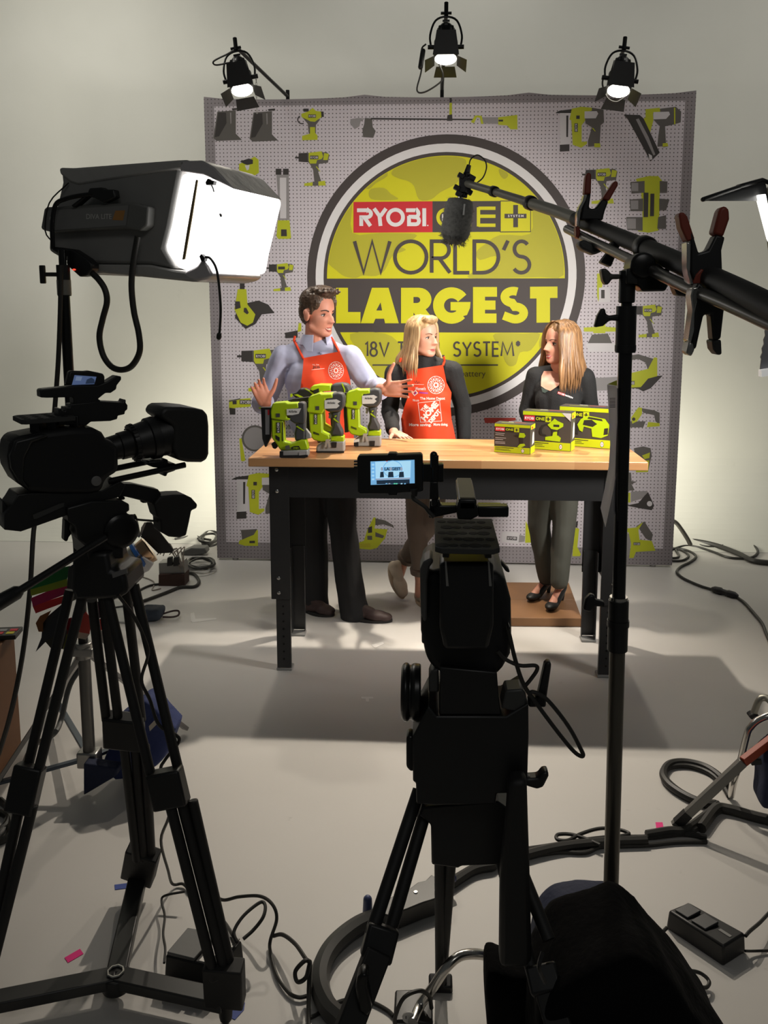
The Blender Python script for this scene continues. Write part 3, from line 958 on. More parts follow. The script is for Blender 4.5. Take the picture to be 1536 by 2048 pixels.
MID = [
    ('magazine', TBK, [(398, 372), (455, 352), (640, 330), (655, 352), (640, 380), (470, 372), (400, 380)], 0.028, 0.003),
    ('magazine', TBK, [(604, 392), (650, 385), (655, 600), (668, 810), (618, 818), (606, 600)], 0.024, 0.003),
    ('motor_housing', TBK if False else TDK, [(925, 290), (985, 275), (1050, 284), (1068, 330), (1062, 440), (1018, 500), (900, 508), (835, 480), (838, 300)], 0.072, 0.010),
    ('body', LIME, [(640, 345), (655, 320), (740, 292), (775, 277), (800, 290), (925, 286), (932, 335), (842, 345), (836, 470), (800, 525), (640, 505), (622, 470), (640, 440)], 0.080, 0.006),
    ('nose_column', LIME, [(645, 500), (800, 520), (802, 735), (885, 775), (892, 830), (800, 855), (700, 832), (662, 780), (648, 600)], 0.060, 0.006),
    ('grip', TDK, [(895, 495), (1018, 495), (1004, 560), (1000, 640), (1045, 730), (1052, 795), (900, 795), (893, 740), (918, 680), (922, 600)], 0.046, 0.012),
    ('trigger', TGR, [(868, 520), (896, 520), (905, 560), (895, 590), (868, 580), (876, 550)], 0.014, 0.002),
    ('base', LIME, [(985, 785), (1056, 790), (1056, 850), (900, 850), (905, 795)], 0.066, 0.004),
    ('battery', TGR, [(735, 905), (800, 865), (870, 850), (1060, 845), (1062, 972), (760, 975), (735, 962)], 0.078, 0.006),
]
MIDM = [
    ('battery_foot', TBK, [(735, 955), (1062, 955), (1062, 976), (760, 980), (735, 968)], 0.040, 'battery'),
    ('side_plate', SLV, [(835, 360), (975, 350), (1020, 375), (985, 400), (1010, 425), (975, 455), (835, 460)], 0.0405, 'motor_housing'),
    ('screw_cover', TDK, [(730, 430), (772, 430), (772, 474), (730, 474)], 0.0410, 'body'),
    ('name_plate', TBK, [(707, 528), (746, 528), (746, 645), (707, 645)], 0.0310, 'nose_column'),
    ('vent', TBK, [(700, 730), (768, 755), (768, 762), (700, 738)], 0.0308, 'nose_column'),
    ('vent', TBK, [(700, 745), (768, 768), (768, 775), (700, 752)], 0.0308, 'nose_column'),
    ('grip_trim', LIME, [(930, 580), (945, 575), (998, 625), (990, 630), (940, 595)], 0.0235, 'grip'),
    ('grip_trim', LIME, [(948, 550), (968, 540), (972, 552), (950, 566)], 0.0235, 'grip'),
    ('belt_hook', M('hook_tan', (0.42, 0.38, 0.33), 0.4), [(835, 910), (850, 815), (885, 812), (912, 905), (890, 912), (868, 845), (858, 912)], 0.046, 'battery'),
    ('battery_latch', TBK, [(912, 850), (978, 850), (972, 915), (918, 915)], 0.041, 'battery'),
    ('logo_badge', LIME, [(912, 812), (968, 808), (968, 832), (912, 836)], 0.0352, 'base'),
]
r, fz = nailer('lime cordless nail gun in the middle of the group with silver side plate', F(660, 903, ZT).y, MID, MIDM)
ch = {c.name.split('.')[0]: c for c in r.children}
side_word(r, fz, 'RYOBI', 716, 640, 738, 534, 0.0345, ch['nose_column'], WHT)
side_word(r, fz, 'AirStrike', 868, 402, 960, 378, 0.0430, ch['motor_housing'], TBK, rot=False)
THIRD_M = [m for m in MIDM if m[0] not in ('battery_latch', 'battery_foot')] + [
    ('battery_foot', TBK, [(735, 905), (790, 905), (790, 976), (760, 980), (735, 968)], 0.040, 'battery'),
    ('battery_latch', TBK, [(925, 905), (990, 905), (985, 968), (930, 968)], 0.041, 'battery'),
    ('battery_band', SLV, [(735, 890), (800, 880), (800, 915), (735, 925)], 0.0412, 'battery')]
r, fz = nailer('lime cordless nail gun at the right end of the group with large grey battery', F(735, 891, ZT).y, MID, THIRD_M, dx=444, dy=-92, sc=0.97, anchor=(640, 345))
ch = {c.name.split('.')[0]: c for c in r.children}
side_word(r, fz, 'RYOBI', 716, 640, 738, 534, 0.0345, ch['nose_column'], WHT)
side_word(r, fz, 'AirStrike', 868, 402, 960, 378, 0.0430, ch['motor_housing'], TBK, rot=False)

FRONT = [
    ('magazine', TBK, [(75, 452), (205, 448), (208, 480), (195, 800), (140, 920), (122, 915), (92, 820), (76, 480)], 0.030, 0.003),
    ('motor_housing', TDK, [(525, 395), (560, 385), (602, 400), (606, 560), (600, 640), (480, 640), (420, 600), (380, 470)], 0.062, 0.008),
    ('body', LIME, [(212, 430), (225, 398), (300, 390), (370, 385), (400, 400), (520, 395), (528, 455), (395, 470), (390, 570), (440, 580), (400, 600), (330, 600), (205, 580), (200, 490)], 0.070, 0.006),
    ('nose_column', LIME, [(205, 580), (345, 600), (358, 850), (440, 870), (560, 825), (610, 830), (640, 945), (310, 952), (260, 870), (210, 810)], 0.056, 0.006),
    ('grip', TDK, [(470, 570), (606, 520), (604, 740), (600, 840), (480, 850), (470, 760), (490, 680)], 0.044, 0.010),
    ('trigger', TGR, [(365, 690), (395, 655), (420, 690), (405, 720)], 0.014, 0.002),
    ('grip_frame', TGR, [(604, 700), (660, 770), (665, 815), (604, 825)], 0.030, 0.003),
    ('battery', TGR, [(305, 955), (638, 945), (638, 1025), (600, 1035), (330, 1036), (306, 1025)], 0.070, 0.006),
    ('foot_knob', TBK, [(195, 880), (235, 855), (285, 900), (250, 945), (215, 935)], 0.030, 0.005),
]
FRONTM = [
    ('battery_foot', TBK, [(306, 1006), (638, 1000), (638, 1026), (600, 1037), (330, 1038), (306, 1027)], 0.036, 'battery'),
    ('battery_latch', TBK, [(306, 960), (350, 958), (350, 1010), (306, 1010)], 0.036, 'battery'),
    ('side_plate', SLV, [(390, 465), (560, 455), (530, 520), (460, 535), (392, 535)], 0.0365, 'motor_housing'),
    ('screw_cover', TDK, [(266, 515), (310, 515), (310, 558), (266, 558)], 0.0360, 'body'),
    ('name_plate', TBK, [(266, 622), (312, 622), (312, 745), (266, 745)], 0.0290, 'nose_column'),
    ('vent', TBK, [(255, 770), (305, 800), (305, 845), (258, 815)], 0.0288, 'nose_column'),
    ('vent', TBK, [(336, 620), (345, 620), (345, 840), (336, 840)], 0.0288, 'nose_column'),
    ('grip_trim', LIME, [(492, 672), (510, 665), (592, 722), (585, 730)], 0.0225, 'grip'),
    ('grip_trim', LIME, [(510, 640), (520, 605), (555, 600), (555, 615), (528, 620), (520, 645)], 0.0225, 'grip'),
    ('magazine_label', M('label_grey', (0.30, 0.30, 0.32), 0.5), [(128, 478), (178, 478), (178, 770), (132, 770)], 0.0155, 'magazine'),
    ('warning_mark', REDI, [(158, 478), (178, 478), (178, 540), (158, 540)], 0.0168, 'magazine'),
    ('nose_tip', LIME, [(38, 462), (62, 452), (75, 455), (75, 470), (60, 475)], 0.0, 'magazine'),
    ('badge', TBK, [(440, 915), (470, 900), (530, 898), (550, 935), (440, 938)], 0.0290, 'nose_column'),
    ('belt_hook', STL, [(372, 895), (420, 888), (432, 935), (375, 940)], 0.034, 'nose_column'),
    ('battery_label', GRYL, [(535, 970), (600, 965), (600, 1000), (535, 1005)], 0.0362, 'battery'),
]
r, fz = nailer('short lime cordless stapler at the left front corner of the bench', F(590, 913.5, ZT).y, FRONT, FRONTM)
ch = {c.name.split('.')[0]: c for c in r.children}
side_word(r, fz, 'RYOBI', 276, 740, 302, 628, 0.0318, ch['nose_column'], WHT)
side_word(r, fz, 'AirStrike', 415, 505, 512, 478, 0.0385, ch['motor_housing'], TBK, rot=False)
side_word(r, fz, 'ONE+', 462, 932, 530, 910, 0.0312, ch['nose_column'], LIME, rot=False)

BACK = [
    ('magazine', TBK, [(430, 205), (500, 190), (540, 140), (600, 138), (690, 175), (730, 240), (735, 300), (700, 330), (640, 345), (560, 320), (420, 320), (430, 270), (500, 260)], 0.060, 0.010),
    ('motor_housing', TDK, [(905, 100), (960, 82), (1030, 75), (1105, 88), (1140, 150), (1140, 215), (1090, 260), (1000, 280), (905, 270)], 0.080, 0.012),
    ('body', LIME, [(660, 135), (690, 108), (770, 92), (905, 95), (905, 165), (800, 175), (800, 300), (740, 300), (740, 180), (665, 160)], 0.080, 0.006),
    ('grip', TDK, [(900, 275), (1000, 275), (985, 420), (1000, 600), (900, 600), (890, 420)], 0.046, 0.010),
    ('nose_column', LIME, [(740, 290), (820, 290), (830, 560), (900, 600), (1000, 600), (1000, 660), (760, 650)], 0.056, 0.005),
    ('battery', TGR, [(740, 650), (1010, 650), (1010, 770), (740, 770)], 0.078, 0.006),
]
BACKM = [
    ('side_plate', SLV, [(800, 180), (960, 168), (1010, 185), (985, 200), (990, 225), (960, 260), (805, 262)], 0.0415, 'body'),
    ('housing_band', LIME, [(1030, 78), (1045, 76), (1075, 150), (1075, 245), (1060, 250), (1060, 150)], 0.0412, 'motor_housing'),
    ('magazine_trim', LIME, [(470, 215), (510, 205), (640, 270), (700, 300), (690, 310), (600, 275), (500, 225)], 0.0312, 'magazine'),
    ('magazine_ribs', LIME, [(590, 142), (610, 140), (700, 190), (718, 225), (700, 225), (650, 175)], 0.0312, 'magazine'),
    ('nose_tip', LIME, [(428, 205), (448, 198), (458, 225), (440, 245), (428, 235)], 0.0312, 'magazine'),
    ('vent', TBK, [(700, 160), (765, 135), (770, 180), (715, 205)], 0.0412, 'body'),
]
r, fz = nailer('lime angled nail gun with black domed housing standing behind the others', 4.37, BACK, BACKM)
ch = {c.name.split('.')[0]: c for c in r.children}
side_word(r, fz, 'AirStrike', 855, 222, 935, 202, 0.0440, ch['body'], TBK, rot=False)

# ------------------------------------------------------------------ three product cartons
CART_DK = M('carton_dark_print', srgb(66, 61, 56), 0.5, var=0.05)
CART_LM = M('carton_lime_print', srgb(188, 200, 14), 0.5, var=0.03)
CART_TOP = M('carton_top_print', srgb(96, 98, 58), 0.5, var=0.15, scale=40)
CINK = [WHT, REDI, CART_DK, CART_LM, M('carton_black', srgb(40, 37, 34), 0.5), LIME, M('carton_pale', srgb(196, 192, 192), 0.5)]

def carton(label, bl, br, hpx, depth, pic, skip_left=False):
    """bl/br: foot corners of the front face in the photo; hpx: its height in the photo"""
    p0, p1 = F(bl[0], bl[1], ZT), F(br[0], br[1], ZT)
    ux = (p1 - p0); wdt = ux.length; ux.normalize()
    uy = V((0, 0, 1)); nrm = V((ux.y, -ux.x, 0))           # outward from the front face
    h = hpx * p0.y / FPX * 1.02
    root = thing('product_box', label, 'box', (p0 + p1) / 2 - nrm * depth / 2 + V((0, 0, 0.0004)), 'boxed tools on the bench')
    o = ORG[root.name] = V(root.location)
    z0 = V((0, 0, 0.0004))
    b = MB()
    c8 = lambda d, z: [p0 + z0 + uy * z + nrm * -d, p1 + z0 + uy * z + nrm * -d]
    a = [p0 + z0, p1 + z0, p1 - nrm * depth + z0, p0 - nrm * depth + z0]
    b.hexa(a, [p + uy * h for p in a])
    car = b.build('carton', [CART_DK], root, bevel=0.0012)
    e = 0.0014
    ff = lambda lay: (lambda u, v: p0 + z0 + ux * (u * wdt) + uy * (v * h) + nrm * (e + lay * 0.0003))
    fr = lambda lay: (lambda u, v: p1 + z0 - nrm * (u * depth) + uy * (v * h) + ux * (e + lay * 0.0003))
    ft = lambda lay: (lambda u, v: p0 + z0 + ux * (u * wdt) - nrm * (v * depth) + uy * (h + e + lay * 0.0003))
    b = MB()
    Q = lambda f, u0, v0, u1, v1, mi: b.poly([f(u0, v0), f(u1, v0), f(u1, v1), f(u0, v1)], mi)
    Q(ff(0), .005, .01, .995, .215, 3); Q(ff(0), .005, .895, .995, .99, 3)
    Q(fr(0), .02, .01, .98, .24, 3); Q(fr(0), .02, .84, .98, .99, 3)
    Q(ft(0), .01, .06, .99, .96, 4); Q(ft(1), .15, .3, .5, .36, 3); Q(ft(1), .5, .55, .8, .62, 1); Q(ft(1), .3, .7, .45, .76, 0)
    x = 0.03 if not skip_left else 0.02
    bw, bh = pic['bw'], pic['bh']
    y0 = .895 - bh - .012
    Q(ff(1), x, y0, x + bw * .40, y0 + bh, 1); put_text(b, 'RYOBI', ff(2), x + bw * .03, y0 + bh * .24, x + bw * .37, y0 + bh * .76, 0, 0.03)
    Q(ff(1), x + bw * .40, y0, x + bw * .79, y0 + bh, 4); put_text(b, 'ONE', ff(2), x + bw * .44, y0 + bh * .22, x + bw * .76, y0 + bh * .78, 3, 0.03)
    Q(ff(1), x + bw * .79, y0 - bh * .04, x + bw, y0 + bh, 3)
    Q(ff(2), x + bw * .82, y0 + bh * .42, x + bw * .97, y0 + bh * .56, 4); Q(ff(2), x + bw * .87, y0 + bh * .16, x + bw * .92, y0 + bh * .82, 4)
    # small print
    for k, (ty, tw) in enumerate(((.66, .26), (.60, .24), (.50, .30), (.44, .22), (.36, .28), (.31, .28))):
        if pic.get('lines'):
            Q(ff(1), .03, ty, .03 + tw, ty + .016, 6)
    for k, (ty, tw) in enumerate(((.165, .52), (.12, .40), (.08, .44))):
        Q(ff(1), .03, ty, .03 + tw, ty + .014 if k else ty + .02, 4)
    # round badge
    b.poly([ff(1)(.80 + .042 * pic['ar'] * math.cos(t * .5236), .105 + .075 * math.sin(t * .5236)) for t in range(12)], 4)
    b.poly([ff(2)(.80 + .034 * pic['ar'] * math.cos(t * .5236), .105 + .060 * math.sin(t * .5236)) for t in range(12)], 0)
    put_text(b, '3', ff(3), .79, .08, .81, .13, 1, 0.03)
    # picture on the side face
    b.poly([fr(1)(*p) for p in ((.3, .3), (.8, .35), (.75, .7), (.5, .75), (.35, .6))], 6)
    Q(fr(1), .2, .86, .5, .93, 1)
    for i_, (mi, pts) in enumerate(pic['shape']):
        b.poly([ff(2 + i_ * .15)(*p) for p in pts], mi)
    for f_, s_, q in pic.get('words', []):
        put_text(b, s_, ff(3), *q)
    b.build('carton_print', CINK, car, smooth=False)
    return root

gun = lambda x, y, s, t: [(4, [(x - .11 * s, y + .30 * t), (x, y + .28 * t), (x, y + .34 * t), (x - .11 * s, y + .36 * t)]),
                          (2.0 and 4, [(x + .03 * s, y + .0), (x + .10 * s, y + .0), (x + .10 * s, y + .28 * t), (x + .02 * s, y + .28 * t)]),
                          (5, [(x - .02 * s, y + .26 * t), (x + .13 * s, y + .26 * t), (x + .17 * s, y + .33 * t), (x + .13 * s, y + .42 * t), (x, y + .42 * t)]),
                          (5, [(x - .05 * s, y - .06 * t), (x + .02 * s, y - .1 * t), (x + .17 * s, y + .0), (x + .14 * s, y + .06 * t), (x + .02 * s, y + .04 * t)])]
carton('small lime and black tool box in front at the left of the three', (988, 904.0), (1060, 909.2), 57.5, 0.085,
       dict(bw=.66, bh=.14, ar=1.0, lines=True, shape=gun(.70, .30, 1.0, 1.0)))
infl = [(4, [(.36, .42), (.40, .38), (.50, .36), (.50, .40), (.42, .42), (.40, .50), (.44, .60), (.52, .66), (.50, .70), (.40, .64), (.36, .52)]),
        (4, [(.62, .36), (.74, .36), (.76, .62), (.60, .62)]),
        (5, [(.52, .66), (.62, .78), (.66, .84), (.72, .78), (.84, .72), (.84, .64), (.72, .54), (.60, .56)]),
        (5, [(.62, .34), (.72, .36), (.72, .50), (.64, .48)]), (5, [(.48, .26), (.78, .24), (.80, .34), (.74, .40), (.54, .36), (.48, .34)]),
        (4, [(.64, .62), (.76, .62), (.76, .68), (.64, .68)]), (6, [(.80, .99), (.985, .99), (.985, .78)])]
carton('medium lime and black tool box standing between the small and the large box', (1044, 896.5), (1141, 903.5), 75, 0.085,
       dict(bw=.56, bh=.145, ar=.8, shape=infl))
pump = [(4, [(.30, .34), (.36, .30), (.36, .62), (.30, .58)]),
        (5, [(.38, .42), (.44, .38), (.46, .52), (.60, .48), (.62, .28), (.78, .26), (.90, .34), (.92, .60), (.84, .74), (.52, .80), (.40, .70), (.34, .56)]),
        (4, [(.44, .56), (.62, .52), (.70, .60), (.60, .70), (.46, .68)]), (4, [(.52, .72), (.80, .68), (.78, .73), (.54, .77)]), (4, [(.82, .34), (.90, .36), (.90, .52), (.83, .50)])]
carton('large lime and black tool box at the back behind the medium box', (1117, 890.5), (1226, 899.0), 78, 0.10,
       dict(bw=.52, bh=.145, ar=.8, shape=pump))
# ------------------------------------------------------------------ people
def bake(mb, voxel, smooth=4, sfac=0.5):
    me = bpy.data.meshes.new('t')
    me.from_pydata([tuple(p) for p in mb.v], [], mb.f)
    me.update()
    o = bpy.data.objects.new('t', me)
    col.objects.link(o)
    r = o.modifiers.new('r', 'REMESH'); r.mode = 'VOXEL'; r.voxel_size = voxel
    if smooth:
        s = o.modifiers.new('s', 'SMOOTH'); s.factor = sfac; s.iterations = smooth
    dg = bpy.context.evaluated_depsgraph_get()
    m2 = bpy.data.meshes.new_from_object(o.evaluated_get(dg))
    bpy.data.objects.remove(o); bpy.data.meshes.remove(me)
    return m2

def blob(name, mb, mat_, parent, voxel=0.006, smooth=4, disp=None, sfac=0.5, soft=None):
    me = bake(mb, voxel, smooth, sfac)
    if soft:                              # extra smoothing of one region only
        bm = bmesh.new(); bm.from_mesh(me)
        vs = [v for v in bm.verts if soft(v.co)]
        for _ in range(16):
            bmesh.ops.smooth_vert(bm, verts=vs, factor=0.5, use_axis_x=True, use_axis_y=True, use_axis_z=True)
        bm.normal_update(); bm.to_mesh(me); bm.free(); me.update()
    me.name = name
    org = ORG[parent.name]
    if disp:
        nn = [v.normal.copy() for v in me.vertices]
        for v, n in zip(me.vertices, nn):
            v.co = v.co + disp(v.co, n)
    for v in me.vertices:
        v.co = v.co - org
    me.materials.append(mat_)
    me.polygons.foreach_set('use_smooth', [True] * len(me.polygons))
    me.update()
    o = bpy.data.objects.new(name, me)
    col.objects.link(o)
    o.parent = parent
    ORG[o.name] = org
    return o

def bvh_of(o):
    org = ORG[o.name]
    me = o.data
    return BVHTree.FromPolygons([v.co + org for v in me.vertices], [tuple(p.vertices) for p in me.polygons])

def folds(a, s, seed=0.0, vert=1.0):
    off = V((seed * 3.1, seed * 1.7, seed))
    def f(c, n):
        q = V((c.x * s, c.y * s, c.z * s * vert)) + off
        k = noise.noise(q) + 0.5 * noise.noise(q * 2.1)
        return n * (a * k)
    return f

class Head:
    def __init__(s, c, f, sc=1.0, tilt=0.0):
        s.c = V(c)
        f = V(f).normalized()
        up = V((0, 0, 1))
        s.r = f.cross(up).normalized()
        s.f = f
        s.u = s.r.cross(f).normalized()
        if tilt:                              # head tipped sideways
            m = Matrix.Rotation(tilt, 3, s.f)
            s.r, s.u = m @ s.r, m @ s.u
        s.k = sc
        s.m = Matrix((s.r, s.f, s.u)).transposed()
    def p(s, x, y, z):
        return s.c + (s.r * x + s.f * y + s.u * z) * s.k
    def rad(s, *r):
        return tuple(q * s.k for q in r)
    def inv(s, w_):
        d = (w_ - s.c) / s.k
        return V((d.dot(s.r), d.dot(s.f), d.dot(s.u)))

def head_shape(mb, H, female=False):
    k = H.k
    E = lambda c, r: mb.ell(H.p(*c), H.rad(*r), H.m, 20, 14)
    Cp = lambda a, b, r0, r1=None: mb.cap(H.p(*a), H.p(*b), r0 * k, (r0 if r1 is None else r1) * k)
    jw = .042 if female else .049
    E((0, -.012, .034), (.076, .095, .087))
    E((0, .018, -.030), (.062, .069, .086))
    E((0, .020, -.068), (jw + .004, .052, .044))
    E((0, .055, -.092), (.030, .029, .026))
    for sx in (-1, 1):
        Cp((sx * jw, .004, -.066), (sx * .016, .052, -.090), .024, .025)
        E((sx * .077, -.012, -.010), (.009, .020, .032))                  # ear
        E((sx * .081, -.020, .004), (.008, .014, .017))

def face_soft(H):
    def f(c):
        q = H.inv(c)
        return -.125 < q.z < .14 and abs(q.y) < .14 and abs(q.x) < .070 + (.03 if q.z > .03 else 0) and q.y > -.02
    return f

def face_disp(H):
    g = lambda x, z, x0, z0, sx, sz: math.exp(-((x - x0) / sx) ** 2 / 2 - ((z - z0) / sz) ** 2 / 2)
    def f(c, n):
        q = H.inv(c)
        if q.y < 0.03 or abs(q.x) > .08 or abs(q.z) > .14:
            return V((0, 0, 0))
        x, z = abs(q.x), q.z
        d = 0.0
        t = (.022 - z) / .056
        if 0 < t:
            amp = .027 * t ** 1.15 if t <= 1 else .027 * max(0, 1 - (t - 1) / .22)
            sg = .0068 + .0035 * min(1, t)
            d += amp * math.exp(-(x / sg) ** 2 / 2)
        d += .008 * g(x, z, .0135, -.0345, .0045, .0055)
        d += .0045 * g(x, z, .030, .021, .016, .0065)
        d -= .0095 * g(x, z, .031, -.002, .0125, .0075)
        d += .0030 * g(x, z, .040, -.028, .016, .014)
        d += .0050 * g(x, z, 0, -.0655, .014, .0042) + .0055 * g(x, z, 0, -.0775, .013, .0045)
        d -= .0050 * g(x, z, 0, -.0712, .018, .0022)
        d -= .0035 * g(x, z, 0, -.087, .012, .004)
        d += .0040 * g(x, z, 0, -.102, .013, .009)
        return H.f * (d * H.k)
    return f

def face_parts(par, H, brow_mat, lip_mat, smile=False, brow_r=.0032):
    k = H.k
    EYE_W = M('eye_white', (0.62, 0.58, 0.55), 0.25)
    IRIS = M('iris_brown', (0.025, 0.016, 0.012), 0.2)
    LASH = M('lash_dark', (0.02, 0.014, 0.012), 0.6)
    for sx in (-1, 1):
        b = MB()
        b.ell(H.p(sx * .031, .0570, -.002), H.rad(.0128, .0115, .0078), H.m, 14, 10)
        b.cur = 1
        b.ell(H.p(sx * .031, .0646, -.002), H.rad(.0066, .0048, .0068), H.m, 12, 8)
        b.cur = 2
        b.tube([H.p(sx * (.031 - .013), .0660, .0005), H.p(sx * .031, .0700, .0060), H.p(sx * (.031 + .014), .0620, .0005)], .0019 * k, 6, k=4)
        b.build('eye', [EYE_W, IRIS, LASH], par)
        b = MB()
        b.tube([H.p(sx * .014, .0815, .019), H.p(sx * .032, .0765, .0245), H.p(sx * .050, .0605, .0195)], lambda t: brow_r * k * (1 - .5 * t), 8, k=5, flat=1.0)
        b.build('eyebrow', brow_mat, par)
    b = MB()
    y = .0790
    if smile:
        b.tube([H.p(-.026, y - .013, -.062), H.p(-.012, y + .0005, -.0655), H.p(0, y + .002, -.0645), H.p(.012, y + .0005, -.0655), H.p(.026, y - .013, -.062)], lambda t: (.0016 + .0030 * math.sin(math.pi * t)) * k, 8, k=4)
        b.tube([H.p(-.026, y - .013, -.062), H.p(-.012, y + .0005, -.078), H.p(0, y + .0015, -.081), H.p(.012, y + .0005, -.078), H.p(.026, y - .013, -.062)], lambda t: (.0016 + .0034 * math.sin(math.pi * t)) * k, 8, k=4)
    else:
        b.tube([H.p(-.023, y - .010, -.0705), H.p(-.010, y, -.068), H.p(0, y + .001, -.0675), H.p(.010, y, -.068), H.p(.023, y - .010, -.0705)], lambda t: (.0012 + .0030 * math.sin(math.pi * t)) * k, 8, k=4)
        b.tube([H.p(-.023, y - .010, -.0705), H.p(-.010, y, -.076), H.p(0, y + .001, -.077), H.p(.010, y, -.076), H.p(.023, y - .010, -.0705)], lambda t: (.0012 + .0036 * math.sin(math.pi * t)) * k, 8, k=4)
    b.build('lips', lip_mat, par)
    if smile:
        b = MB()
        b.tube([H.p(-.019, y - .008, -.068), H.p(0, y + .000, -.0715), H.p(.019, y - .008, -.068)], .0048 * k, 8, k=5)
        b.build('teeth', M('teeth_white', (0.75, 0.70, 0.62), 0.3), par)

def hand_shape(mb, wr, d, n, side, L=0.19, curls=(.15, .2, .25, .3), spread=.10, thumb=(.45, .75, .3), r0=.0092):
    """side: +1 puts the thumb on d x n"""
    d = V(d).normalized(); n = V(n); n = (n - d * n.dot(d)).normalized()
    s = d.cross(n) * side
    wr = V(wr)
    k = L / 0.19
    pl = 0.092 * k
    lens = [.072, .080, .074, .058]
    for i in range(4):
        off = (0.033 - 0.0215 * i) * k
        base = wr + d * pl * (0.98 if i in (1, 2) else .94) + s * off
        mb.cap(wr + d * .012 * k + s * off * .75, base, .0145 * k, .0115 * k, 10)
        a = curls[i]
        dir0 = (d + s * spread * (1.5 - i)).normalized()
        p = base
        ang = 0
        for j, fr in enumerate((.44, .31, .25)):
            ang += a * (0.8 if j == 0 else 1.1)
            dd = (dir0 * math.cos(ang) + n * math.sin(ang)).normalized()
            q = p + dd * lens[i] * k * fr * (1.0)
            mb.cap(p, q, (r0 - .0008 * j) * k, (r0 - .0008 * (j + 1)) * k, 10)
            p = q
    tb_ = wr + d * .028 * k + s * .030 * k + n * .004
    t1 = (d * thumb[0] + s * thumb[1] + n * thumb[2]).normalized()
    p1 = tb_ + t1 * .045 * k
    t2 = (t1 * 0.9 + d * .35).normalized()
    p2 = p1 + t2 * .034 * k
    p3 = p2 + (t2 + d * .15).normalized() * .026 * k
    mb.cap(wr + d * .012 * k + s * .012 * k, tb_, .016 * k, .015 * k, 10)
    mb.cap(tb_, p1, .0155 * k, .0118 * k, 10); mb.cap(p1, p2, .0115 * k, .0105 * k, 10); mb.cap(p2, p3, .0102 * k, .0085 * k, 10)
    mb.ell(wr + d * .05 * k, (.036 * k, .05 * k, .016 * k), Matrix((s, d, n)).transposed())

def limb(mb, pts, rs, n=14):
    for (a, b_), (ra, rb) in zip(zip(pts, pts[1:]), zip(rs, rs[1:])):
        mb.cap(a, b_, ra, rb, n)

def sheet(name, rows, bvh, mat_, par, nx=16, off=0.010, thick=0.0025, fallY=4.7, sub=4):
    """cloth laid on the body: each row is (left px, left py, right px, right py)"""
    rr = []
    for (a, b_) in zip(rows, rows[1:]):
        for j in range(sub):
            t = j / sub
            rr.append([u + (v - u) * t for u, v in zip(a, b_)])
    rr.append(list(rows[-1]))
    grid = []
    for q in rr:
        line = []
        for i in range(nx + 1):
            t = i / nx
            px, py = q[0] + (q[2] - q[0]) * t, q[1] + (q[3] - q[1]) * t
            d = ray(px, py).normalized()
            h = bvh.ray_cast(C0, d)
            line.append((px, py, (h[0] - C0).dot(d) if h[0] is not None else None))
        grid.append(line)
    # fill misses from neighbours and smooth the distances
    D = [[c[2] for c in ln] for ln in grid]
    for _ in range(40):
        miss = False
        for i in range(len(D)):
            for j in range(len(D[0])):
                if D[i][j] is None:
                    nb = [D[a][c] for a, c in ((i - 1, j), (i + 1, j), (i, j - 1), (i, j + 1)) if 0 <= a < len(D) and 0 <= c < len(D[0]) and D[a][c] is not None]
                    if nb: D[i][j] = sum(nb) / len(nb) + 0.004
                    else: miss = True
        if not miss: break
    for _ in range(3):
        D2 = [r_[:] for r_ in D]
        for i in range(len(D)):
            for j in range(len(D[0])):
                nb = [D[a][c] for a, c in ((i - 1, j), (i + 1, j), (i, j - 1), (i, j + 1)) if 0 <= a < len(D) and 0 <= c < len(D[0])]
                D2[i][j] = min(D[i][j], sum(nb) / len(nb))
        D = D2
    vs, back = [], []
    for ln, dl in zip(grid, D):
        for (px, py, _), dd in zip(ln, dl):
            d = ray(px, py).normalized()
            vs.append(C0 + d * (dd - off - thick)); back.append(C0 + d * (dd - off))
    nr, nc = len(grid), nx + 1
    fs = []
    N_ = len(vs)
    for i in range(nr - 1):
        for j in range(nc - 1):
            a = i * nc + j
            fs.append((a, a + nc, a + nc + 1, a + 1)); fs.append((N_ + a, N_ + a + 1, N_ + a + nc + 1, N_ + a + nc))
    for i in range(nr - 1):
        a = i * nc
        fs.append((a, N_ + a, N_ + a + nc, a + nc)); a += nc - 1
        fs.append((a, a + nc, N_ + a + nc, N_ + a))
    for j in range(nc - 1):
        fs.append((j, j + 1, N_ + j + 1, N_ + j)); a = (nr - 1) * nc + j
        fs.append((a, N_ + a, N_ + a + 1, a + 1))
    b = MB(); b.add(vs + back, fs)
    return b.build(name, mat_, par, ang=70)

def on_body(bvh, off, fallY=4.7):
    def f(px, py):
        d = ray(px, py).normalized()
        h = bvh.ray_cast(C0, d)
        if h[0] is None:
            return W(px, py, fallY)
        return h[0] - d * off
    return f

def dense_ribbon(mb, pts, wpx, fn, mi=0, step=3.0):
    q = []
    for a, c in zip(pts, pts[1:]):
        L = math.hypot(c[0] - a[0], c[1] - a[1]); m = max(1, int(L / step))
        q += [(a[0] + (c[0] - a[0]) * i / m, a[1] + (c[1] - a[1]) * i / m) for i in range(m)]
    q.append(pts[-1])
    vs, fs = ribbon(q, wpx)
    mb.add([fn(p.x, p.y) for p in vs], fs, mi)

def strap(name, pts, wpx, bvh, mat_, par, off=0.008, fallY=4.8):
    fn = on_body(bvh, off, fallY)
    q = []
    for a, c in zip(pts, pts[1:]):
        q += [(a[0] + (c[0] - a[0]) * i / 6, a[1] + (c[1] - a[1]) * i / 6) for i in range(6)]
    q.append(pts[-1])
    b = MB()
    b.tube([fn(*p) for p in q], wpx / 2 * fallY / FPX, 8)
    return b.build(name, mat_, par)

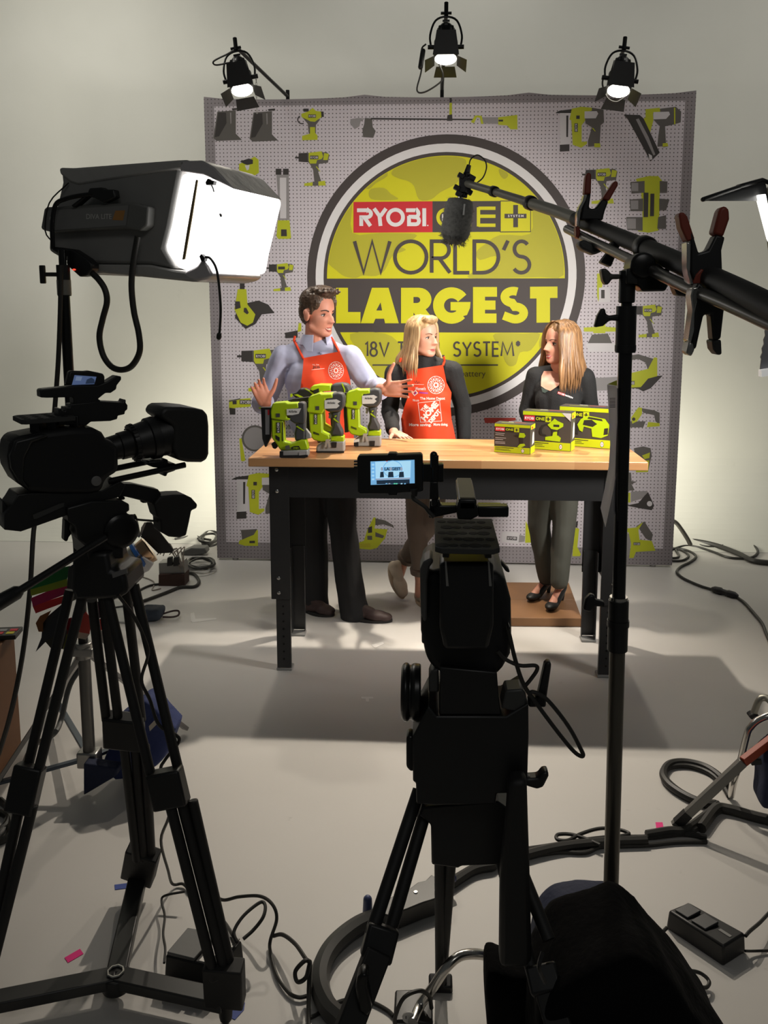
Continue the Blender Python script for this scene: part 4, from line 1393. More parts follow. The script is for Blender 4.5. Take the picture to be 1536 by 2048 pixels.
def wheel(mb, cx, cy, rx, ry, fn):
    """the round twelve-part service emblem printed on the bib"""
    dense_ribbon(mb, [(cx + rx * math.cos(t * .2094), cy + ry * math.sin(t * .2094)) for t in range(31)], 1.0, fn)
    dense_ribbon(mb, [(cx + rx * .24 * math.cos(t * .5236), cy + ry * .24 * math.sin(t * .5236)) for t in range(13)], 2.2, fn)
    for t in range(11):
        a = t * math.tau / 11
        dense_ribbon(mb, [(cx + rx * .3 * math.cos(a), cy + ry * .3 * math.sin(a)), (cx + rx * math.cos(a), cy + ry * math.sin(a))], 0.8, fn)
        a += math.pi / 11
        dense_ribbon(mb, [(cx + rx * .52 * math.cos(a), cy + ry * .52 * math.sin(a)), (cx + rx * .82 * math.cos(a), cy + ry * .82 * math.sin(a))], 2.0, fn)

def shoe(name, heel, toe, mat_, sole_mat, par, h=0.085, wd=0.050, ankle=None, laces=None, lift=0.0):
    heel, toe = V(heel), V(toe)
    d = toe - heel; L = d.length; d.normalize()
    up = V((0, 0, 1)); s = d.cross(up).normalized(); n = s.cross(d)
    m = Matrix((s, d, n)).transposed()
    P = lambda t, z, q=0: heel + d * (L * t) + n * z + s * q
    b = MB()
    b.ell(P(.16, .030), (wd * .78, L * .17, .034), m)
    b.ell(P(.30, .034), (wd * .80, L * .26, .034), m)
    b.ell(P(.66, .028), (wd, L * .27, .030), m)
    b.ell(P(.82, .024), (wd * .86, L * .19, .024), m)
    b.cap(P(.16, .04), P(.20, h), wd * .66, wd * .58)
    b.cap(P(.22, h * .85), P(.55, .042), wd * .60, wd * .62)
    o = blob(name, b, mat_, par, 0.0055, 5)
    b = MB()
    rs = []
    for z in (0.0, 0.018):
        ring = []
        for i in range(28):
            a = math.tau * i / 28
            t = .5 + .5 * math.cos(a) * 1.02
            wx = wd * (.78 + .25 * math.sin(min(1, max(0, t)) * math.pi * .8)) * math.sin(a)
            ring.append(P(t, z - .004, wx))
        rs.append(ring)
    b.rings(rs)
    b.build('sole', sole_mat, o)
    if laces:
        b = MB()
        for k in range(5):
            t = .30 + k * .055
            z = h * .95 - k * .011
            b.tube([P(t, z - .012, -wd * .45), P(t + .02, z + .004, 0), P(t, z - .012, wd * .45)], .0032, 6, k=3)
        b.build('laces', laces, o)
    return o

def hair_mat(name, c0, c1):
    m = bpy.data.materials.new(name)
    m.use_nodes = True
    nt = m.node_tree; N, L = nt.nodes, nt.links
    b = N['Principled BSDF']; b.inputs['Roughness'].default_value = 0.42
    tc = N.new('ShaderNodeTexCoord'); mp = N.new('ShaderNodeMapping'); mp.inputs['Scale'].default_value = (90, 90, 7)
    L.new(tc.outputs['Object'], mp.inputs[0])
    nz = N.new('ShaderNodeTexNoise'); nz.inputs['Scale'].default_value = 1.0; nz.inputs['Detail'].default_value = 5; L.new(mp.outputs[0], nz.inputs['Vector'])
    r = N.new('ShaderNodeValToRGB'); e = r.color_ramp.elements
    e[0].position = .3; e[0].color = c0 + (1,); e[1].position = .7; e[1].color = c1 + (1,)
    L.new(nz.outputs['Fac'], r.inputs[0]); L.new(r.outputs[0], b.inputs['Base Color'])
    bp = N.new('ShaderNodeBump'); bp.inputs['Strength'].default_value = .5; bp.inputs['Distance'].default_value = .004
    L.new(nz.outputs['Fac'], bp.inputs['Height']); L.new(bp.outputs['Normal'], b.inputs['Normal'])
    return m

def long_hair(par, H, mat_, zl, zr, part=0.02, a0=62, a1=298, n=64, rx=.088, ry=.108, flare=1.0, back=1.0, name='hair', fwd=0.0):
    """zl/zr: how far (head units) the hair falls on the +r side and the -r side"""
    rnd = random.Random(5)
    b = MB()
    for i in range(n):
        for lay in range(2):
            t = (i + rnd.random() * .6) / n
            th = R(a0 + (a1 - a0) * t)
            sx, cy = math.sin(th), math.cos(th)
            w_ = 1.0 if lay else .93
            z1 = zl + (zr - zl) * t + rnd.uniform(-.02, .012)
            j = rnd.uniform(-.004, .004)
            fl = flare * (1 + rnd.uniform(-.06, .06))
            pts = [(part + .012 * sx, .018 + .02 * cy + (-.02 if cy < -.3 else 0), .124),
                   (.58 * rx * sx * w_ + part * .4, .58 * ry * cy * w_ - .012, .112 + j),
                   (.92 * rx * sx * w_, .92 * ry * cy * w_ - .012, .070 + j),
                   (1.02 * rx * sx * w_, 1.02 * ry * cy * w_ - .012, .005),
                   (1.06 * rx * sx * w_ * fl ** .4, 1.04 * ry * cy * w_ - .014 + fwd * .3, -.07),
                   (1.08 * rx * sx * w_ * fl, 1.04 * ry * cy * w_ * back - .014 + fwd * .7, (z1 - .07) * .5),
                   (1.04 * rx * sx * w_ * fl, 1.0 * ry * cy * w_ * back - .012 + fwd, z1)]
            b.tube([H.p(*p) for p in pts], lambda u: H.k * (.006 + .012 * math.sin(math.pi * min(1, u * 1.0 + .06)) ** .6) * (1 if u < .8 else max(.12, (1 - u) / .2)), 6, k=4, flat=.55)
    return b.build(name, mat_, par, ang=180)

SKIN_M = M('skin_ruddy', srgb(206, 140, 118), 0.5, var=0.05, scale=30)
SKIN_A = M('skin_tan', srgb(214, 158, 134), 0.48, var=0.05, scale=30)
SKIN_B = M('skin_rosy', srgb(212, 150, 126), 0.48, var=0.05, scale=30)
APR = M('apron_orange', srgb(226, 66, 22), 0.75, var=0.05, scale=9)
APR_INK = M('apron_white_ink', srgb(236, 214, 206), 0.7)
SHIRT = M('shirt_blue_grey', srgb(172, 174, 200), 0.75, var=0.04, scale=40, bump=0.05)
SWTR = M('black_knit', (0.010, 0.010, 0.0105), 0.85, bump=0.2, scale=120)
TRS_BLK = M('black_trousers', (0.016, 0.016, 0.018), 0.75)
TRS_TPE = M('taupe_trousers', srgb(108, 94, 84), 0.8)
TRS_GRY = M('grey_green_trousers', srgb(78, 78, 70), 0.8)

# ============ the man
YM = 4.80
P = lambda x, y, Y=YM: W(x, y, Y)
man = thing('person', 'man in pale blue shirt and orange apron gesturing with both hands behind the tools', 'person', (F(690, 1235).x, 4.72, 0))
H = Head(W(638, 627, YM), (.80, -.60, -.10), 1.07)
hipL, kneeL, ankL = P(630, 915, 4.86), P(628, 1060, 4.82), P(630, 1196, 4.76)
hipR, kneeR, ankR = P(674, 915, 4.84), P(686, 1058, 4.74), P(704, 1208, 4.66)
shL, shR = P(566, 712, 4.84), P(700, 712, 4.76)
elL, elR = P(528, 806, 4.86), P(742, 778, 4.80)
wrL, wrR = P(532, 806, 4.62), P(768, 778, 4.56)
toeL, heelL = F(668, 1232), F(612, 1222)
toeR, heelR = F(784, 1243), F(690, 1236)
b = MB()
head_shape(b, H)
b.cap(H.p(0, -.02, -.05), P(632, 700, 4.83), .058, .064)
b.cap(P(634, 700, 4.835), P(638, 770, 4.83), .060, .080); b.cap(P(638, 770, 4.83), P(652, 905, 4.85), .085, .10)
b.ell(P(634, 770, 4.82), (.145, .080, .085))
for a in ((shL, elL, wrL), (shR, elR, wrR)):
    limb(b, a, (.044, .040, .029))
hand_shape(b, wrL + V((0, -.01, .0)), (-.30, -.30, .9), (.35, -.9, -.2), 1, .195, (.35, .4, .45, .5), .07, (.55, .75, .1))
hand_shape(b, wrR + V((0, -.01, 0)), (.90, -.35, .05), (-.25, -.92, .1), -1, .20, (.12, .15, .15, .18), .12, (.10, .95, .1))
limb(b, (hipL, kneeL, ankL), (.075, .052, .038)); limb(b, (hipR, kneeR, ankR), (.075, .052, .038))
b.cap(ankL, heelL + V((0.02, 0, .045)), .036, .030); b.cap(ankR, heelR + V((0.03, 0, .045)), .036, .030)
blob('body', b, SKIN_M, man, 0.0038, 3, face_disp(H), soft=face_soft(H))
BRW = M('hair_brown', srgb(62, 46, 38), 0.6)
face_parts(man, H, BRW, M('lip_man', srgb(170, 88, 80), 0.5), smile=True, brow_r=.0042)
# hair: short, swept up at the front
b = MB()
E_ = lambda c, r: b.ell(H.p(*c), H.rad(*r), H.m, 20, 14)
E_((0, -.026, .058), (.083, .096, .080)); E_((0, -.050, .010), (.078, .066, .085)); E_((0, .045, .112), (.064, .042, .026)); E_((0, .015, .118), (.066, .06, .030))
for sx in (-1, 1):
    b.ell(H.p(sx * .062, .012, .060), H.rad(.019, .050, .046), H.m)
    b.cap(H.p(sx * .071, .020, .040), H.p(sx * .0725, .014, .000), .012 * H.k, .006 * H.k)
for i in range(26):
    rr = random.Random(i)
    x = -.055 + .11 * i / 25
    b.cap(H.p(x, .060 + rr.uniform(-.01, .008), .112), H.p(x * 1.05 + rr.uniform(-.006, .006), .088 + rr.uniform(-.008, .008), .122 + rr.uniform(-.006, .012)), .011, .006)
def hd(c, n):
    q = H.inv(c)
    return n * (0.0035 * noise.noise(V((q.x * 120, q.y * 55, q.z * 120))))
blob('hair', b, hair_mat('man_hair', srgb(46, 34, 28), srgb(92, 72, 58)), man, 0.004, 2, hd)
# trousers
b = MB()
b.ell(P(652, 905, 4.86), (.185, .125, .12))
limb(b, (hipL, kneeL, ankL + V((0, 0, .01)), ankL + V((.005, -.005, -.06))), (.108, .082, .078, .080)); limb(b, (hipR, kneeR, ankR + V((0, 0, .02)), ankR + V((.02, -.01, -.055))), (.108, .082, .080, .088))
blob('trousers', b, TRS_BLK, man, 0.008, 4, folds(.006, 8, 1, .6))
SH_BR = M('shoe_brown', srgb(74, 56, 54), 0.6)
SOLE_D = M('sole_dark', (0.03, 0.027, 0.025), 0.7)
shoe('shoe', heelL, toeL, SH_BR, SOLE_D, man, .09, .052, laces=BLKR)
shoe('shoe', heelR, toeR, SH_BR, SOLE_D, man, .09, .052, laces=BLKR)
# shirt
b = MB()
b.ell(P(634, 762, 4.80), (.185, .120, .13)); b.cap(P(636, 775), P(648, 880, 4.82), .145, .152); b.cap(shL + V((.02, 0, -.012)), shR + V((-.02, 0, -.012)), .058, .058)
b.cap(P(632, 694, 4.83), shL + V((.02, 0, .0)), .068, .058); b.cap(P(634, 694, 4.83), shR + V((-.02, 0, .0)), .068, .058)
b.cap(P(605, 750, 4.80), P(612, 840, 4.82), .085, .10); b.cap(P(670, 750, 4.78), P(664, 840, 4.80), .085, .10)
limb(b, (shL, elL, P(526, 806, 4.72)), (.066, .060, .056)); limb(b, (shR, elR, P(757, 778, 4.66)), (.064, .060, .054))
shirt = blob('shirt', b, SHIRT, man, 0.0065, 4, folds(.008, 9, 2, .8))
# collar and cuffs
b = MB()
nk = P(635, 683, 4.825)
def coll(a0, a1, r0, r1, h, dz):
    rs = []
    for i in range(19):
        a = R(a0 + (a1 - a0) * i / 18)
        dirv = V((math.cos(a), math.sin(a), 0))
        hh = h * (1 - .35 * abs(math.sin(a / 2 + .9)))
        top = nk + dirv * r0 + V((0, 0, .028 + dz)); bot = nk + dirv * r1 + V((0, 0, -.028 + dz - (.035 if abs(i - 9) > 7 else 0)))
        rs.append([top, bot, bot + dirv * .006, top + dirv * .006])
    b.rings(rs)
coll(-50, 262, .076, .100, .05, 0.012)
b.build('shirt_collar', SHIRT, shirt, bevel=.002)
for (c0, c1) in ((P(526, 806, 4.76), P(526, 806, 4.69)), (P(753, 778, 4.68), P(760, 778, 4.63))):
    b = MB(); b.lathe(c0, c1 - c0, [(0, .058), (.008, .064), ((c1 - c0).length - .006, .062), ((c1 - c0).length, .054)], 20); b.build('rolled_cuff', SHIRT, shirt)
bv = bvh_of(shirt)
fn = on_body(bv, .004)
b = MB()
dense_ribbon(b, [(643, 703), (645, 716)], 1.6, fn)
for y in (706, 714):
    b.ell(fn(641, y), (.006, .003, .006))
b.build('button_placket', M('placket_shade', srgb(150, 152, 178), 0.7), shirt)
apron = sheet('apron', [(607, 716, 679, 703), (606, 735, 692, 730), (603, 760, 700, 758), (598, 800, 704, 800), (596, 880, 708, 880), (596, 915, 710, 915)], bv, APR, man, off=.008)
strap('apron_strap', [(607, 718), (598, 700), (588, 681), (590, 672)], 5, bv, APR, apron)
strap('apron_strap', [(678, 704), (668, 684), (662, 674)], 5, bv, APR, apron)
fn = on_body(bvh_of(apron), .0015)
b = MB()
wheel(b, 672, 741, 15, 17.5, fn)
put_text(b, 'Hi, I’m', fn, 625, 731, 638, 728, 0, .01)
dense_ribbon(b, [(623, 739.5), (649, 737)], .8, fn)
b.build('apron_print', APR_INK, apron, smooth=False)
b = MB(); put_text(b, 'JEB', fn, 625, 738, 640, 732, 0, .02); b.build('apron_name', M('marker_black', (0.08, 0.02, 0.01), 0.7), apron, smooth=False)

# ============ the woman in the orange apron
Y1 = 4.88
P = lambda x, y, Y=Y1: W(x, y, Y)
w1 = thing('person', 'blonde woman in black turtleneck and orange apron resting a hand on the bench', 'person', (F(845, 1212).x, 4.85, 0))
H = Head(W(847, 674, Y1), (.74, -.67, -.02), .95)
shL, shR = P(789, 748, 4.90), P(905, 742, 4.86)
elL, elR = P(779, 822, 4.94), P(925, 812, 4.92)
wrL, wrR = W(788, 873, 4.62) + V((0, 0, .012)), P(928, 885, 4.88)
hipL, hipR = P(838, 915, 4.92), P(874, 915, 4.92)
kneeL, ankL = P(834, 1045, 4.86), P(840, 1160, 4.90)
kneeR, ankR = P(862, 1040, 4.86), P(808, 1122, 5.06)
b = MB()
head_shape(b, H, True)
b.cap(H.p(0, -.02, -.05), P(847, 726, 4.90), .048, .052)
b.cap(P(847, 735, 4.91), P(848, 775, 4.915), .05, .07); b.cap(P(848, 775, 4.92), P(855, 900, 4.93), .075, .09); b.ell(P(847, 780, 4.92), (.12, .07, .075))
limb(b, (shL, elL, wrL), (.036, .032, .026)); limb(b, (shR, elR, wrR), (.036, .032, .025))
hand_shape(b, wrL + V((.0, -.005, .012)), (.62, -.74, -.16), (.02, -.10, -1), -1, .17, (.05, .06, .06, .08), .12, (.55, .75, .1), .0082)
hand_shape(b, wrR, (.1, -.1, -1), (-.9, -.1, 0), 1, .165, (.2, .25, .3, .3), .05, (.7, .5, .2), .008)
limb(b, (hipL, kneeL, ankL), (.065, .042, .030)); limb(b, (hipR, kneeR, ankR), (.065, .042, .030))
toe1, heel1 = F(852, 1214), F(834, 1198)
b.cap(ankL, P(838, 1188, 4.90), .029, .026)
heel2, toe2 = P(780, 1128, 5.08), F(806, 1203) + V((0, .02, .012))
b.cap(ankR, heel2 * .6 + toe2 * .4 + V((.03, 0, .02)), .029, .026)
blob('body', b, SKIN_A, w1, 0.0038, 3, face_disp(H), soft=face_soft(H))
BRB = M('brow_blonde', srgb(120, 84, 62), 0.6)
face_parts(w1, H, BRB, M('lip_a', srgb(176, 86, 84), 0.45))
HB = hair_mat('blonde_hair', srgb(134, 104, 70), srgb(206, 172, 124))
b = MB()
b.ell(H.p(0, -.026, .050), H.rad(.086, .100, .082), H.m, 20, 14); b.ell(H.p(0, -.045, -.03), H.rad(.082, .070, .105), H.m, 20, 14)
b.ell(H.p(.0, .052, .105), H.rad(.060, .035, .026), H.m, 16, 12)
base = blob('hair', b, HB, w1, 0.005, 3, lambda c, n: n * .004 * noise.noise(V((c.x * 60, c.y * 60, c.z * 9))))
long_hair(base, H, HB, -.235, -.17, part=-.025, a0=66, a1=292, n=64, flare=1.25, name='hair_locks', back=1.55)
b = MB(); b.ell(H.p(.083, -.004, -.042), H.rad(.004, .004, .005)); b.build('earring', M('earring_pearl', (0.8, 0.76, 0.7), 0.2), w1)
b = MB()
b.ell(P(856, 912, 4.93), (.165, .12, .11)); limb(b, (hipL, kneeL, ankL + V((0, 0, .06))), (.094, .062, .048)); limb(b, (hipR, kneeR, ankR + V((.02, -.02, .03))), (.096, .066, .052))
tr = blob('trousers', b, TRS_TPE, w1, 0.007, 4, folds(.005, 10, 4, .7))
for a_, k_ in ((ankR + V((.02, -.02, .03)), kneeR), (ankL + V((0, 0, .06)), kneeL)):
    d = (k_ - a_).normalized()
    b = MB(); b.lathe(a_ - d * .02, d, [(0, .050), (.004, .058), (.035, .060), (.040, .052)], 20); b.build('trouser_cuff', TRS_TPE, tr)
SNK = M('sneaker_cream', srgb(196, 180, 160), 0.7)
SNS = M('sneaker_sole', srgb(170, 150, 128), 0.7)
shoe('shoe', heel1, toe1 + V((.04, -.06, 0)), SNK, SNS, w1, .085, .042, laces=SNS)
shoe('shoe', heel2, toe2, SNK, SNS, w1, .085, .044, laces=SNS)
b = MB()
b.ell(P(847, 772, 4.90), (.150, .105, .11)); b.cap(P(848, 785), P(856, 905, 4.92), .112, .128); b.cap(shL + V((.02, 0, -.012)), shR + V((-.02, 0, -.012)), .052, .052); b.cap(P(846, 728, 4.90), shL, .060, .054); b.cap(P(848, 728, 4.90), shR, .060, .054)
b.ell(P(828, 798, 4.845), (.075, .06, .08)); b.ell(P(872, 796, 4.84), (.075, .06, .08))
limb(b, (shL, elL, wrL + (elL - wrL) * .18), (.058, .050, .038)); limb(b, (shR, elR, wrR + (elR - wrR) * .12), (.058, .050, .040))
b.cap(P(847, 714, 4.90), P(847, 742, 4.90), .063, .088)
sw = blob('sweater', b, SWTR, w1, 0.0065, 4, folds(.005, 10, 6, .8))
bv = bvh_of(sw)
apron = sheet('apron', [(812, 741, 886, 730), (815, 770, 893, 765), (817, 790, 903, 785), (808, 815, 901, 812), (802, 838, 903, 838), (806, 880, 912, 880), (808, 912, 914, 912)], bv, APR, w1, off=.008)
strap('apron_strap', [(812, 742), (806, 730), (800, 722), (802, 716)], 4.5, bv, APR, apron)
strap('apron_strap', [(886, 731), (889, 722), (888, 713)], 4.5, bv, APR, apron)
fn = on_body(bvh_of(apron), .0015)
b = MB()
wheel(b, 872, 770, 16.5, 17.5, fn)
dense_ribbon(b, [(824, 768.5), (848, 769)], .7, fn)
put_text(b, 'Women’s', fn, 830, 780.5, 851, 774, 0, .02)
dense_ribbon(b, [(825, 786), (831, 781), (835, 786), (829, 791), (825, 786)], 1.8, fn)
put_text(b, 'We are', fn, 825, 803, 838, 798, 0, .02)
put_text(b, 'The Home Depot', fn, 840, 801, 890, 794, 0, .03)
dense_ribbon(b, [(836, 806), (879, 801), (883.5, 842), (841, 844.5), (836, 806)], 1.0, fn)
def tilt(cx, cy, ang, fn):
    ca, sa = math.cos(R(ang)), math.sin(R(ang))
    return lambda x, y: fn(cx + x * ca + y * sa, cy - x * sa + y * ca)
put_text(b, 'THE', tilt(851.0, 817, 50, fn), -9, 3, 7, -6, 0, .06)
put_text(b, 'HOME', tilt(860.5, 823, 50, fn), -22, 5.2, 22, -7.5, 0, .06)
put_text(b, 'DEPOT', tilt(869.5, 832, 50, fn), -16, 4.8, 15, -4.5, 0, .06)
put_text(b, 'More saving.', fn, 818, 854, 863, 846.5, 0, .035)
put_text(b, 'More doing.', fn, 867, 853, 896, 846, 0, .035)
b.build('apron_print', APR_INK, apron, smooth=False)
b = MB(); dense_ribbon(b, [(828, 762), (831, 766), (833, 761), (835, 767), (838, 763), (840, 766)], 1.0, fn, step=1.5); b.build('apron_name', M('marker_dark_red', (0.25, 0.04, 0.02), 0.7), apron, smooth=False)
b = MB(); dense_ribbon(b, [(838, 785), (856, 786.5)], 3.0, fn); b.poly([fn(*p) for p in ((828.5, 786), (832, 783.5), (835, 786.5), (831, 789))]); b.build('apron_club_badge', M('purple_ink', srgb(150, 50, 140), 0.6), apron, smooth=False)

# ============ the woman in black on the platform
Y2 = 4.86
P = lambda x, y, Y=Y2: W(x, y, Y)
w2 = thing('person', 'woman with long light brown hair in black V-neck standing on the wooden platform', 'person', (F(1110, 1215, .05).x, 4.80, 0.052))
H = Head(W(1119, 686, Y2), (-.86, -.50, -.02), .97)
shL, shR = P(1072, 752, 4.90), P(1168, 756, 4.86)
elL, elR = P(1056, 820, 4.92), P(1180, 825, 4.90)
wrL, wrR = P(1070, 880, 4.82), P(1170, 885, 4.80)
hipL, hipR = P(1092, 905, 4.90), P(1134, 905, 4.88)
kneeL, ankL = P(1078, 1050, 4.90), P(1092, 1162, 4.93)
kneeR, ankR = P(1128, 1050, 4.82), P(1118, 1168, 4.76)
ZPL = 0.052
b = MB()
head_shape(b, H, True)
b.cap(H.p(0, -.02, -.05), P(1120, 735, 4.88), .048, .054)
b.cap(P(1118, 745, 4.90), P(1117, 780, 4.90), .052, .07); b.cap(P(1116, 780, 4.90), P(1114, 890, 4.91), .075, .09); b.ell(P(1116, 785, 4.90), (.12, .072, .08))
limb(b, (shL, elL, wrL), (.036, .032, .026)); limb(b, (shR, elR, wrR), (.036, .032, .025))
hand_shape(b, wrL, (.3, -.1, -1), (.9, -.3, .2), 1, .165, (.2, .25, .3, .3), .05, (.7, .5, .2), .008)
hand_shape(b, wrR, (-.3, -.1, -1), (-.9, -.3, -.2), -1, .165, (.2, .25, .3, .3), .05, (.7, .5, .2), .008)
limb(b, (hipL, kneeL, ankL), (.065, .042, .030)); limb(b, (hipR, kneeR, ankR), (.065, .042, .030))
toeA, heelA = F(1056, 1205, ZPL), F(1096, 1190, ZPL) + V((.01, .05, 0))
toeB, heelB = F(1096, 1225, ZPL), F(1124, 1200, ZPL)
for an, he, to in ((ankL, heelA, toeA), (ankR, heelB, toeB)):
    hl = he + V((0, 0, .095))
    b.cap(an, hl, .030, .024)
    b.cap(hl + V((0, 0, -.005)), he * .3 + to * .7 + V((0, 0, .028)), .026, .024)
blob('body', b, SKIN_B, w2, 0.0038, 3, face_disp(H), soft=face_soft(H))
face_parts(w2, H, M('brow_brown', srgb(88, 62, 48), 0.6), M('lip_b', srgb(182, 84, 88), 0.45), smile=True)
HL = hair_mat('light_brown_hair', srgb(92, 64, 42), srgb(166, 124, 82))
b = MB()
b.ell(H.p(0, -.030, .052), H.rad(.087, .102, .084), H.m, 20, 14); b.ell(H.p(0, -.050, -.04), H.rad(.084, .072, .12), H.m, 20, 14); b.ell(H.p(0, -.055, -.13), H.rad(.080, .058, .09), H.m, 20, 14)
base = blob('hair', b, HL, w2, 0.005, 3, lambda c, n: n * .004 * noise.noise(V((c.x * 60, c.y * 60, c.z * 9))))
long_hair(base, H, HL, -.25, -.275, part=.012, a0=60, a1=306, n=72, flare=1.15, name='hair_locks', back=1.28, rx=.098, ry=.116)
b = MB()
b.ell(P(1112, 905, 4.90), (.160, .12, .11)); limb(b, (hipL, kneeL, ankL + V((0, 0, .02))), (.098, .068, .046)); limb(b, (hipR, kneeR, ankR + V((0, 0, .02))), (.098, .068, .052))
blob('trousers', b, TRS_GRY, w2, 0.007, 4, folds(.005, 10, 8, .7))
for an, he, to in ((ankL, heelA, toeA), (ankR, heelB, toeB)):
    d = (to - he); L = d.length; d.normalize(); s = V((d.y, -d.x, 0))
    b = MB()
    b.ell(he + d * L * .74 + V((0, 0, .022)), (.036, L * .26, .022), Matrix((s, d, V((0, 0, 1)))).transposed())
    b.cap(he + d * L * .55 + V((0, 0, .030)), he + d * .01 + V((0, 0, .080)), .032, .030)
    b.cap(he + d * .0 + V((0, 0, .082)), he - d * .01 + V((0, 0, .115)), .028, .022)
    so = blob('shoe', b, M('shoe_black', (0.010, 0.010, 0.010), 0.5), w2, 0.005, 3)
    b = MB(); b.cyl(he + V((0, 0, .0)), he + V((0, 0, .075)), .010, .020, 14); b.build('heel', BLKR, so)
    b = MB(); b.lathe(an + V((0, 0, -.015)), (0, 0, 1), [(0, .036), (.002, .038), (.012, .038), (.014, .036)], 18); b.build('ankle_strap', M('shoe_black', (0, 0, 0)), so)
# sweater with a V neck
b = MB()
b.ell(P(1117, 782, 4.88), (.150, .108, .11)); b.cap(P(1116, 790), P(1113, 900, 4.90), .115, .125); b.cap(shL + V((.02, 0, -.015)), shR + V((-.02, 0, -.015)), .052, .054); b.cap(P(1108, 745, 4.90), shL, .050, .054); b.cap(P(1132, 745, 4.90), shR, .050, .056)
b.ell(P(1096, 802, 4.83), (.075, .06, .085)); b.ell(P(1136, 802, 4.825), (.075, .06, .085))
limb(b, (shL, elL, wrL + (elL - wrL) * .1), (.058, .052, .040)); limb(b, (shR, elR, wrR + (elR - wrR) * .1), (.062, .054, .042))
sw = blob('sweater', b, SWTR, w2, 0.0065, 4, folds(.004, 10, 9, .8))
bv = bvh_of(sw)
fn = on_body(bv, .0015)
b = MB()
vv = [(1083, 752), (1082.5, 775), (1101, 781), (1117, 771), (1124, 754), (1112, 742), (1092, 742)]
rows = [(1088, 742, 1120, 742), (1083, 752, 1123, 752), (1082, 764, 1120, 764), (1082, 772, 1117, 771), (1091, 778, 1108, 777), (1100, 781.5, 1102, 781)]
neck = sheet('neck_opening', rows, bv, SKIN_B, sw, nx=10, off=.002, thick=.002)
b = MB(); b.poly([on_body(bv, .0055)(*p) for p in ((1082, 774), (1097, 781), (1090, 786), (1085, 784))]); b.build('camisole', M('camisole_green', srgb(60, 74, 68), 0.7), sw)
b = MB()
tf = tilt(1131, 790.5, -20, fn)
for i in range(3):
    b.poly([tf(x, y) for x, y in ((-16.5 + i * 5, 2.4), (-11.5 + i * 5, 2.4), (-11.5 + i * 5, -2.4), (-16.5 + i * 5, -2.4))], 1)
put_text(b, 'RYOBI', lambda x, y: tf(x, y) - ray(x, y).normalized() * 0 + V((0, -.002, 0)), -15.5, 1.4, -2.8, -1.4, 0, .02)
put_text(b, 'NATION', lambda x, y: tf(x, y) + V((0, -.001, 0)), -1, 1.6, 15.5, -1.6, 0, .03)
b.build('chest_logo', [WHT, REDI], sw, smooth=False)

# platform under her
b = MB()
pa = [F(1163, 1254), F(985, 1252.5), None, None]
dv = F(1137, 1164, .05) - F(1163, 1235.5, .05); dv.z = 0
plat = thing('step_platform', 'low wooden step platform of two boards under the woman in black', 'platform', (pa[0] + pa[1]) / 2 + dv / 2)
u = pa[1] - pa[0]
WOOD_P = M('platform_wood', srgb(132, 94, 60), 0.55, var=0.25, scale=6)
for i in range(2):
    b = MB()
    a0 = pa[0] + dv * (.0 + .5 * i); a1 = pa[1] + dv * (.0 + .5 * i)
    dd = dv * .494
    b.hexa([a0, a1, a1 + dd, a0 + dd], [q + V((0, 0, .05)) for q in (a0, a1, a1 + dd, a0 + dd)])
    b.build('board', WOOD_P, plat, bevel=.003)
# ------------------------------------------------------------------ lamps boomed over the backdrop
LENS_E = M('lamp_lens_lit', (1.0, 0.93, 0.80), 0.4, emit=9.0, var=0.02)
def at_(Y):
    return lambda x, y: W(x, y, Y)

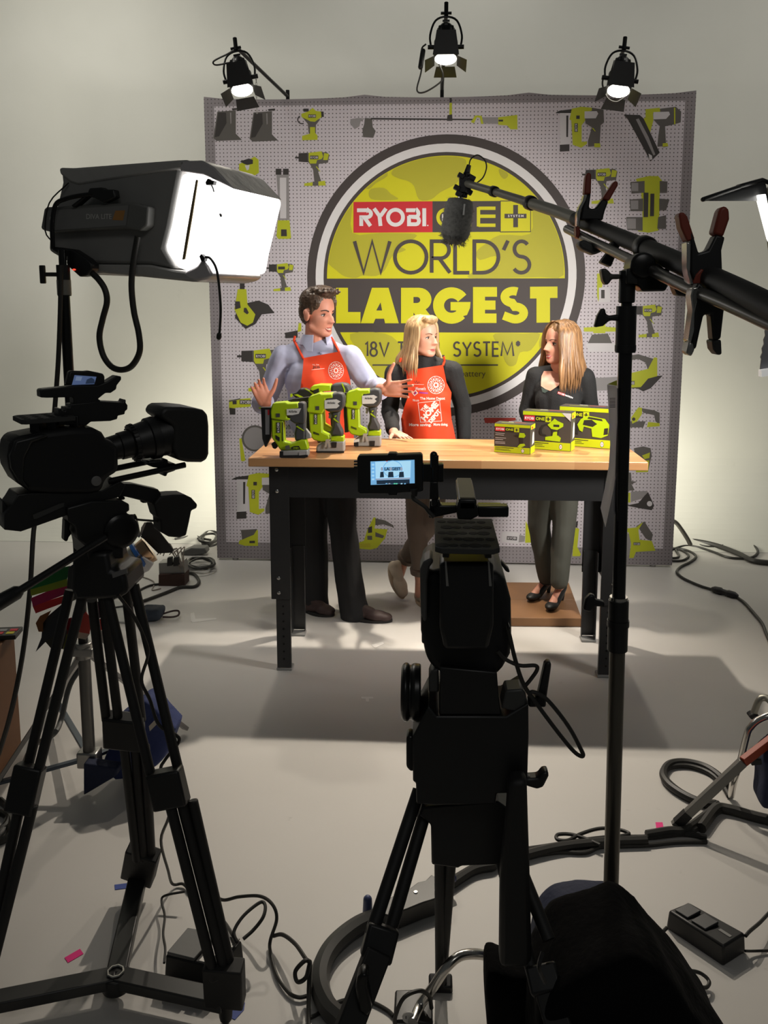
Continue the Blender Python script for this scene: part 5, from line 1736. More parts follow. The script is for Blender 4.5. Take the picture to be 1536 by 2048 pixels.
def hair_light(label, pos, target, arm_end, cable, chain=None, flag=None):
    p = V(pos); d = (V(target) - p).normalized()
    d = (d + V((0, 0, -.55))).normalized()
    base = V((arm_end[0], arm_end[1], 0))
    root = thing('studio_lamp', label, 'studio light', base, 'lamps boomed over the backdrop')
    s = V((1, 0, 0)); n = s.cross(d).normalized(); s = d.cross(n)
    b = MB()
    b.lathe(p - d * .215, d, [(0, .012), (.006, .030), (.03, .047), (.05, .050), (.10, .052), (.105, .066), (.19, .068), (.20, .060)], 24)
    for k in range(10):
        a = k * math.tau / 10
        q = s * math.cos(a) + n * math.sin(a)
        b.beam(p - d * .19 + q * .045, p - d * .115 + q * .055, .010, .006, q)
    b.beam(p - d * .235 - s * .02, p - d * .235 + s * .02, .008, .01)
    hs = b.build('housing', BLKM, root)
    b = MB(); b.lathe(p - d * .012, d, [(0, .060), (.004, .060), (.010, .045), (.013, .0)], 24); b.build('lens', LENS_E, hs)
    # barn doors: four flaps on the front rim
    b = MB()
    for (q, r_, ln, op) in ((n, s, .085, 1.35), (-n, s, .125, .02), (s, n, .06, 1.0), (-s, n, .06, 1.0)):
        wq = .052 if op > .1 else .072; a0, a1 = p + q * .062 - r_ * wq, p + q * .062 + r_ * wq
        e = (d * math.cos(op) + q * math.sin(op)) * ln
        if op < .1:
            e = (-d * .9 + q * .35).normalized() * ln
        k = 1.25 if op > .1 else 1.0
        b.hexa([a0, a1, p + q * .062 + r_ * .052 * k + e, p + q * .062 - r_ * .052 * k + e], [v + q * .002 for v in (a0, a1, p + q * .062 + r_ * .052 * k + e, p + q * .062 - r_ * .052 * k + e)])
    b.build('barn_door', BLK, root)
    yk = p - d * .26
    b = MB()
    b.tube([p - d * .08 + s * .082, p - d * .15 + s * .088, p - d * .235 + s * .06, yk, p - d * .235 - s * .06, p - d * .15 - s * .088, p - d * .08 - s * .082], .006, 8, k=4)
    for q in (s, -s):
        b.cyl(p - d * .08 + q * .06, p - d * .08 + q * .10, .012)
    b.cyl(yk - d * .005, yk - d * .06 + V((0, 0, .02)), .012); b.cyl(yk - s * .03 - d * .02, yk + s * .03 - d * .02, .008)
    b.build('yoke', BLKM, root)
    ae = V(arm_end)
    b = MB(); b.cyl(yk - d * .03, ae, .011); b.build('boom_arm', BLKM, root)
    b = MB(); b.cyl((ae.x, ae.y, .9), ae + V((0, 0, .04)), .0125); b.cyl((ae.x, ae.y, .05), (ae.x, ae.y, 1.6), .0165); b.cyl((ae.x, ae.y, 1.54), (ae.x, ae.y, 1.64), .025)
    for k in range(3):
        a = k * math.tau / 3 + 1.57
        b.cyl((ae.x, ae.y, .30), (ae.x + .2 * math.cos(a) * (1 if abs(math.cos(a)) > .1 else 1), ae.y + .02 + .10 * math.sin(a), .012), .010)
    b.build('stand', BLKM, root)
    b = MB(); b.tube([V(c) for c in cable], .005, 6, k=6); b.build('power_cable', CABLE, root)
    if chain:
        b = MB()
        for k in range(14):
            q = V(chain[0]).lerp(V(chain[1]), k / 13)
            b.tube([q + (V((.005, 0, 0)) if k % 2 else V((0, .005, 0))) * math.cos(t * .7854) + V((0, 0, .010)) * math.sin(t * .7854) for t in range(8)], .0014, 5, closed=True)
        b.build('safety_chain', STL, root)
    if flag:
        b = MB(); b.cap(flag[0], flag[1], .014); b.build('cable_switch', BLK, root)

U = at_(5.05)
hair_light('studio lamp over the left end of the backdrop with a hanging safety chain', HAIR[0][0], HAIR[0][1], (-.95, 5.86, 3.10),
           [U(460, 125), U(432, 130), U(428, 122), U(455, 108), U(468, 100)], (U(512, 150), W(514, 224, 5.3)))
hair_light('studio lamp over the middle of the backdrop with a dangling cable loop', HAIR[1][0], HAIR[1][1], (.06, 5.86, 3.13),
           [U(852, 88), U(843, 100), U(843, 140), U(834, 180), U(850, 184), U(880, 165), U(886, 150), U(878, 128)], None, (U(846, 102), U(841, 134)))
hair_light('studio lamp over the right end of the backdrop with open barn doors', HAIR[2][0], HAIR[2][1], (1.14, 5.86, 3.08),
           [U(1208, 150), U(1205, 170), U(1215, 196), U(1232, 204), U(1248, 196)])

# ------------------------------------------------------------------ boom microphone on a stand
BM = [(934, 367, 3.35), (988, 383, 3.1), (1061, 406, 2.8), (1124, 427, 2.55), (1213, 463, 2.2), (1290, 495, 1.92), (1400, 545, 1.62), (1490, 588, 1.42), (1600, 645, 1.25)]
bp = [W(*q) for q in BM]
TUBE_G = M('carbon_tube', (0.16, 0.155, 0.125), 0.45)
boom = thing('boom_pole', 'long telescopic boom pole reaching in from the right over the stand', 'boom pole', bp[5])
b = MB(); b.tube(spl(bp[0:4], 5), .0135, 14); b.build('pole_section', TUBE_G, boom)
b = MB(); b.tube(spl(bp[2:5], 5), .0175, 16); b.build('pole_section', TUBE_G, boom)
b = MB(); b.tube(spl([bp[3].lerp(bp[4], .35)] + bp[4:6], 5), .0195, 18); b.build('pole_section', BLKR, boom)
b = MB(); b.tube(spl(bp[5:9], 5), .0205, 18); b.build('pole_section', BLKR, boom)
for (i, r_) in ((1, .019), (2, .023), (5, .0255)):
    d = (bp[i + 1] - bp[i - 1]).normalized()
    b = MB(); b.lathe(bp[i] - d * .018, d, [(0, r_ * .9), (.006, r_), (.030, r_), (.036, r_ * .9)], 18); b.build('locking_ring', BLK, boom)
mic = thing('boom_microphone', 'shotgun microphone in a grey furry windshield hanging from the boom tip', 'microphone', W(910, 490, 3.36))
m0, m1 = W(921, 396, 3.36), W(907, 488, 3.38)
b = MB()
ax = (m1 - m0); L = ax.length; ax.normalize()
b.lathe(m0, ax, [(0, .02), (.006, .045), (.03, .054), (L * .5, .055), (L * .75, .057), (L - .02, .046), (L, .02)], 22)
core = list(b.v)
FUR = M('fur_grey', (0.15, 0.15, 0.14), 0.9, var=0.5, scale=90)
d_, u_, w_ = orth(ax)
rnd = random.Random(3)
for i in range(1500):
    t = rnd.random() ** .9 * L; a = rnd.random() * math.tau
    rr = .053 if .03 < t < L - .025 else .042
    q = u_ * math.cos(a) + w_ * math.sin(a)
    root_p = m0 + ax * t + q * (rr - .004)
    tip = root_p + (q * .8 + ax * rnd.uniform(.2, 1.0) + V((rnd.uniform(-.4, .4), rnd.uniform(-.4, .4), rnd.uniform(-.4, .4)))).normalized() * rnd.uniform(.012, .022)
    sd = ax.cross(q) * .0022
    b.add([root_p - sd, root_p + sd, root_p + q * .002 + ax * .002, tip], [(0, 1, 3), (1, 2, 3), (2, 0, 3)])
b.build('fur_windshield', FUR, mic, ang=180)
b = MB(); b.beam(W(929, 408, 3.30), W(927, 430, 3.30), .006, .006); b.build('windshield_zip', M('zip_pale', (.5, .5, .48), .4), mic)
b = MB()
q0 = W(928, 372, 3.36)
b.box(W(930, 370, 3.36), (.045, .04, .06)); b.cyl(W(934, 345, 3.36), W(927, 395, 3.36), .014)
for (x, y) in ((922, 352), (944, 356), (914, 376), (938, 384), (918, 388), (940, 364)):
    b.box(W(x, y, 3.35), (.026, .03, .018), Matrix.Rotation(.5, 3, 'Y'))
b.build('shock_mount', BLK, mic, bevel=.003)
b = MB(); b.cyl(W(938, 330, 3.36), W(931, 356, 3.36), .0085, .014); b.build('connector', BLK, mic)
b = MB(); b.tube([W(938, 330, 3.36), W(942, 318, 3.36), W(955, 310, 3.36), W(969, 320, 3.36), W(973, 335, 3.36), W(966, 355, 3.35), W(951, 368, 3.34)], .0028, 6, k=5); b.build('cable', CABLE, mic)
b = MB(); b.cyl(m0 - ax * .03, m0 + ax * .01, .011); b.build('barrel', STL, mic)

# the spring clamps
def clamp(label, Y, body, grips, strip, tips, thk=.032):
    f = at_(Y)
    allp = [f(*p) for p in body]
    root = thing('spring_clamp', label, 'clamp', (sum(p.x for p in allp) / len(allp), Y, min(p.z for p in allp)), 'spring clamps on the boom')
    b = MB(); b.slab(body, f, thk); b.build('jaw_body', BLK, root, bevel=.006)
    for g in grips:
        b = MB(); b.slab(g, f, thk * .95); b.build('handle_grip', ORNG, root, bevel=.007)
    for g in strip:
        b = MB(); b.slab(g, f, thk * 1.06); b.build('spring_plate', CHR, root, bevel=.002)
    for m_, g in tips:
        b = MB(); b.slab(g, f, thk * 1.1); b.build('jaw_tip', m_, root, bevel=.003)
k4 = lambda pts: crop(1090, 190, 5.12, pts)
k2 = lambda pts: crop(1100, 320, 3.523, pts)
clamp('orange-handled spring clamp farther along the boom above the two tubes', 2.30,
      k4([(462, 1010), (440, 1160), (470, 1170), (510, 1165), (575, 1075), (640, 1092), (600, 1200), (580, 1290), (350, 1285), (375, 1150), (425, 1030)]),
      [k4([(405, 850), (420, 805), (450, 800), (465, 825), (462, 1022), (390, 1022), (398, 930)]), k4([(575, 1070), (690, 900), (715, 882), (738, 900), (735, 935), (645, 1092)])],
      [k4([(390, 1025), (425, 1030), (405, 1090), (355, 1190), (345, 1350), (315, 1350), (318, 1220), (340, 1150), (375, 1090)])],
      [(ORNG, k4([(305, 1350), (345, 1355), (350, 1430), (335, 1478), (305, 1455)]))])
clamp('large orange-handled spring clamp nearest the camera with both handles up', 1.58,
      k2([(960, 450), (1000, 560), (1030, 660), (1095, 640), (1150, 530), (1215, 545), (1190, 640), (1195, 770), (1215, 800), (1205, 840), (1000, 870), (972, 780), (975, 600)]),
      [k2([(890, 392), (905, 372), (930, 378), (952, 402), (1005, 565), (948, 578), (905, 480)]), k2([(1128, 525), (1175, 350), (1210, 325), (1245, 350), (1248, 420), (1203, 550)])],
      [k2([(945, 580), (975, 590), (970, 790), (1000, 880), (970, 880), (945, 760)])],
      [(ORNG, k2([(978, 900), (1005, 810), (1045, 765), (1072, 780), (1060, 830), (1030, 905)]))])
clamp('black spring clamp hanging handles down below the boom', 1.55,
      k2([(1030, 860), (1215, 1020), (1205, 1080), (1185, 1260), (1130, 1272), (1115, 1085), (1065, 1090), (1040, 1200), (1012, 1330), (980, 1330), (985, 1060), (990, 930)]),
      [], [k2([(985, 900), (1030, 895), (1018, 1000), (1000, 1080), (998, 1200), (975, 1290), (955, 1270), (985, 1060), (972, 960)])],
      [(STL, k2([(960, 1275), (992, 1290), (1000, 1335), (975, 1382), (940, 1355)])), (GRYD, k2([(1118, 1268), (1185, 1262), (1190, 1366), (1160, 1372), (1128, 1330)]))])

# the support stand
YS = 1.80
st = thing('boom_stand', 'black telescopic stand carrying the boom pole at the right', 'light stand', (W(1222, 1790, YS).x, YS, 0))
f = at_(YS)
def axis(y):                            # centre line of the upright
    return f(1254.5 - (y - 560) * .0268, y)
b = MB(); b.cyl(axis(604), axis(640), .011); b.cyl(axis(690), axis(1210), .0140, n=18); b.build('pole_section', M('stand_gloss_black', (.010, .010, .010), .22), st)
b = MB(); b.cyl(axis(1290), axis(1850) , .0168, n=18); b.cyl(axis(1850), (axis(1850).x - .004, YS, .02), .0168, n=18); b.build('lower_tube', M('stand_dull_metal', (.13, .12, .10), .35, .8), st)
b = MB(); b.cyl(axis(612), axis(705), .0205, n=18); b.cyl(axis(690), axis(702), .0215, n=18); b.build('collar', BLK, st)
b = MB(); b.cyl(axis(1200), axis(1300), .0215, n=18); b.cyl(axis(1240), axis(1252), .0235, n=18); b.build('collar', BLK, st)
b = MB(); b.cyl(axis(1193), axis(1201), .019, n=18); b.build('collar_rim', CHR, st)
for pts, a in (([(1187, 655), (1193, 632), (1202, 616), (1210, 618), (1210, 628), (1218, 631), (1240, 628), (1240, 642), (1218, 641), (1205, 652)], 0), ([(1165, 1218), (1170, 1196), (1180, 1186), (1190, 1190), (1188, 1197), (1208, 1202), (1208, 1212), (1190, 1211), (1180, 1222)], 0)):
    b = MB(); b.slab(pts, f, .018); b.build('tee_knob', BLK, st, bevel=.004)
b = MB(); b.cyl(axis(541), axis(606), .0165, n=18); b.box(f(1290, 553), (.085, .05, .030)); b.build('grip_socket', BLK, st, bevel=.003)
b = MB(); b.slab(k2([(350, 770), (385, 762), (412, 790), (420, 805), (490, 805), (490, 840), (425, 840), (412, 870), (385, 886), (365, 850)]), f, .03); b.build('grip_knob', M('worn_knob', (.05, .048, .045), .4), st, bevel=.005)
b = MB(); b.lathe(f(1280, 532) + V((0, -.035, 0)), (0, 1, 0), [(0, .02), (.004, .026), (.07, .026), (.074, .02)], 20); b.slab(k2([(600, 760), (690, 700), (800, 780), (810, 880), (790, 925), (630, 928), (592, 870)]), f, .055); b.build('grip_head', BLKM, st, bevel=.004)
RDP = [(1134, 458, 2.42), (1200, 490, 2.15), (1270, 524, 1.88), (1372, 574, 1.60), (1450, 606, 1.46), (1560, 656, 1.30)]
b = MB(); b.tube(spl([W(*q) for q in RDP], 4), .0115, 12); b.build('cradle_rod', M('rod_grey', (.09, .085, .078), .32, .6), st)
b = MB(); b.slab(k2([(185, 590), (225, 562), (300, 600), (372, 640), (300, 672), (205, 630)]), at_(2.2), .05); b.build('cradle_bracket', GRYD, st, bevel=.006)
b = MB(); b.slab(k2([(425, 575), (490, 590), (470, 640), (420, 757), (345, 722), (400, 650)]), at_(2.1), .035); b.build('cradle_clip', BLK, st, bevel=.004)
b = MB(); b.slab(k2([(845, 860), (960, 875), (978, 925), (960, 966), (880, 955), (862, 910)]), at_(1.70), .035); b.build('cradle_clip', BLK, st, bevel=.004)
for a in (R(100), R(215), R(330)):
    c = V((axis(1850).x, YS, 0))
    b = MB(); b.tube([c + V((0, 0, .42)), c + V((math.cos(a) * .18, math.sin(a) * .18, .22)), c + V((math.cos(a) * .36, math.sin(a) * .36, .012))], .0115, 10); b.build('leg', BLKM, st)
# the script hanging from it
PAPER = M('paper_grey_white', srgb(232, 226, 228), 0.8, var=0.02)
_nt = PAPER.node_tree                   # thin paper lets light through
_tr = _nt.nodes.new('ShaderNodeBsdfTranslucent'); _tr.inputs[0].default_value = (.88, .86, .86, 1)
_mx = _nt.nodes.new('ShaderNodeMixShader'); _mx.inputs[0].default_value = .6
_nt.links.new(_nt.nodes['Principled BSDF'].outputs[0], _mx.inputs[1]); _nt.links.new(_tr.outputs[0], _mx.inputs[2])
_nt.links.new(_mx.outputs[0], [n for n in _nt.nodes if n.type == 'OUTPUT_MATERIAL'][0].inputs[0])
k5 = lambda pts: crop(1140, 640, 4.096, pts)
def paper(pts_l, pts_r, Y, bow):
    b = MB(); n = len(pts_l); fr_, bk_ = [], []
    for i, (p, q) in enumerate(zip(pts_l, pts_r)):
        for t in (0, .5, 1):
            x, y = p[0] + (q[0] - p[0]) * t, p[1] + (q[1] - p[1]) * t
            w0 = W(x, y, Y + bow * math.sin(i / (n - 1) * 3.0) + .015 * t)
            fr_.append(w0); bk_.append(w0 + V((0, .0012, 0)))
    N_ = len(fr_); fs = []
    for i in range(n - 1):
        for j in range(2):
            a = 3 * i + j
            fs += [(a, a + 3, a + 4, a + 1), (N_ + a, N_ + a + 1, N_ + a + 4, N_ + a + 3)]
        fs += [(3 * i, N_ + 3 * i, N_ + 3 * i + 3, 3 * i + 3), (3 * i + 2, 3 * i + 5, N_ + 3 * i + 5, N_ + 3 * i + 2)]
    b.add(fr_ + bk_, fs)
    return b
scr = thing('script_pages', 'script sheets hanging curled from the boom stand', 'paper', W(1210, 1050, 1.76))
paper(k5([(305, 530), (312, 650), (322, 850), (330, 1020), (318, 1200), (285, 1380), (250, 1540), (288, 1694)]), k5([(384, 540), (388, 650), (392, 850), (390, 1050), (380, 1220), (358, 1380), (325, 1540), (291, 1696)]), 1.76, .03).build('front_sheet', PAPER, scr, ang=80)
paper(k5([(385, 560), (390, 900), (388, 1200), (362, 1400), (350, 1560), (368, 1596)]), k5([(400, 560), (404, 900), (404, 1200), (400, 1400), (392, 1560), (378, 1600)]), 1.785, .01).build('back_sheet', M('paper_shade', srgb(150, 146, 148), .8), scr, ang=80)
b = MB(); b.poly([W(x, y, 1.757) for x, y in k5([(306, 526), (386, 492), (386, 540)])]); b.build('folded_corner', M('paper_lime', srgb(176, 176, 60), .8), scr)
b = MB()
for i in range(7):
    b.poly([W(x, y, 1.752) for x, y in k5([(325, 640 + i * 12), (372, 640 + i * 12), (372, 645 + i * 12), (325, 645 + i * 12)])])
b.build('typed_lines', GRYD, scr, smooth=False)

# sandbags over the stand foot
b = MB(); b.slab([(1062, 1905), (1064, 1870), (1085, 1830), (1120, 1803), (1180, 1790), (1225, 1795), (1250, 1830), (1250, 1925), (1080, 1930)], at_(2.02), .16)
o = thing('sandbag', 'navy canvas sandbag lying behind the foot of the boom stand', 'sandbag', (W(1160, 1900, 2.02).x, 2.02, .02))
blob('canvas_bag', b, NAVY, o, .010, 30, folds(.012, 7, 3))
b = MB(); b.slab([(1120, 1880), (1200, 1838), (1236, 1816), (1262, 1832), (1302, 1862), (1352, 1935), (1400, 1995), (1444, 2040), (1425, 2140), (1250, 2160), (1060, 2150), (1058, 1960)], at_(1.58), .24)
BAGB = M('black_canvas', (.003, .003, .0035), .95, bump=.3, scale=60, spec=.15)
o = thing('sandbag', 'big black cloth bag slumped over the foot of the boom stand', 'sandbag', (W(1250, 2000, 1.58).x, 1.58, .05))
blob('canvas_bag', b, BAGB, o, .010, 26, folds(.016, 6, 9))
b = MB(); b.tube([W(1085, 1905, 1.40), W(1078, 1935, 1.38), W(1090, 1965, 1.40)], .004, 6, k=4); b.build('strap_loop', BLK, o)
b = MB(); b.slab([(968, 1908), (985, 1904), (1000, 1918), (1085, 1925), (1085, 2150), (972, 2150)], at_(1.70), .10)
o = thing('sandbag', 'black cloth bag draped between the camera tripod and the boom stand', 'sandbag', (W(1025, 2040, 1.70).x, 1.70, .02))
blob('canvas_bag', b, BAGB, o, .010, 26, folds(.008, 7, 5))
b = MB(); b.tube([F(985, 1915, .10), F(955, 1908, .13), F(920, 1912, .14), F(893, 1935, .12), F(868, 1972, .07), F(842, 2008, .022), F(826, 2045, .016)], .0125, 12, k=6)
tag(b.build('stand_leg', CHR), 'bent chrome stand leg on the floor beside the outlet box', 'stand leg')

# ------------------------------------------------------------------ camera rig in the middle, seen from behind
YC = 1.60
f = at_(YC)
ck = lambda pts: crop(680, 880, 3.84, pts)
ch_ = lambda pts: crop(760, 1280, 3.491, pts)
rig = thing('video_camera', 'black video camera seen from behind pointing at the bench with a small monitor', 'video camera', (f(930, 1330).x, YC + .1, f(930, 1330).z))
b = MB()
b.slab(ck([(640, 900), (760, 880), (1200, 885), (1240, 960), (1280, 1100), (1285, 1380), (1275, 1500), (1225, 1590), (1160, 1670), (770, 1640), (668, 1550), (625, 1330), (625, 1000)]), at_(YC + .12), .22)
b.build('camera_body', M('camera_black', (.010, .010, .0105), .5, spec=.35), rig, bevel=.022, seg=3)
b = MB(); b.slab(ck([(615, 960), (640, 900), (700, 870), (720, 900), (690, 940), (672, 1050), (668, 1340), (650, 1360), (622, 1290)]), at_(YC + .02), .06); b.build('hand_strap', M('strap_grey', (.07, .068, .064), .5), rig, bevel=.008)
b = MB(); b.slab(ck([(765, 900), (1170, 900), (1170, 1380), (1130, 1560), (800, 1560), (765, 1400)]), at_(YC - .02), .07); b.build('battery', BLK, rig, bevel=.008)
b = MB()
for x in (805, 1135):
    b.slab(ck([(x, 930), (x + 12, 930), (x + 30, 1120), (x + 10, 1120)]), at_(YC - .055), .004)
b.build('battery_rail', STL, rig)
b = MB(); b.slab(ck([(1240, 920), (1300, 990), (1300, 1010), (1270, 1000), (1235, 950)]), at_(YC + .02), .02); b.slab(ck([(1280, 1440), (1310, 1440), (1290, 1400)]), at_(YC), .02); b.build('side_port', BLK, rig, bevel=.003)
b = MB(); b.slab(ck([(628, 1380), (670, 1380), (670, 1530), (628, 1530)]), at_(YC + .05), .05); b.build('side_knob', BLK, rig, bevel=.004)
b = MB(); b.lathe(W(935, 1230, YC + .23), (0.0, 1, .0), [(0, .06), (.02, .062), (.02, .050), (.16, .052), (.17, .060), (.24, .062), (.25, .055)], 28); b.build('lens', BLK, rig)
# perforated top plate
zp = W(935, 1098, 1.50).z
x0, x1, y0, y1 = W(870, 1098, 1.50).x, W(1001, 1098, 1.50).x, 1.50, 1.72
b = MB(); b.prism([(x0 + .012, y0, zp - .010), (x1 - .012, y0, zp - .010), (x1, y0 + .012, zp - .010), (x1, y1, zp - .010), (x0, y1, zp - .010), (x0, y0 + .012, zp - .010)], (0, 0, .010))
for i in range(2):
    b.box((x0 + .02 + i * (x1 - x0 - .04), (y0 + y1) / 2, zp - .016), (.012, .18, .014))
pl_ = b.build('top_plate', M('plate_dull', (.045, .045, .043), .7, spec=.2), rig, bevel=.0015)
b = MB()
for r_ in range(5):
    for c_ in range(5):
        cx_ = x0 + .014 + (x1 - x0 - .028) * (c_ + .5 * (r_ % 2)) / 4.5
        b.cyl((cx_, y0 + .022 + r_ * .042, zp - .004), (cx_, y0 + .022 + r_ * .042, zp + .0006), .0088 if (r_ + c_) % 3 else .0125, n=14)
b.build('plate_holes', M('hole_dark', (0, 0, 0)), pl_)
zh = W(935, 998, 1.60).z
b = MB(); xa, xb = W(917, 998, 1.60).x, W(953, 998, 1.60).x
b.box(((xa + xb) / 2, 1.69, zh - .010), (xb - xa, .19, .022)); hnd = b.build('top_handle', BLK, rig, bevel=.004)
b = MB(); b.box(((xa + xb) / 2, 1.69, zh + .002), (xb - xa - .005, .18, .003)); b.build('handle_pad', M('pad_tan', srgb(140, 132, 112), .6), hnd, bevel=.001)
b = MB(); b.slab(ck([(905, 450), (1030, 450), (1055, 500), (1060, 560), (1000, 590), (900, 585), (890, 520)]), at_(1.62), .05); b.slab(ck([(690, 455), (765, 445), (770, 490), (900, 490), (900, 545), (680, 590)]), at_(1.63), .03); b.slab(ck([(1050, 498), (1292, 498), (1290, 580), (1060, 580)]), at_(1.63), .03)
b.build('handle_bracket', BLKM, rig, bevel=.003)
b = MB(); b.cyl(f(871, 910), f(869, 1012), .0062); b.cap(f(867.5, 910), f(867.5, 932), .0072); b.slab(ck([(635, 180), (795, 178), (795, 315), (635, 315)]), at_(1.61), .022); b.slab(ck([(692, 315), (752, 315), (758, 450), (685, 450)]), f, .016); b.build('monitor_arm', BLKM, rig, bevel=.002)
b = MB(); b.slab(ck([(135, 130), (150, 112), (370, 108), (375, 94), (435, 94), (440, 105), (620, 98), (636, 115), (640, 380), (610, 390), (540, 392), (440, 398), (440, 416), (375, 418), (372, 402), (155, 405), (138, 385)]), at_(1.615), .022); mon = b.build('monitor', BLK, rig, bevel=.004)
b = MB()
for k in range(3):
    b.slab(ck([(108, 158 + k * 22), (136, 158 + k * 22), (136, 168 + k * 22), (108, 168 + k * 22)]), at_(1.615), .01)
b.build('monitor_port', BLK, mon)
# what its screen shows: the set in blue tones
def screen_mat(name, c, e):
    return M(name, c, .3, emit=e, var=.02)
SC = [screen_mat('screen_blue', (.16, .38, .62), 1.0), screen_mat('screen_pale', (.36, .62, .80), 1.0), screen_mat('screen_dark', (.02, .04, .07), .6), screen_mat('screen_green', (.12, .62, .40), 1.0), screen_mat('screen_skin', (.30, .36, .46), .9), screen_mat('screen_red', (.5, .08, .08), .9)]
SF = lambda lay: (lambda x, y: W(680 + x / 3.84, 880 + y / 3.84, 1.6035 - lay * .0002))
b = MB()
b.poly([SF(0)(*p) for p in ((234, 165), (572, 152), (574, 332), (236, 345))], 0)
b.poly([SF(1)(*p) for p in ((270, 168), (545, 160), (540, 290), (275, 296))], 1)
b.poly([SF(2)(405 + 76 * math.cos(t * .2618), 222 + 66 * math.sin(t * .2618)) for t in range(24)], 0)
b.poly([SF(3)(405 + 70 * math.cos(t * .2618), 222 + 60 * math.sin(t * .2618)) for t in range(24)], 1)
b.poly([SF(4)(*p) for p in ((335, 208), (475, 204), (475, 234), (336, 238))], 0)
put_text(b, 'LARGEST', SF(5), 342, 234, 468, 210, 2, .04)
for cx_, w_2 in ((322, 16), (390, 22), (472, 20)):
    b.poly([SF(6)(cx_ + 10 * math.cos(t * .7854), 222 + 16 * math.sin(t * .7854)) for t in range(8)], 4)
    b.poly([SF(6.5)(*p) for p in ((cx_ - w_2, 288), (cx_ - w_2 + 4, 245), (cx_ + w_2 - 4, 243), (cx_ + w_2, 286))], 2)
b.poly([SF(7)(*p) for p in ((272, 296), (540, 288), (538, 300), (274, 308))], 4)
b.poly([SF(7.5)(*p) for p in ((280, 310), (535, 302), (535, 334), (282, 340))], 2)
for i, (x, m_) in enumerate(((350, 0), (372, 4), (412, 3), (428, 3), (466, 1), (492, 0))):
    b.poly([SF(8)(*p) for p in ((x, 332), (x + 14, 331), (x + 14, 339), (x, 340))], m_)
for i in range(5):
    b.poly([SF(8)(*p) for p in ((245, 185 + i * 28), (262, 184 + i * 28), (262, 196 + i * 28), (245, 197 + i * 28))], 1)
b.poly([SF(8)(*p) for p in ((352, 160), (368, 160), (360, 168))], 5)
b.build('screen', SC, mon, smooth=False)
b = MB(); b.tube([f(828, 982), f(826, 996), f(836, 1004), f(850, 1014), f(858, 1024), f(868, 1034)], .0042, 8, k=5); b.cyl(f(828, 978), f(829, 992), .008, .005); b.build('monitor_cable', CABLE, rig)
b = MB(); b.tube([f(1014, 1250), f(1020, 1275), f(1032, 1325), f(1048, 1370), f(1075, 1410), f(1120, 1470), f(1150, 1505), f(1166, 1512), f(1160, 1495), f(1135, 1450), f(1095, 1400), f(1068, 1384), f(1058, 1388)], .0042, 8, k=5)
b.tube([f(995, 1302), f(1010, 1318), f(1040, 1331), f(1070, 1331), f(1074, 1340), f(1062, 1358), f(1052, 1370)], .0040, 8, k=5); b.build('video_cable', CABLE, rig)

# its tripod
tri = thing('camera_tripod', 'black camera tripod under the middle camera with a fluid head', 'tripod', (f(940, 1700).x, 1.68, 0))
b = MB()
b.slab(ch_([(415, 95), (800, 130), (815, 330), (830, 420), (410, 420), (420, 200)]), at_(1.66), .13)
b.slab(ch_([(395, 420), (860, 420), (1010, 330), (1012, 560), (1000, 935), (800, 940), (790, 1010), (390, 1020), (258, 1010), (255, 870), (235, 860), (232, 560), (340, 350)]), at_(1.66), .14)
b.build('fluid_head', BLK, tri, bevel=.010)
b = MB(); b.slab(ch_([(340, 230), (360, 175), (410, 165), (412, 330), (340, 330)]), at_(1.64), .05); b.build('plate_lock', GRYD, tri, bevel=.004)
b = MB(); b.slab(ch_([(870, 315), (985, 305), (1010, 340), (1010, 480), (840, 440)]), at_(1.62), .05); b.build('plate_lock', GRYD, tri, bevel=.004)
c0 = f(*ch_([(300, 460)])[0]); b = MB(); b.lathe(c0 + V((-.045, .06, 0)), (1, 0, 0), [(0, .050), (.006, .058), (.014, .058), (.018, .052), (.026, .058), (.040, .056)], 28)
b.slab(ch_([(178, 345), (230, 345), (232, 495), (145, 495), (145, 440), (172, 420)]), at_(1.65), .04); b.build('drag_knob', BLKM, tri, bevel=.003)
b = MB(); b.slab(ch_([(185, 650), (215, 635), (250, 660), (255, 880), (215, 892), (185, 860), (185, 740)]), at_(1.62), .035); b.build('brake_lever', BLKM, tri, bevel=.006)
b = MB(); b.slab(ch_([(1030, 395), (1095, 385), (1145, 160), (1165, 138), (1192, 145), (1190, 180), (1158, 400), (1155, 455), (1035, 455)]), at_(1.62), .022); b.build('plate_lever', BLK, tri, bevel=.004)
b = MB(); b.slab(ch_([(875, 935), (1005, 925), (1030, 945), (1100, 940), (1130, 900), (1170, 895), (1172, 930), (1135, 1005), (1090, 1018), (1030, 1000), (1000, 985), (880, 965)]), at_(1.60), .028); b.build('pan_lock', BLK, tri, bevel=.005)
b = MB(); b.slab(ch_([(300, 1030), (390, 1020), (800, 985), (900, 1055), (905, 1120), (885, 1410), (560, 1425), (540, 1440), (360, 1415), (355, 1150), (275, 1080)]), at_(1.72), .15); b.build('bowl', BLK, tri, bevel=.010)
b = MB()
b.slab([(1017, 1552), (1052, 1548), (1054, 1620), (1058, 1740), (1062, 1920), (998, 1920), (1000, 1740), (1012, 1630)], at_(1.56), .045); b.build('pan_handle', BLKR, tri, bevel=.010)
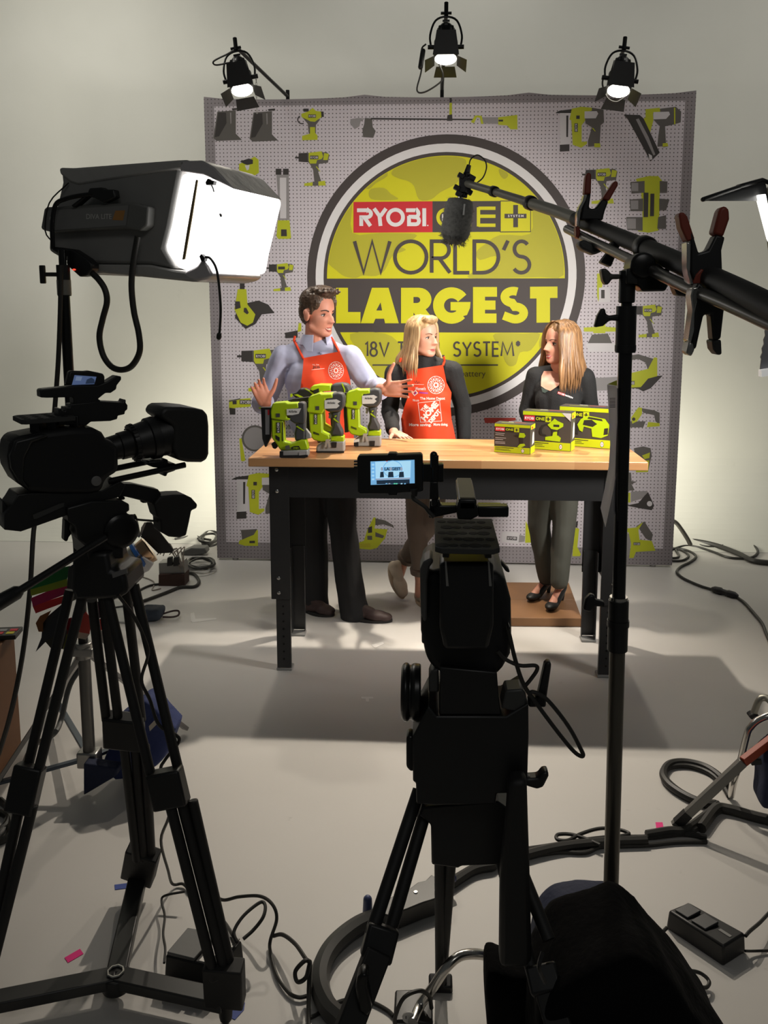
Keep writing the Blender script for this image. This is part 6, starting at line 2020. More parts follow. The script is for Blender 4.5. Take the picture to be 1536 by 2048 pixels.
# three legs, each a pair of tubes with a lower stage
lf = lambda x, y, Y: W(x, y, Y)
def leg(pairs, clampp, lower, foot):
    b = MB()
    for a, c in pairs:
        b.cyl(a, c, .0135, n=12)
    lg = b.build('leg', BLKR, tri)
    b = MB(); b.beam(clampp[0], clampp[1], .062, .040, (0, 1, 0)); b.build('leg_clamp', BLK, lg, bevel=.006)
    b = MB(); b.beam(lower[0], lower[1], .050, .034, (0, 1, 0)); b.cap(lower[1], foot, .018, .014); b.build('lower_stage', BLKR, lg, bevel=.004)
    return lg
leg([(lf(838, 1580, 1.68), lf(742, 1870, 1.52)), (lf(862, 1585, 1.70), lf(775, 1880, 1.54))], (lf(768, 1850, 1.53), lf(750, 1920, 1.50)), (lf(757, 1900, 1.50), lf(690, 2075, 1.42)), lf(640, 2210, 1.36))
leg([(lf(880, 1670, 1.82), lf(881, 1990, 2.02)), (lf(905, 1670, 1.82), lf(881, 1990, 2.03))], (lf(881, 1960, 2.01), lf(882, 2010, 2.04)), (lf(882, 2000, 2.03), lf(883, 2080, 2.10)), lf(884, 2090, 2.12))
leg([(lf(985, 1660, 1.70), lf(1075, 1980, 1.52)), (lf(1010, 1660, 1.70), lf(1098, 1880, 1.55))], (lf(1082, 1930, 1.54), lf(1096, 1990, 1.50)), (lf(1090, 1960, 1.52), lf(1130, 2090, 1.44)), lf(1180, 2230, 1.38))
b = MB(); b.slab([(712, 1965), (716, 1945), (726, 1935), (738, 1940), (735, 1960), (745, 2010), (735, 2022), (718, 2010)], at_(1.44), .03); b.build('leg_lever', BLKM, tri, bevel=.005)
# ------------------------------------------------------------------ camera on the left, side view
PL0 = W(150, 900, 1.98)
NL = V((.62, -.78, 0))                     # its side faces us; it points right and away
gl = onplane(PL0, NL)
ka = lambda pts: crop(0, 680, 3.339, pts)
def lslab(mb, pts, th, off=0.0):
    mb.slab(ka(pts), gl, th, NL, off)
lp = lambda x, y: gl(*ka([(x, y)])[0])
cam2 = thing('video_camera', 'large black video camera with long zoom lens at the left side', 'video camera', (lp(500, 1040).x, lp(500, 1040).y, lp(500, 1040).z))
CB = MATS['camera_black']
b = MB(); lslab(b, [(30, 680), (60, 632), (240, 598), (420, 575), (580, 570), (640, 600), (665, 640), (700, 655), (745, 700), (750, 855), (690, 890), (655, 915), (640, 985), (550, 1005), (320, 1000), (160, 985), (80, 930), (30, 840), (18, 760)], .11)
body2 = b.build('camera_body', CB, cam2, bevel=.016, seg=3)
b = MB(); lslab(b, [(60, 650), (240, 605), (280, 620), (170, 660), (120, 760), (110, 900), (160, 975), (90, 920), (35, 830), (25, 750)], .03, .05); b.build('battery', BLK, cam2, bevel=.006)
b = MB(); c = lp(595, 915); b.lathe(c + NL * .052, NL, [(0, .012), (.006, .012), (.008, .008)], 18); b.build('side_dial', GRYM, cam2)
# lens
a0, a1 = lp(660, 745), lp(1120, 628)
ax = (a1 - a0).normalized(); L = (a1 - a0).length
b = MB(); b.lathe(a0, ax, [(0, .030), (.006, .034), (.016, .034), (.018, .029), (.05, .031), (.052, .034), (.085, .035), (.088, .032), (L * .45, .037), (L * .46, .045), (L * .52, .047), (L * .53, .044), (L * .70, .048), (L * .71, .053), (L * .82, .054), (L * .83, .050), (L, .054)], 32)
ln = b.build('lens', BLK, cam2)
b = MB(); b.lathe(a0 - ax * .002, ax, [(0, .0345), (.001, .0352), (.012, .0352), (.014, .0345)], 32); b.build('lens_ring', M('ring_red', (.055, .006, .006), .5), ln)
b = MB()
for k in range(26):
    a = k * math.tau / 26
    d_, u_, w_ = orth(ax); q = u_ * math.cos(a) + w_ * math.sin(a)
    b.beam(a0 + ax * (L * .46) + q * .046, a0 + ax * (L * .515) + q * .047, .004, .003, q)
b.build('focus_ribs', BLKR, ln)
b = MB(); lslab(b, [(1012, 490), (1030, 445), (1060, 432), (1150, 430), (1250, 440), (1300, 452), (1330, 480), (1338, 560), (1338, 740), (1325, 780), (1290, 797), (1200, 795), (1130, 780), (1100, 700), (1110, 560)], .115)
hood = b.build('lens_hood', M('hood_black', (.016, .016, .015), .5), cam2, bevel=.014, seg=3)
for dz in (0, 1):
    b = MB(); q0, q1 = lp(660, 900), lp(1050, 818); r0, r1 = lp(700, 930), lp(1205, 822)
    p0_, p1_ = (q0, q1) if dz else (r0, r1)
    b.cyl(p0_ + NL * (-.03 if dz else .03), p1_ + NL * (-.03 if dz else .03), .0075); b.build('support_rod', BLKM, cam2)
b = MB(); lslab(b, [(970, 800), (1060, 795), (1075, 785), (1100, 790), (1100, 815), (1150, 815), (1150, 862), (1095, 880), (1090, 900), (1070, 900), (1070, 850), (1000, 840), (960, 825)], .05); b.build('lens_support', BLKM, cam2, bevel=.003)
# top plate, handle, monitor
b = MB()
zc = lp(280, 540).z; e0, e1 = lp(115, 545), lp(470, 520)
d = (e1 - e0); d.z = 0; dl = d.normalized(); Lp = d.length
o0 = V((e0.x, e0.y, zc))
b.prism([o0 + NL * .045 + dl * .01, o0 + NL * .045 + dl * Lp, o0 - NL * .055 + dl * Lp, o0 - NL * .055 + dl * .01, o0 - NL * .045, o0 + NL * .035], (0, 0, .011))
tp = b.build('top_plate', MATS['plate_dull'], cam2, bevel=.0015)
b = MB()
for i in range(4):
    for j in range(4):
        q = o0 + dl * (.015 + i * Lp / 4.4) + NL * (.03 - j * .022 + .006 * (i % 2)) + V((0, 0, .006))
        b.cyl(q, q + V((0, 0, .0056)), .0075, n=12)
b.build('plate_holes', MATS['hole_dark'], tp)
b = MB()
for (x, y) in ((260, 575), (370, 568), (520, 560)):
    b.box(lp(x, y), (.022, .05, .045))
b.build('plate_post', BLK, cam2, bevel=.002)
b = MB(); lslab(b, [(255, 335), (265, 325), (500, 302), (640, 300), (700, 275), (765, 235), (795, 240), (795, 262), (765, 300), (762, 325), (725, 350), (690, 350), (640, 390), (660, 400), (640, 430), (480, 430), (475, 378), (300, 382), (258, 380)], .035); b.build('top_handle', BLK, cam2, bevel=.005)
b = MB(); lslab(b, [(375, 455), (395, 452), (400, 470), (420, 470), (422, 445), (450, 445), (455, 425), (640, 405), (805, 412), (815, 392), (823, 395), (822, 415), (835, 430), (833, 458), (818, 470), (815, 490), (770, 500), (765, 522), (720, 535), (590, 540), (560, 565), (375, 560)], .04); b.build('handle_unit', BLK, cam2, bevel=.004)
b = MB(); lslab(b, [(432, 295), (455, 210), (470, 205), (560, 207), (585, 203), (680, 222), (692, 240), (690, 290), (640, 310), (560, 310)], .022); mon2 = b.build('monitor', BLK, cam2, bevel=.004)
b = MB(); fq = lambda lay: (lambda x, y: lp(x, y) + NL * (.0118 + lay * .0003))
b.poly([fq(0)(*p) for p in ((488, 232), (634, 243), (620, 292), (470, 298))], 0)
b.poly([fq(1)(*p) for p in ((570, 262), (600, 248), (620, 262), (622, 288), (560, 290))], 2)
b.poly([fq(1)(*p) for p in ((500, 240), (540, 243), (530, 270), (492, 268))], 1)
b.build('screen', [screen_mat('screen_dim', (.10, .15, .30), .5), screen_mat('screen_dim_pale', (.20, .27, .42), .5), screen_mat('screen_dim_dark', (.03, .05, .10), .4)], mon2, smooth=False)
# shoulder plate, tail block, grip arm and hand grip
b = MB(); lslab(b, [(0, 1140), (60, 1060), (90, 1010), (180, 1000), (420, 1000), (640, 985), (760, 925), (800, 945), (760, 1025), (700, 1040), (560, 1060), (400, 1150), (110, 1252), (0, 1240)], .09); lslab(b, [(0, 1060), (10, 1055), (22, 1090), (60, 1110), (40, 1150), (0, 1160)], .05); b.build('base_plate', BLK, cam2, bevel=.006)
b = MB(); lslab(b, [(185, 1140), (360, 1068), (390, 1062), (390, 1085), (210, 1165), (190, 1168)], .004, .047); b.build('plate_badge', GRYD, cam2)
b = MB(); lslab(b, [(745, 950), (880, 955), (1040, 990), (1065, 1020), (1010, 1090), (930, 1065), (830, 1040), (745, 1035)], .035); lslab(b, [(790, 1040), (830, 1045), (828, 1062), (800, 1066)], .02); lslab(b, [(945, 1065), (985, 1070), (975, 1085), (940, 1085)], .02); b.build('grip_arm', BLK, cam2, bevel=.005)
b = MB(); lslab(b, [(1000, 1080), (1040, 1030), (1130, 1020), (1205, 1018), (1250, 1040), (1290, 1085), (1285, 1110), (1250, 1125), (1235, 1200), (1215, 1290), (1170, 1305), (1100, 1298), (1050, 1270), (1045, 1180), (1025, 1170)], .06); b.build('hand_grip', BLKR, cam2, bevel=.018, seg=3)
b = MB()
cp = [lp(1050, 1210), lp(960, 1203), lp(915, 1198)]
for k in range(28):
    t = k / 27; a = k * 1.35
    cp.append(lp(900 - 75 * t, 1195) + V((0, .010 * math.cos(a), .010 * math.sin(a))))
b.tube(cp, .003, 6, k=2); b.build('coiled_cable', CABLE, cam2)

# its tripod
T2 = 2.0
f2 = at_(T2)
tri2 = thing('camera_tripod', 'black heavy-duty tripod under the left camera with floor spreader', 'tripod', (F(232, 1955).x, F(232, 1955).y, 0))
b = MB()
lslab(b, [(400, 1090), (560, 1045), (760, 1045), (810, 1065), (812, 1110), (790, 1120), (815, 1140), (832, 1230), (810, 1310), (775, 1345), (775, 1420), (540, 1430), (520, 1330), (475, 1300), (460, 1210), (410, 1180)], .12)
b.build('fluid_head', BLK, tri2, bevel=.012)
b = MB(); c = lp(755, 1240); b.lathe(c + NL * .06, NL, [(0, .040), (.006, .042), (.010, .036), (.012, .030)], 26); b.build('drag_dial', BLKM, tri2)
b = MB(); lslab(b, [(425, 1190), (460, 1200), (455, 1260), (470, 1285), (450, 1310), (440, 1340), (418, 1335)], .03); b.build('brake_lever', BLKM, tri2, bevel=.004)
b = MB(); b.cyl(W(210, 1075, 1.94), W(28, 1188, 1.74), .0088); b.lathe(W(42, 1180, 1.76), W(-25, 1218, 1.70) - W(42, 1180, 1.76), [(0, .010), (.01, .016), (.10, .019), (.11, .012)], 14); b.build('pan_handle', BLK, tri2)
b = MB(); b.slab([(165, 1090), (235, 1090), (240, 1125), (268, 1130), (275, 1168), (255, 1180), (172, 1184), (162, 1160), (164, 1130)], f2, .13); b.build('bowl', BLK, tri2, bevel=.010)
b = MB(); b.slab([(224, 1146), (254, 1137), (255, 1146), (226, 1156)], at_(T2 - .067), .003); b.build('bowl_badge', GRYM, tri2)
hub = F(232, 1955, .06)
rear, right_, left_ = F(278, 1790), F(452, 2046), F(-190, 2085)
def leg2(name_pts, r_=.0125):
    pairs, cl, low, foot, w_ = name_pts
    b = MB()
    for a, c in pairs: b.cyl(a, c, r_, n=12)
    lg = b.build('leg', BLKR, tri2)
    b = MB(); b.beam(cl[0], cl[1], cl[2], .045, (0, 1, 0)); b.build('leg_clamp', BLK, lg, bevel=.006)
    b = MB()
    for a, c in low: b.cyl(a, c, r_ * 1.05, n=12)
    b.cap(foot + V((0, 0, .10)), foot + V((0, 0, .018)), .022, .016); lm = sum((q[1] for q in low), V((0, 0, 0))) / len(low); b.beam(lm + V((0, 0, .03)), foot + V((0, 0, .06)), .03 + .022 * len(low), .045, (0, 1, 0)); b.build('lower_stage', BLKR, lg, bevel=.004)
leg2(([(W(140, 1180, 2.02), W(52, 1550, 1.93)), (W(166, 1190, 1.96), W(72, 1560, 1.90))], (W(62, 1530, 1.91), W(40, 1625, 1.88), .07), [(W(42, 1600, 1.89), W(-45, 2000, 1.80)), (W(66, 1610, 1.88), W(-30, 1990, 1.79))], left_, 0))
leg2(([(W(184, 1200, 2.02), W(213, 1440, 2.12)), (W(206, 1195, 2.02), W(237, 1440, 2.12)), (W(252, 1180, 2.04), W(283, 1440, 2.14))], (W(247, 1432, 2.12), W(249, 1492, 2.14), .105), [(W(248, 1490, 2.13), W(274, 1720, 2.24)), (W(270, 1490, 2.14), W(288, 1720, 2.25)), (W(290, 1490, 2.14), W(303, 1720, 2.26))], rear, 0))
leg2(([(W(214, 1190, 1.96), W(304, 1560, 1.91)), (W(268, 1170, 2.0), W(357, 1540, 1.93))], (W(328, 1540, 1.91), W(345, 1612, 1.90), .085), [(W(338, 1600, 1.90), W(430, 1960, 1.84)), (W(362, 1600, 1.91), W(452, 1950, 1.85)), (W(385, 1600, 1.92), W(462, 1940, 1.86))], right_, 0))
b = MB(); b.cyl(hub + V((0, 0, -.03)), hub + V((0, 0, .012)), .036, n=20); b.build('spreader_hub', BLK, tri2, bevel=.003)
b = MB(); b.tube([hub + V((.02 * math.cos(t * .785), .02 * math.sin(t * .785), .018)) for t in range(8)], .003, 6, closed=True); b.build('spreader_ring', CHR, tri2)
for q in (rear, right_, left_):
    b = MB(); b.beam(hub, q + V((0, 0, .06)), .052, .030); b.build('spreader_arm', M('spreader_black', (.022, .022, .021), .4), tri2, bevel=.004)

# ------------------------------------------------------------------ soft light on its rolling stand
YD = 2.85
f = at_(YD)
kd = lambda pts: crop(80, 300, 3.657, pts)
ND = V((-.30, -.95, 0)).normalized()
gd = onplane(W(300, 440, YD), ND)
def dslab(mb, pts, th, off=0.0):
    mb.slab(kd(pts), gd, th, ND, off)
dp = lambda x, y: gd(*kd([(x, y)])[0])
sl = thing('soft_light', 'black fluorescent soft light with glowing white diffuser on the left stand', 'studio light', dp(220, 830))
HSM = M('housing_grey_black', (.24, .236, .225), .6)
b = MB(); dslab(b, [(165, 150), (270, 150), (560, 118), (870, 92), (1050, 80), (1040, 150), (1000, 350), (960, 560), (920, 720), (1000, 870), (820, 840), (300, 830), (230, 830), (75, 740), (80, 620), (130, 430), (175, 240)], .30, -.14)
b.build('housing', HSM, sl, bevel=.012)
b = MB(); dslab(b, [(85, 590), (82, 570), (105, 440), (120, 428), (740, 395), (860, 425), (850, 560), (800, 600), (700, 580), (160, 610)], .05, .025); ball = b.build('ballast_box', M('ballast_black', (.14, .14, .13), .45), sl, bevel=.006)
b = MB()
dq = lambda lay: (lambda x, y: dp(x, y) + ND * (.0515 + lay * .0004))
b.poly([dq(0)(*p) for p in ((118, 455), (720, 415), (700, 560), (110, 600))], 0)
b.poly([dq(1)(*p) for p in ((625, 455), (695, 452), (680, 525), (602, 522))], 1)
put_text(b, 'DIVA LITE', dq(2), 415, 515, 598, 478, 2, .01)
b.poly([dq(2)(165 + 16 * math.cos(t * .628), 510 + 20 * math.sin(t * .628)) for t in range(10)], 2)
b.build('ballast_label', [M('label_dark', (.19, .188, .18), .5), M('label_orange', (.40, .19, .05), .5), M('label_text', (.5, .49, .46), .5)], ball, smooth=False)
for pts in ([(160, 132), (260, 135), (1020, 78), (1100, 75), (1050, 150), (880, 170), (300, 260), (240, 240), (165, 180)], [(230, 835), (820, 840), (1010, 880), (1080, 890), (1170, 960), (1130, 965), (740, 925), (480, 900), (300, 910)]):
    b = MB(); dslab(b, pts, .34, -.155); b.build('skirt_flap', M('skirt_cloth', (.36, .35, .33), .7, bump=.3, scale=30), sl, bevel=.008)
# glowing diffuser wrapped round the open front
DIF = M('diffuser_lit', (1.0, .97, .95), .6, emit=3.2, var=.01)
b = MB(); dslab(b, [(1040, 165), (1110, 165), (1290, 215), (1430, 285), (1385, 480), (1330, 720), (1300, 900), (1240, 880), (1075, 885), (1010, 860), (925, 745), (922, 700), (965, 540), (1000, 350)], .34, -.16); b.build('diffuser', DIF, sl, bevel=.020, seg=3)
FOIL = M('foil_silver', (.62, .58, .58), .35, .5, bump=1.0, scale=9)
b = MB(); dslab(b, [(1040, 85), (1200, 80), (1290, 130), (1400, 250), (1435, 290), (1300, 225), (1210, 185), (1110, 170), (1045, 160)], .33, -.15); b.build('foil_flap', FOIL, sl, bevel=.012)
b = MB(); dslab(b, [(1010, 880), (1080, 890), (1160, 850), (1205, 790), (1250, 850), (1280, 920), (1240, 945), (1170, 962), (1090, 940)], .33, -.15); b.build('foil_flap', FOIL, sl, bevel=.012)
b = MB(); dslab(b, [(1160, 222), (1174, 224), (1135, 480), (1080, 800), (1060, 805), (1100, 560)], .004, .014); b.build('diffuser_seam', M('seam_brown', (.20, .15, .07), .7), sl)
for pts, t_ in (([(1245, 245), (1262, 215), (1295, 235), (1308, 232), (1302, 262), (1250, 265)], .02), ([(1200, 780), (1215, 762), (1240, 790), (1238, 815), (1215, 820)], .02), ([(1338, 470), (1350, 468), (1355, 490), (1345, 496)], .01)):
    b = MB(); dslab(b, pts, t_, .02); b.build('clip', BLK, sl, bevel=.002)
b = MB(); b.tube([dp(1278, 262) + ND * .02, dp(1290, 285) + ND * .02, dp(1297, 312) + ND * .02], .0022, 6, k=3); b.tube([dp(1235, 785) + ND * .02, dp(1270, 795) + ND * .02, dp(1310, 860) + ND * .02, dp(1330, 960) + ND * .02, dp(1345, 1150) + ND * .02, dp(1340, 1300) + ND * .02, dp(1333, 1360) + ND * .02], .0042, 8, k=5); b.cap(dp(1334, 1350) + ND * .02, dp(1332, 1370) + ND * .02, .008); b.build('tie_cord', CABLE, sl)
# bracket and mount to the stand
b = MB(); b.tube([dp(200, 730) + ND * .07, dp(210, 560) + ND * .08, dp(235, 420) + ND * .08, dp(290, 375) + ND * .07, dp(400, 350) + ND * .07, dp(520, 330) + ND * .05], .0075, 10, k=5); b.build('mount_bracket', BLKM, sl)
b = MB(); dslab(b, [(320, 420), (440, 330), (455, 295), (540, 290), (560, 305), (630, 305), (640, 360), (560, 400), (500, 370), (440, 350), (340, 435)], .03, .05); b.build('mount_knob', BLK, sl, bevel=.004)
b = MB(); dslab(b, [(295, 830), (300, 790), (240, 770), (190, 740), (200, 715), (340, 735), (440, 800), (480, 840), (478, 880), (440, 925), (390, 932), (300, 850)], .04, .05); blx = b.build('switch_box', BLK, sl, bevel=.005)
b = MB(); b.ell(dp(355, 880) + ND * .072, (.006, .003, .003)); b.build('indicator_light', M('indicator_red', (1, .06, .03), .4, emit=1.5), blx)
b = MB(); b.tube([dp(455, 905) + ND * .05, dp(500, 950) + ND * .05, dp(545, 1020) + ND * .05, dp(560, 1110) + ND * .05, dp(530, 1230) + ND * .05, dp(505, 1360) + ND * .05, dp(530, 1490) + ND * .05, dp(590, 1575) + ND * .05, dp(665, 1600) + ND * .05, dp(740, 1570) + ND * .05, dp(795, 1470) + ND * .05, dp(790, 1340) + ND * .05, dp(755, 1180) + ND * .05, dp(738, 1000) + ND * .05, dp(750, 840) + ND * .05, dp(790, 640) + ND * .055], .0105, 10, k=6); b.build('head_cable', CABLE, sl)
b = MB(); b.tube([dp(240, 245) + ND * .02, dp(160, 400) + ND * .06, dp(115, 600) + ND * .05, dp(140, 680) + ND * .03, dp(165, 730) + ND * .04], .0025, 6, k=4); b.build('tie_cord', CABLE, sl)

PB = F(183, 1585); PBx, PBy = PB.x, PB.y
rs_ = thing('light_stand', 'rolling light stand with silver legs behind the left camera tripod', 'light stand', (PBx, PBy, 0))
def ax2(y):
    d = ray(PX, y); # height on the upright seen at that row
    q = W(183 - (1575 - y) * .054, y, PBy)
    return V((PBx, PBy, q.z))
b = MB(); b.cyl(ax2(575), ax2(1290), .0172, n=18); b.cyl(ax2(500), ax2(590), .0125, n=16); b.build('riser', BLKM, rs_)
b = MB(); b.cyl(ax2(1285), V((PBx, PBy, .05)), .0215, n=18); b.build('base_tube', M('tube_dull', (.16, .155, .145), .4, .6), rs_)
b = MB(); b.cyl(ax2(530), ax2(592), .022, n=18); b.build('collar', BLK, rs_)
b = MB(); b.cyl(ax2(560), ax2(590), .0232, n=18); b.build('collar_grip', M('grip_pale', (.22, .21, .18), .4), rs_)
b = MB(); p_ = ax2(549); b.cyl(p_, p_ + V((-.062, -.01, 0)), .007); b.beam(p_ + V((-.066, -.01, -.03)), p_ + V((-.066, -.01, .03)), .014, .018, (1, 0, 0)); b.build('tee_knob', BLK, rs_, bevel=.003)
b = MB(); hz = ax2(1300); b.box(hz, (.085, .06, .030)); b.cyl(hz + V((0, 0, -.03)), hz + V((0, 0, .03)), .03, n=18); b.build('leg_collar', STL, rs_, bevel=.004)
bz = ax2(1515); b = MB(); b.box(bz, (.075, .06, .06)); b.build('base_collar', STL, rs_, bevel=.006)
for q in (F(372, 1468), F(-20, 1602), F(110, 1420)):
    knee = hz.lerp(q + V((0, 0, .03)), .90)
    b = MB(); b.beam(hz, q + V((0, 0, .025)), .030, .016); b.build('leg', M('leg_alu', (.34, .33, .32), .35, .8), rs_, bevel=.002)
    b = MB(); b.beam(bz, hz.lerp(q + V((0, 0, .025)), .92), .024, .012); b.build('leg_brace', M('brace_blue_steel', (.10, .12, .15), .35, .7), rs_, bevel=.002)
# cables running down from it
b = MB(); b.tube([W(122, 530, PBy - .03), W(120, 640, PBy - .03), W(114, 760, PBy - .03), W(100, 900, PBy - .05), W(70, 1040, PBy - .1), W(60, 1180, PBy - .2), W(45, 1310, PBy - .25), W(18, 1440, PBy - .25), F(-20, 1560, .01)], .0085, 8, k=6)
tag(b.build('power_cable', CABLE), 'thick black cable hanging down at the far left behind the camera', 'cable')
b = MB(); b.tube([F(172, 1320, .25) if False else W(172, 1322, 3.0), W(140, 1370, 2.95), W(122, 1440, 2.9), W(105, 1470, 2.85), F(60, 1500, .02), F(30, 1590, .012), F(5, 1660, .012), F(-30, 1700, .012)], .010, 8, k=6)
tag(b.build('power_cable', M('cable_grey', (.13, .13, .125), .5)), 'grey cable curving from the rolling stand down to the floor', 'cable')

# colour gel swatches hanging from the stand
gels = thing('gel_swatches', 'fan of coloured lighting gels hanging behind the left tripod', 'gel sheets', W(140, 1240, 2.55))
kg = lambda pts: crop(0, 1080, 3.491, pts)
GC = [('gel_green', srgb(24, 110, 44), [(205, 305), (400, 200), (490, 180), (470, 270), (215, 345)]), ('gel_yellow', srgb(150, 160, 40), [(213, 345), (470, 250), (470, 320), (218, 390)]),
      ('gel_magenta', srgb(170, 24, 84), [(218, 405), (470, 300), (480, 370), (230, 465)]), ('gel_red', srgb(190, 40, 44), [(228, 460), (470, 380), (440, 440), (250, 512)]),
      ('gel_amber', srgb(120, 70, 24), [(250, 580), (280, 530), (360, 490), (330, 540), (300, 580), (300, 640), (270, 640)]), ('gel_black', (.012, .014, .02), [(300, 560), (430, 450), (480, 480), (430, 640), (330, 700), (250, 780), (290, 680)]),
      ('gel_olive', srgb(40, 38, 28), [(300, 690), (440, 560), (470, 640), (440, 760), (360, 760)]), ('gel_lime', srgb(150, 150, 40), [(415, 690), (480, 650), (500, 720), (440, 765)]),
      ('gel_crimson', srgb(150, 30, 44), [(440, 560), (500, 540), (490, 680), (430, 680)]), ('gel_coral', srgb(200, 70, 60), [(545, 560), (600, 500), (640, 560), (625, 655), (540, 640)]),
      ('gel_scarlet', srgb(200, 54, 50), [(680, 560), (750, 530), (760, 600), (690, 640)]), ('gel_pale', srgb(180, 172, 164), [(520, 640), (630, 650), (600, 695), (520, 680)]), ('gel_clear', srgb(190, 186, 180), [(690, 640), (780, 600), (790, 680), (740, 740), (700, 700)]), ('gel_navy', srgb(44, 48, 74), [(650, 430), (740, 430), (740, 520), (670, 560)])]
for i, (nm, c_, pts) in enumerate(GC):
    b = MB(); b.slab(kg(pts), at_(2.50 + .012 * i), .0016); b.build('gel_sheet', M(nm, c_, .3, var=.1), gels)
b = MB(); b.slab(kg([(480, 190), (540, 150), (590, 200), (560, 400), (500, 430), (470, 330)]), at_(2.48), .012); b.build('swatch_holder', GRYD, gels, bevel=.003)

# blue sandbag on the stand leg
b = MB(); b.slab([(238, 1430), (270, 1402), (300, 1386), (345, 1425), (362, 1443), (340, 1500), (300, 1535), (240, 1545), (215, 1520)], at_(2.93), .12)
BLUE = M('blue_canvas', srgb(44, 56, 104), .8, bump=.3, scale=50)
o = thing('sandbag', 'blue sandbag lying over the leg of the rolling light stand', 'sandbag', (W(290, 1500, 2.93).x, 2.93, .05)); blob('canvas_bag', b, BLUE, o, .009, 24, folds(.010, 9, 4))
b = MB(); b.slab([(298, 1452), (312, 1438), (314, 1448), (300, 1462)], at_(2.855), .004); b.build('bag_label', M('label_cream', (.5, .45, .38), .7), o)
b = MB(); b.slab([(172, 1520), (240, 1530), (238, 1545), (172, 1584)], at_(2.80), .05); b.build('bag_flap', NAVY, o, bevel=.006)

# crate with clapperboard at the left edge
cr = thing('wooden_crate', 'brown wooden crate at the left edge of the picture', 'crate', F(-60, 1555))
q0, q1 = F(44, 1500), F(-10, 1572)
e1_ = V((-1, -.15, 0)).normalized() * .55
hC = W(30, 1263, q0.y).z
b = MB()
A_ = [q0, q1, q1 + e1_, q0 + e1_]
b.hexa(A_, [p + V((0, 0, hC)) for p in A_]); b.build('crate_box', M('crate_wood', srgb(112, 76, 48), .6, var=.2, scale=7), cr, bevel=.004)
b = MB(); t0 = [p.lerp((q0 + q1 + e1_) / 2, .06) + V((0, 0, hC + .0015)) for p in A_]; b.hexa(t0, [p + V((0, 0, .002)) for p in t0])
tag(b.build('paper_sheet', PAPER), 'white paper sheet with handwriting lying on the wooden crate', 'paper')
cb_ = thing('clapperboard', 'black film clapperboard with coloured stripes on the crate', 'clapperboard', F(20, 1262, hC + .004))
cc = q0 + (q1 - q0).normalized() * .052 + V((0, 0, hC + .0135)); dx_ = e1_.normalized()
b = MB(); b.beam(cc + dx_ * -.04, cc + dx_ * .30, .09, .018); b.build('board', BLK, cb_, bevel=.002)
b = MB()
for i, mm in enumerate((0, 1, 2, 3, 0, 1)):
    p0_ = cc + dx_ * (-.03 + i * .04) + V((0, -.0, .0095))
    for j in range(2):
        b.mi = mm
        b.cur = (mm + j) % 4
        b.beam(p0_ + V((0, -.02 + .03 * j, 0)), p0_ + dx_ * .028 + V((0, -.02 + .03 * j, 0)), .022, .002)
b.build('stripe', [M('stripe_yellow', srgb(200, 190, 40), .5), M('stripe_red', srgb(200, 40, 60), .5), M('stripe_grey', (.3, .3, .3), .5), M('stripe_black', (.02, .02, .02), .5)], cb_)

# ------------------------------------------------------------------ open-face floor head and bits beside the backdrop
ko = lambda pts: crop(220, 980, 6.4, pts)
YA = 4.55
fa = at_(YA)
ap = lambda x, y, Y=YA: W(*ko([(x, y)])[0], Y)
arri = thing('floor_lamp_head', 'blue-rimmed silver open-face lamp head tipped toward the wall on the floor', 'studio light', ap(420, 1080))
dA = (ap(480, 700) - ap(230, 870)).normalized(); dA = (dA + V((0, .35, 0))).normalized()
b = MB(); c = ap(330, 880); b.lathe(c - dA * .12, dA, [(0, .02), (.01, .055), (.05, .062), (.06, .070), (.13, .074)], 24); b.build('reflector_housing', M('alu_bright', (.55, .53, .48), .3, .9), arri)
b = MB(); b.lathe(c + dA * .012, dA, [(0, .080), (.004, .092), (.022, .092), (.026, .080)], 26); b.build('front_ring', M('ring_blue', srgb(30, 84, 150), .4), arri)
b = MB(); b.lathe(c + dA * .040, dA, [(0, .070), (.05, .076), (.055, .060)], 26); b.build('reflector_rim', M('copper_rim', (.55, .36, .22), .25, 1.0), arri)
b = MB(); b.slab(ko([(395, 600), (470, 410), (530, 410), (640, 540), (810, 760), (800, 800), (620, 810), (430, 620)]), at_(YA + .02), .012); b.build('barn_door', BLK, arri, bevel=.002)
b = MB(); b.slab(ko([(335, 380), (350, 370), (395, 590), (375, 610), (345, 590)]), at_(YA + .06), .012); b.slab(ko([(388, 560), (400, 480), (440, 415), (470, 410), (410, 590)]), at_(YA + .07), .008); b.build('barn_door', STL, arri, bevel=.002)
b = MB(); b.slab(ko([(300, 1020), (330, 870), (360, 835), (390, 850), (390, 900), (360, 1060), (320, 1070)]), at_(YA - .08), .03); b.build('handle', BLK, arri, bevel=.006)
b = MB(); b.slab(ko([(340, 900), (430, 850), (560, 940), (500, 1030), (400, 1080), (350, 1050)]), at_(YA - .05), .02); fb = b.build('side_panel', M('panel_white', (.6, .58, .58), .4), arri, bevel=.003)
b = MB(); qa = tilt(395, 955, 40, lambda x, y: ap(x, y) + V((0, -.0625, 0))); put_text(b, 'ARRI', qa, -30, 18, 45, -16, 0, .03); b.build('panel_lettering', BLK, fb, smooth=False)
jb = thing('junction_box', 'rust brown power junction box with plugs beside the floor lamp head', 'junction box', F(350, 1172))
jy = F(350, 1172).y
b = MB(); b.slab(ko([(655, 1050), (985, 1040), (985, 1200), (655, 1232)]), at_(jy + .05), .11); jbb = b.build('box', M('rust_red', (.055, .022, .014), .6), jb, bevel=.003)
b = MB(); b.slab(ko([(650, 910), (960, 890), (985, 1040), (655, 1055)]), at_(jy + .06), .09); b.build('clear_cover', M('cover_grey', (.30, .29, .27), .3), jb, bevel=.003)
b = MB()
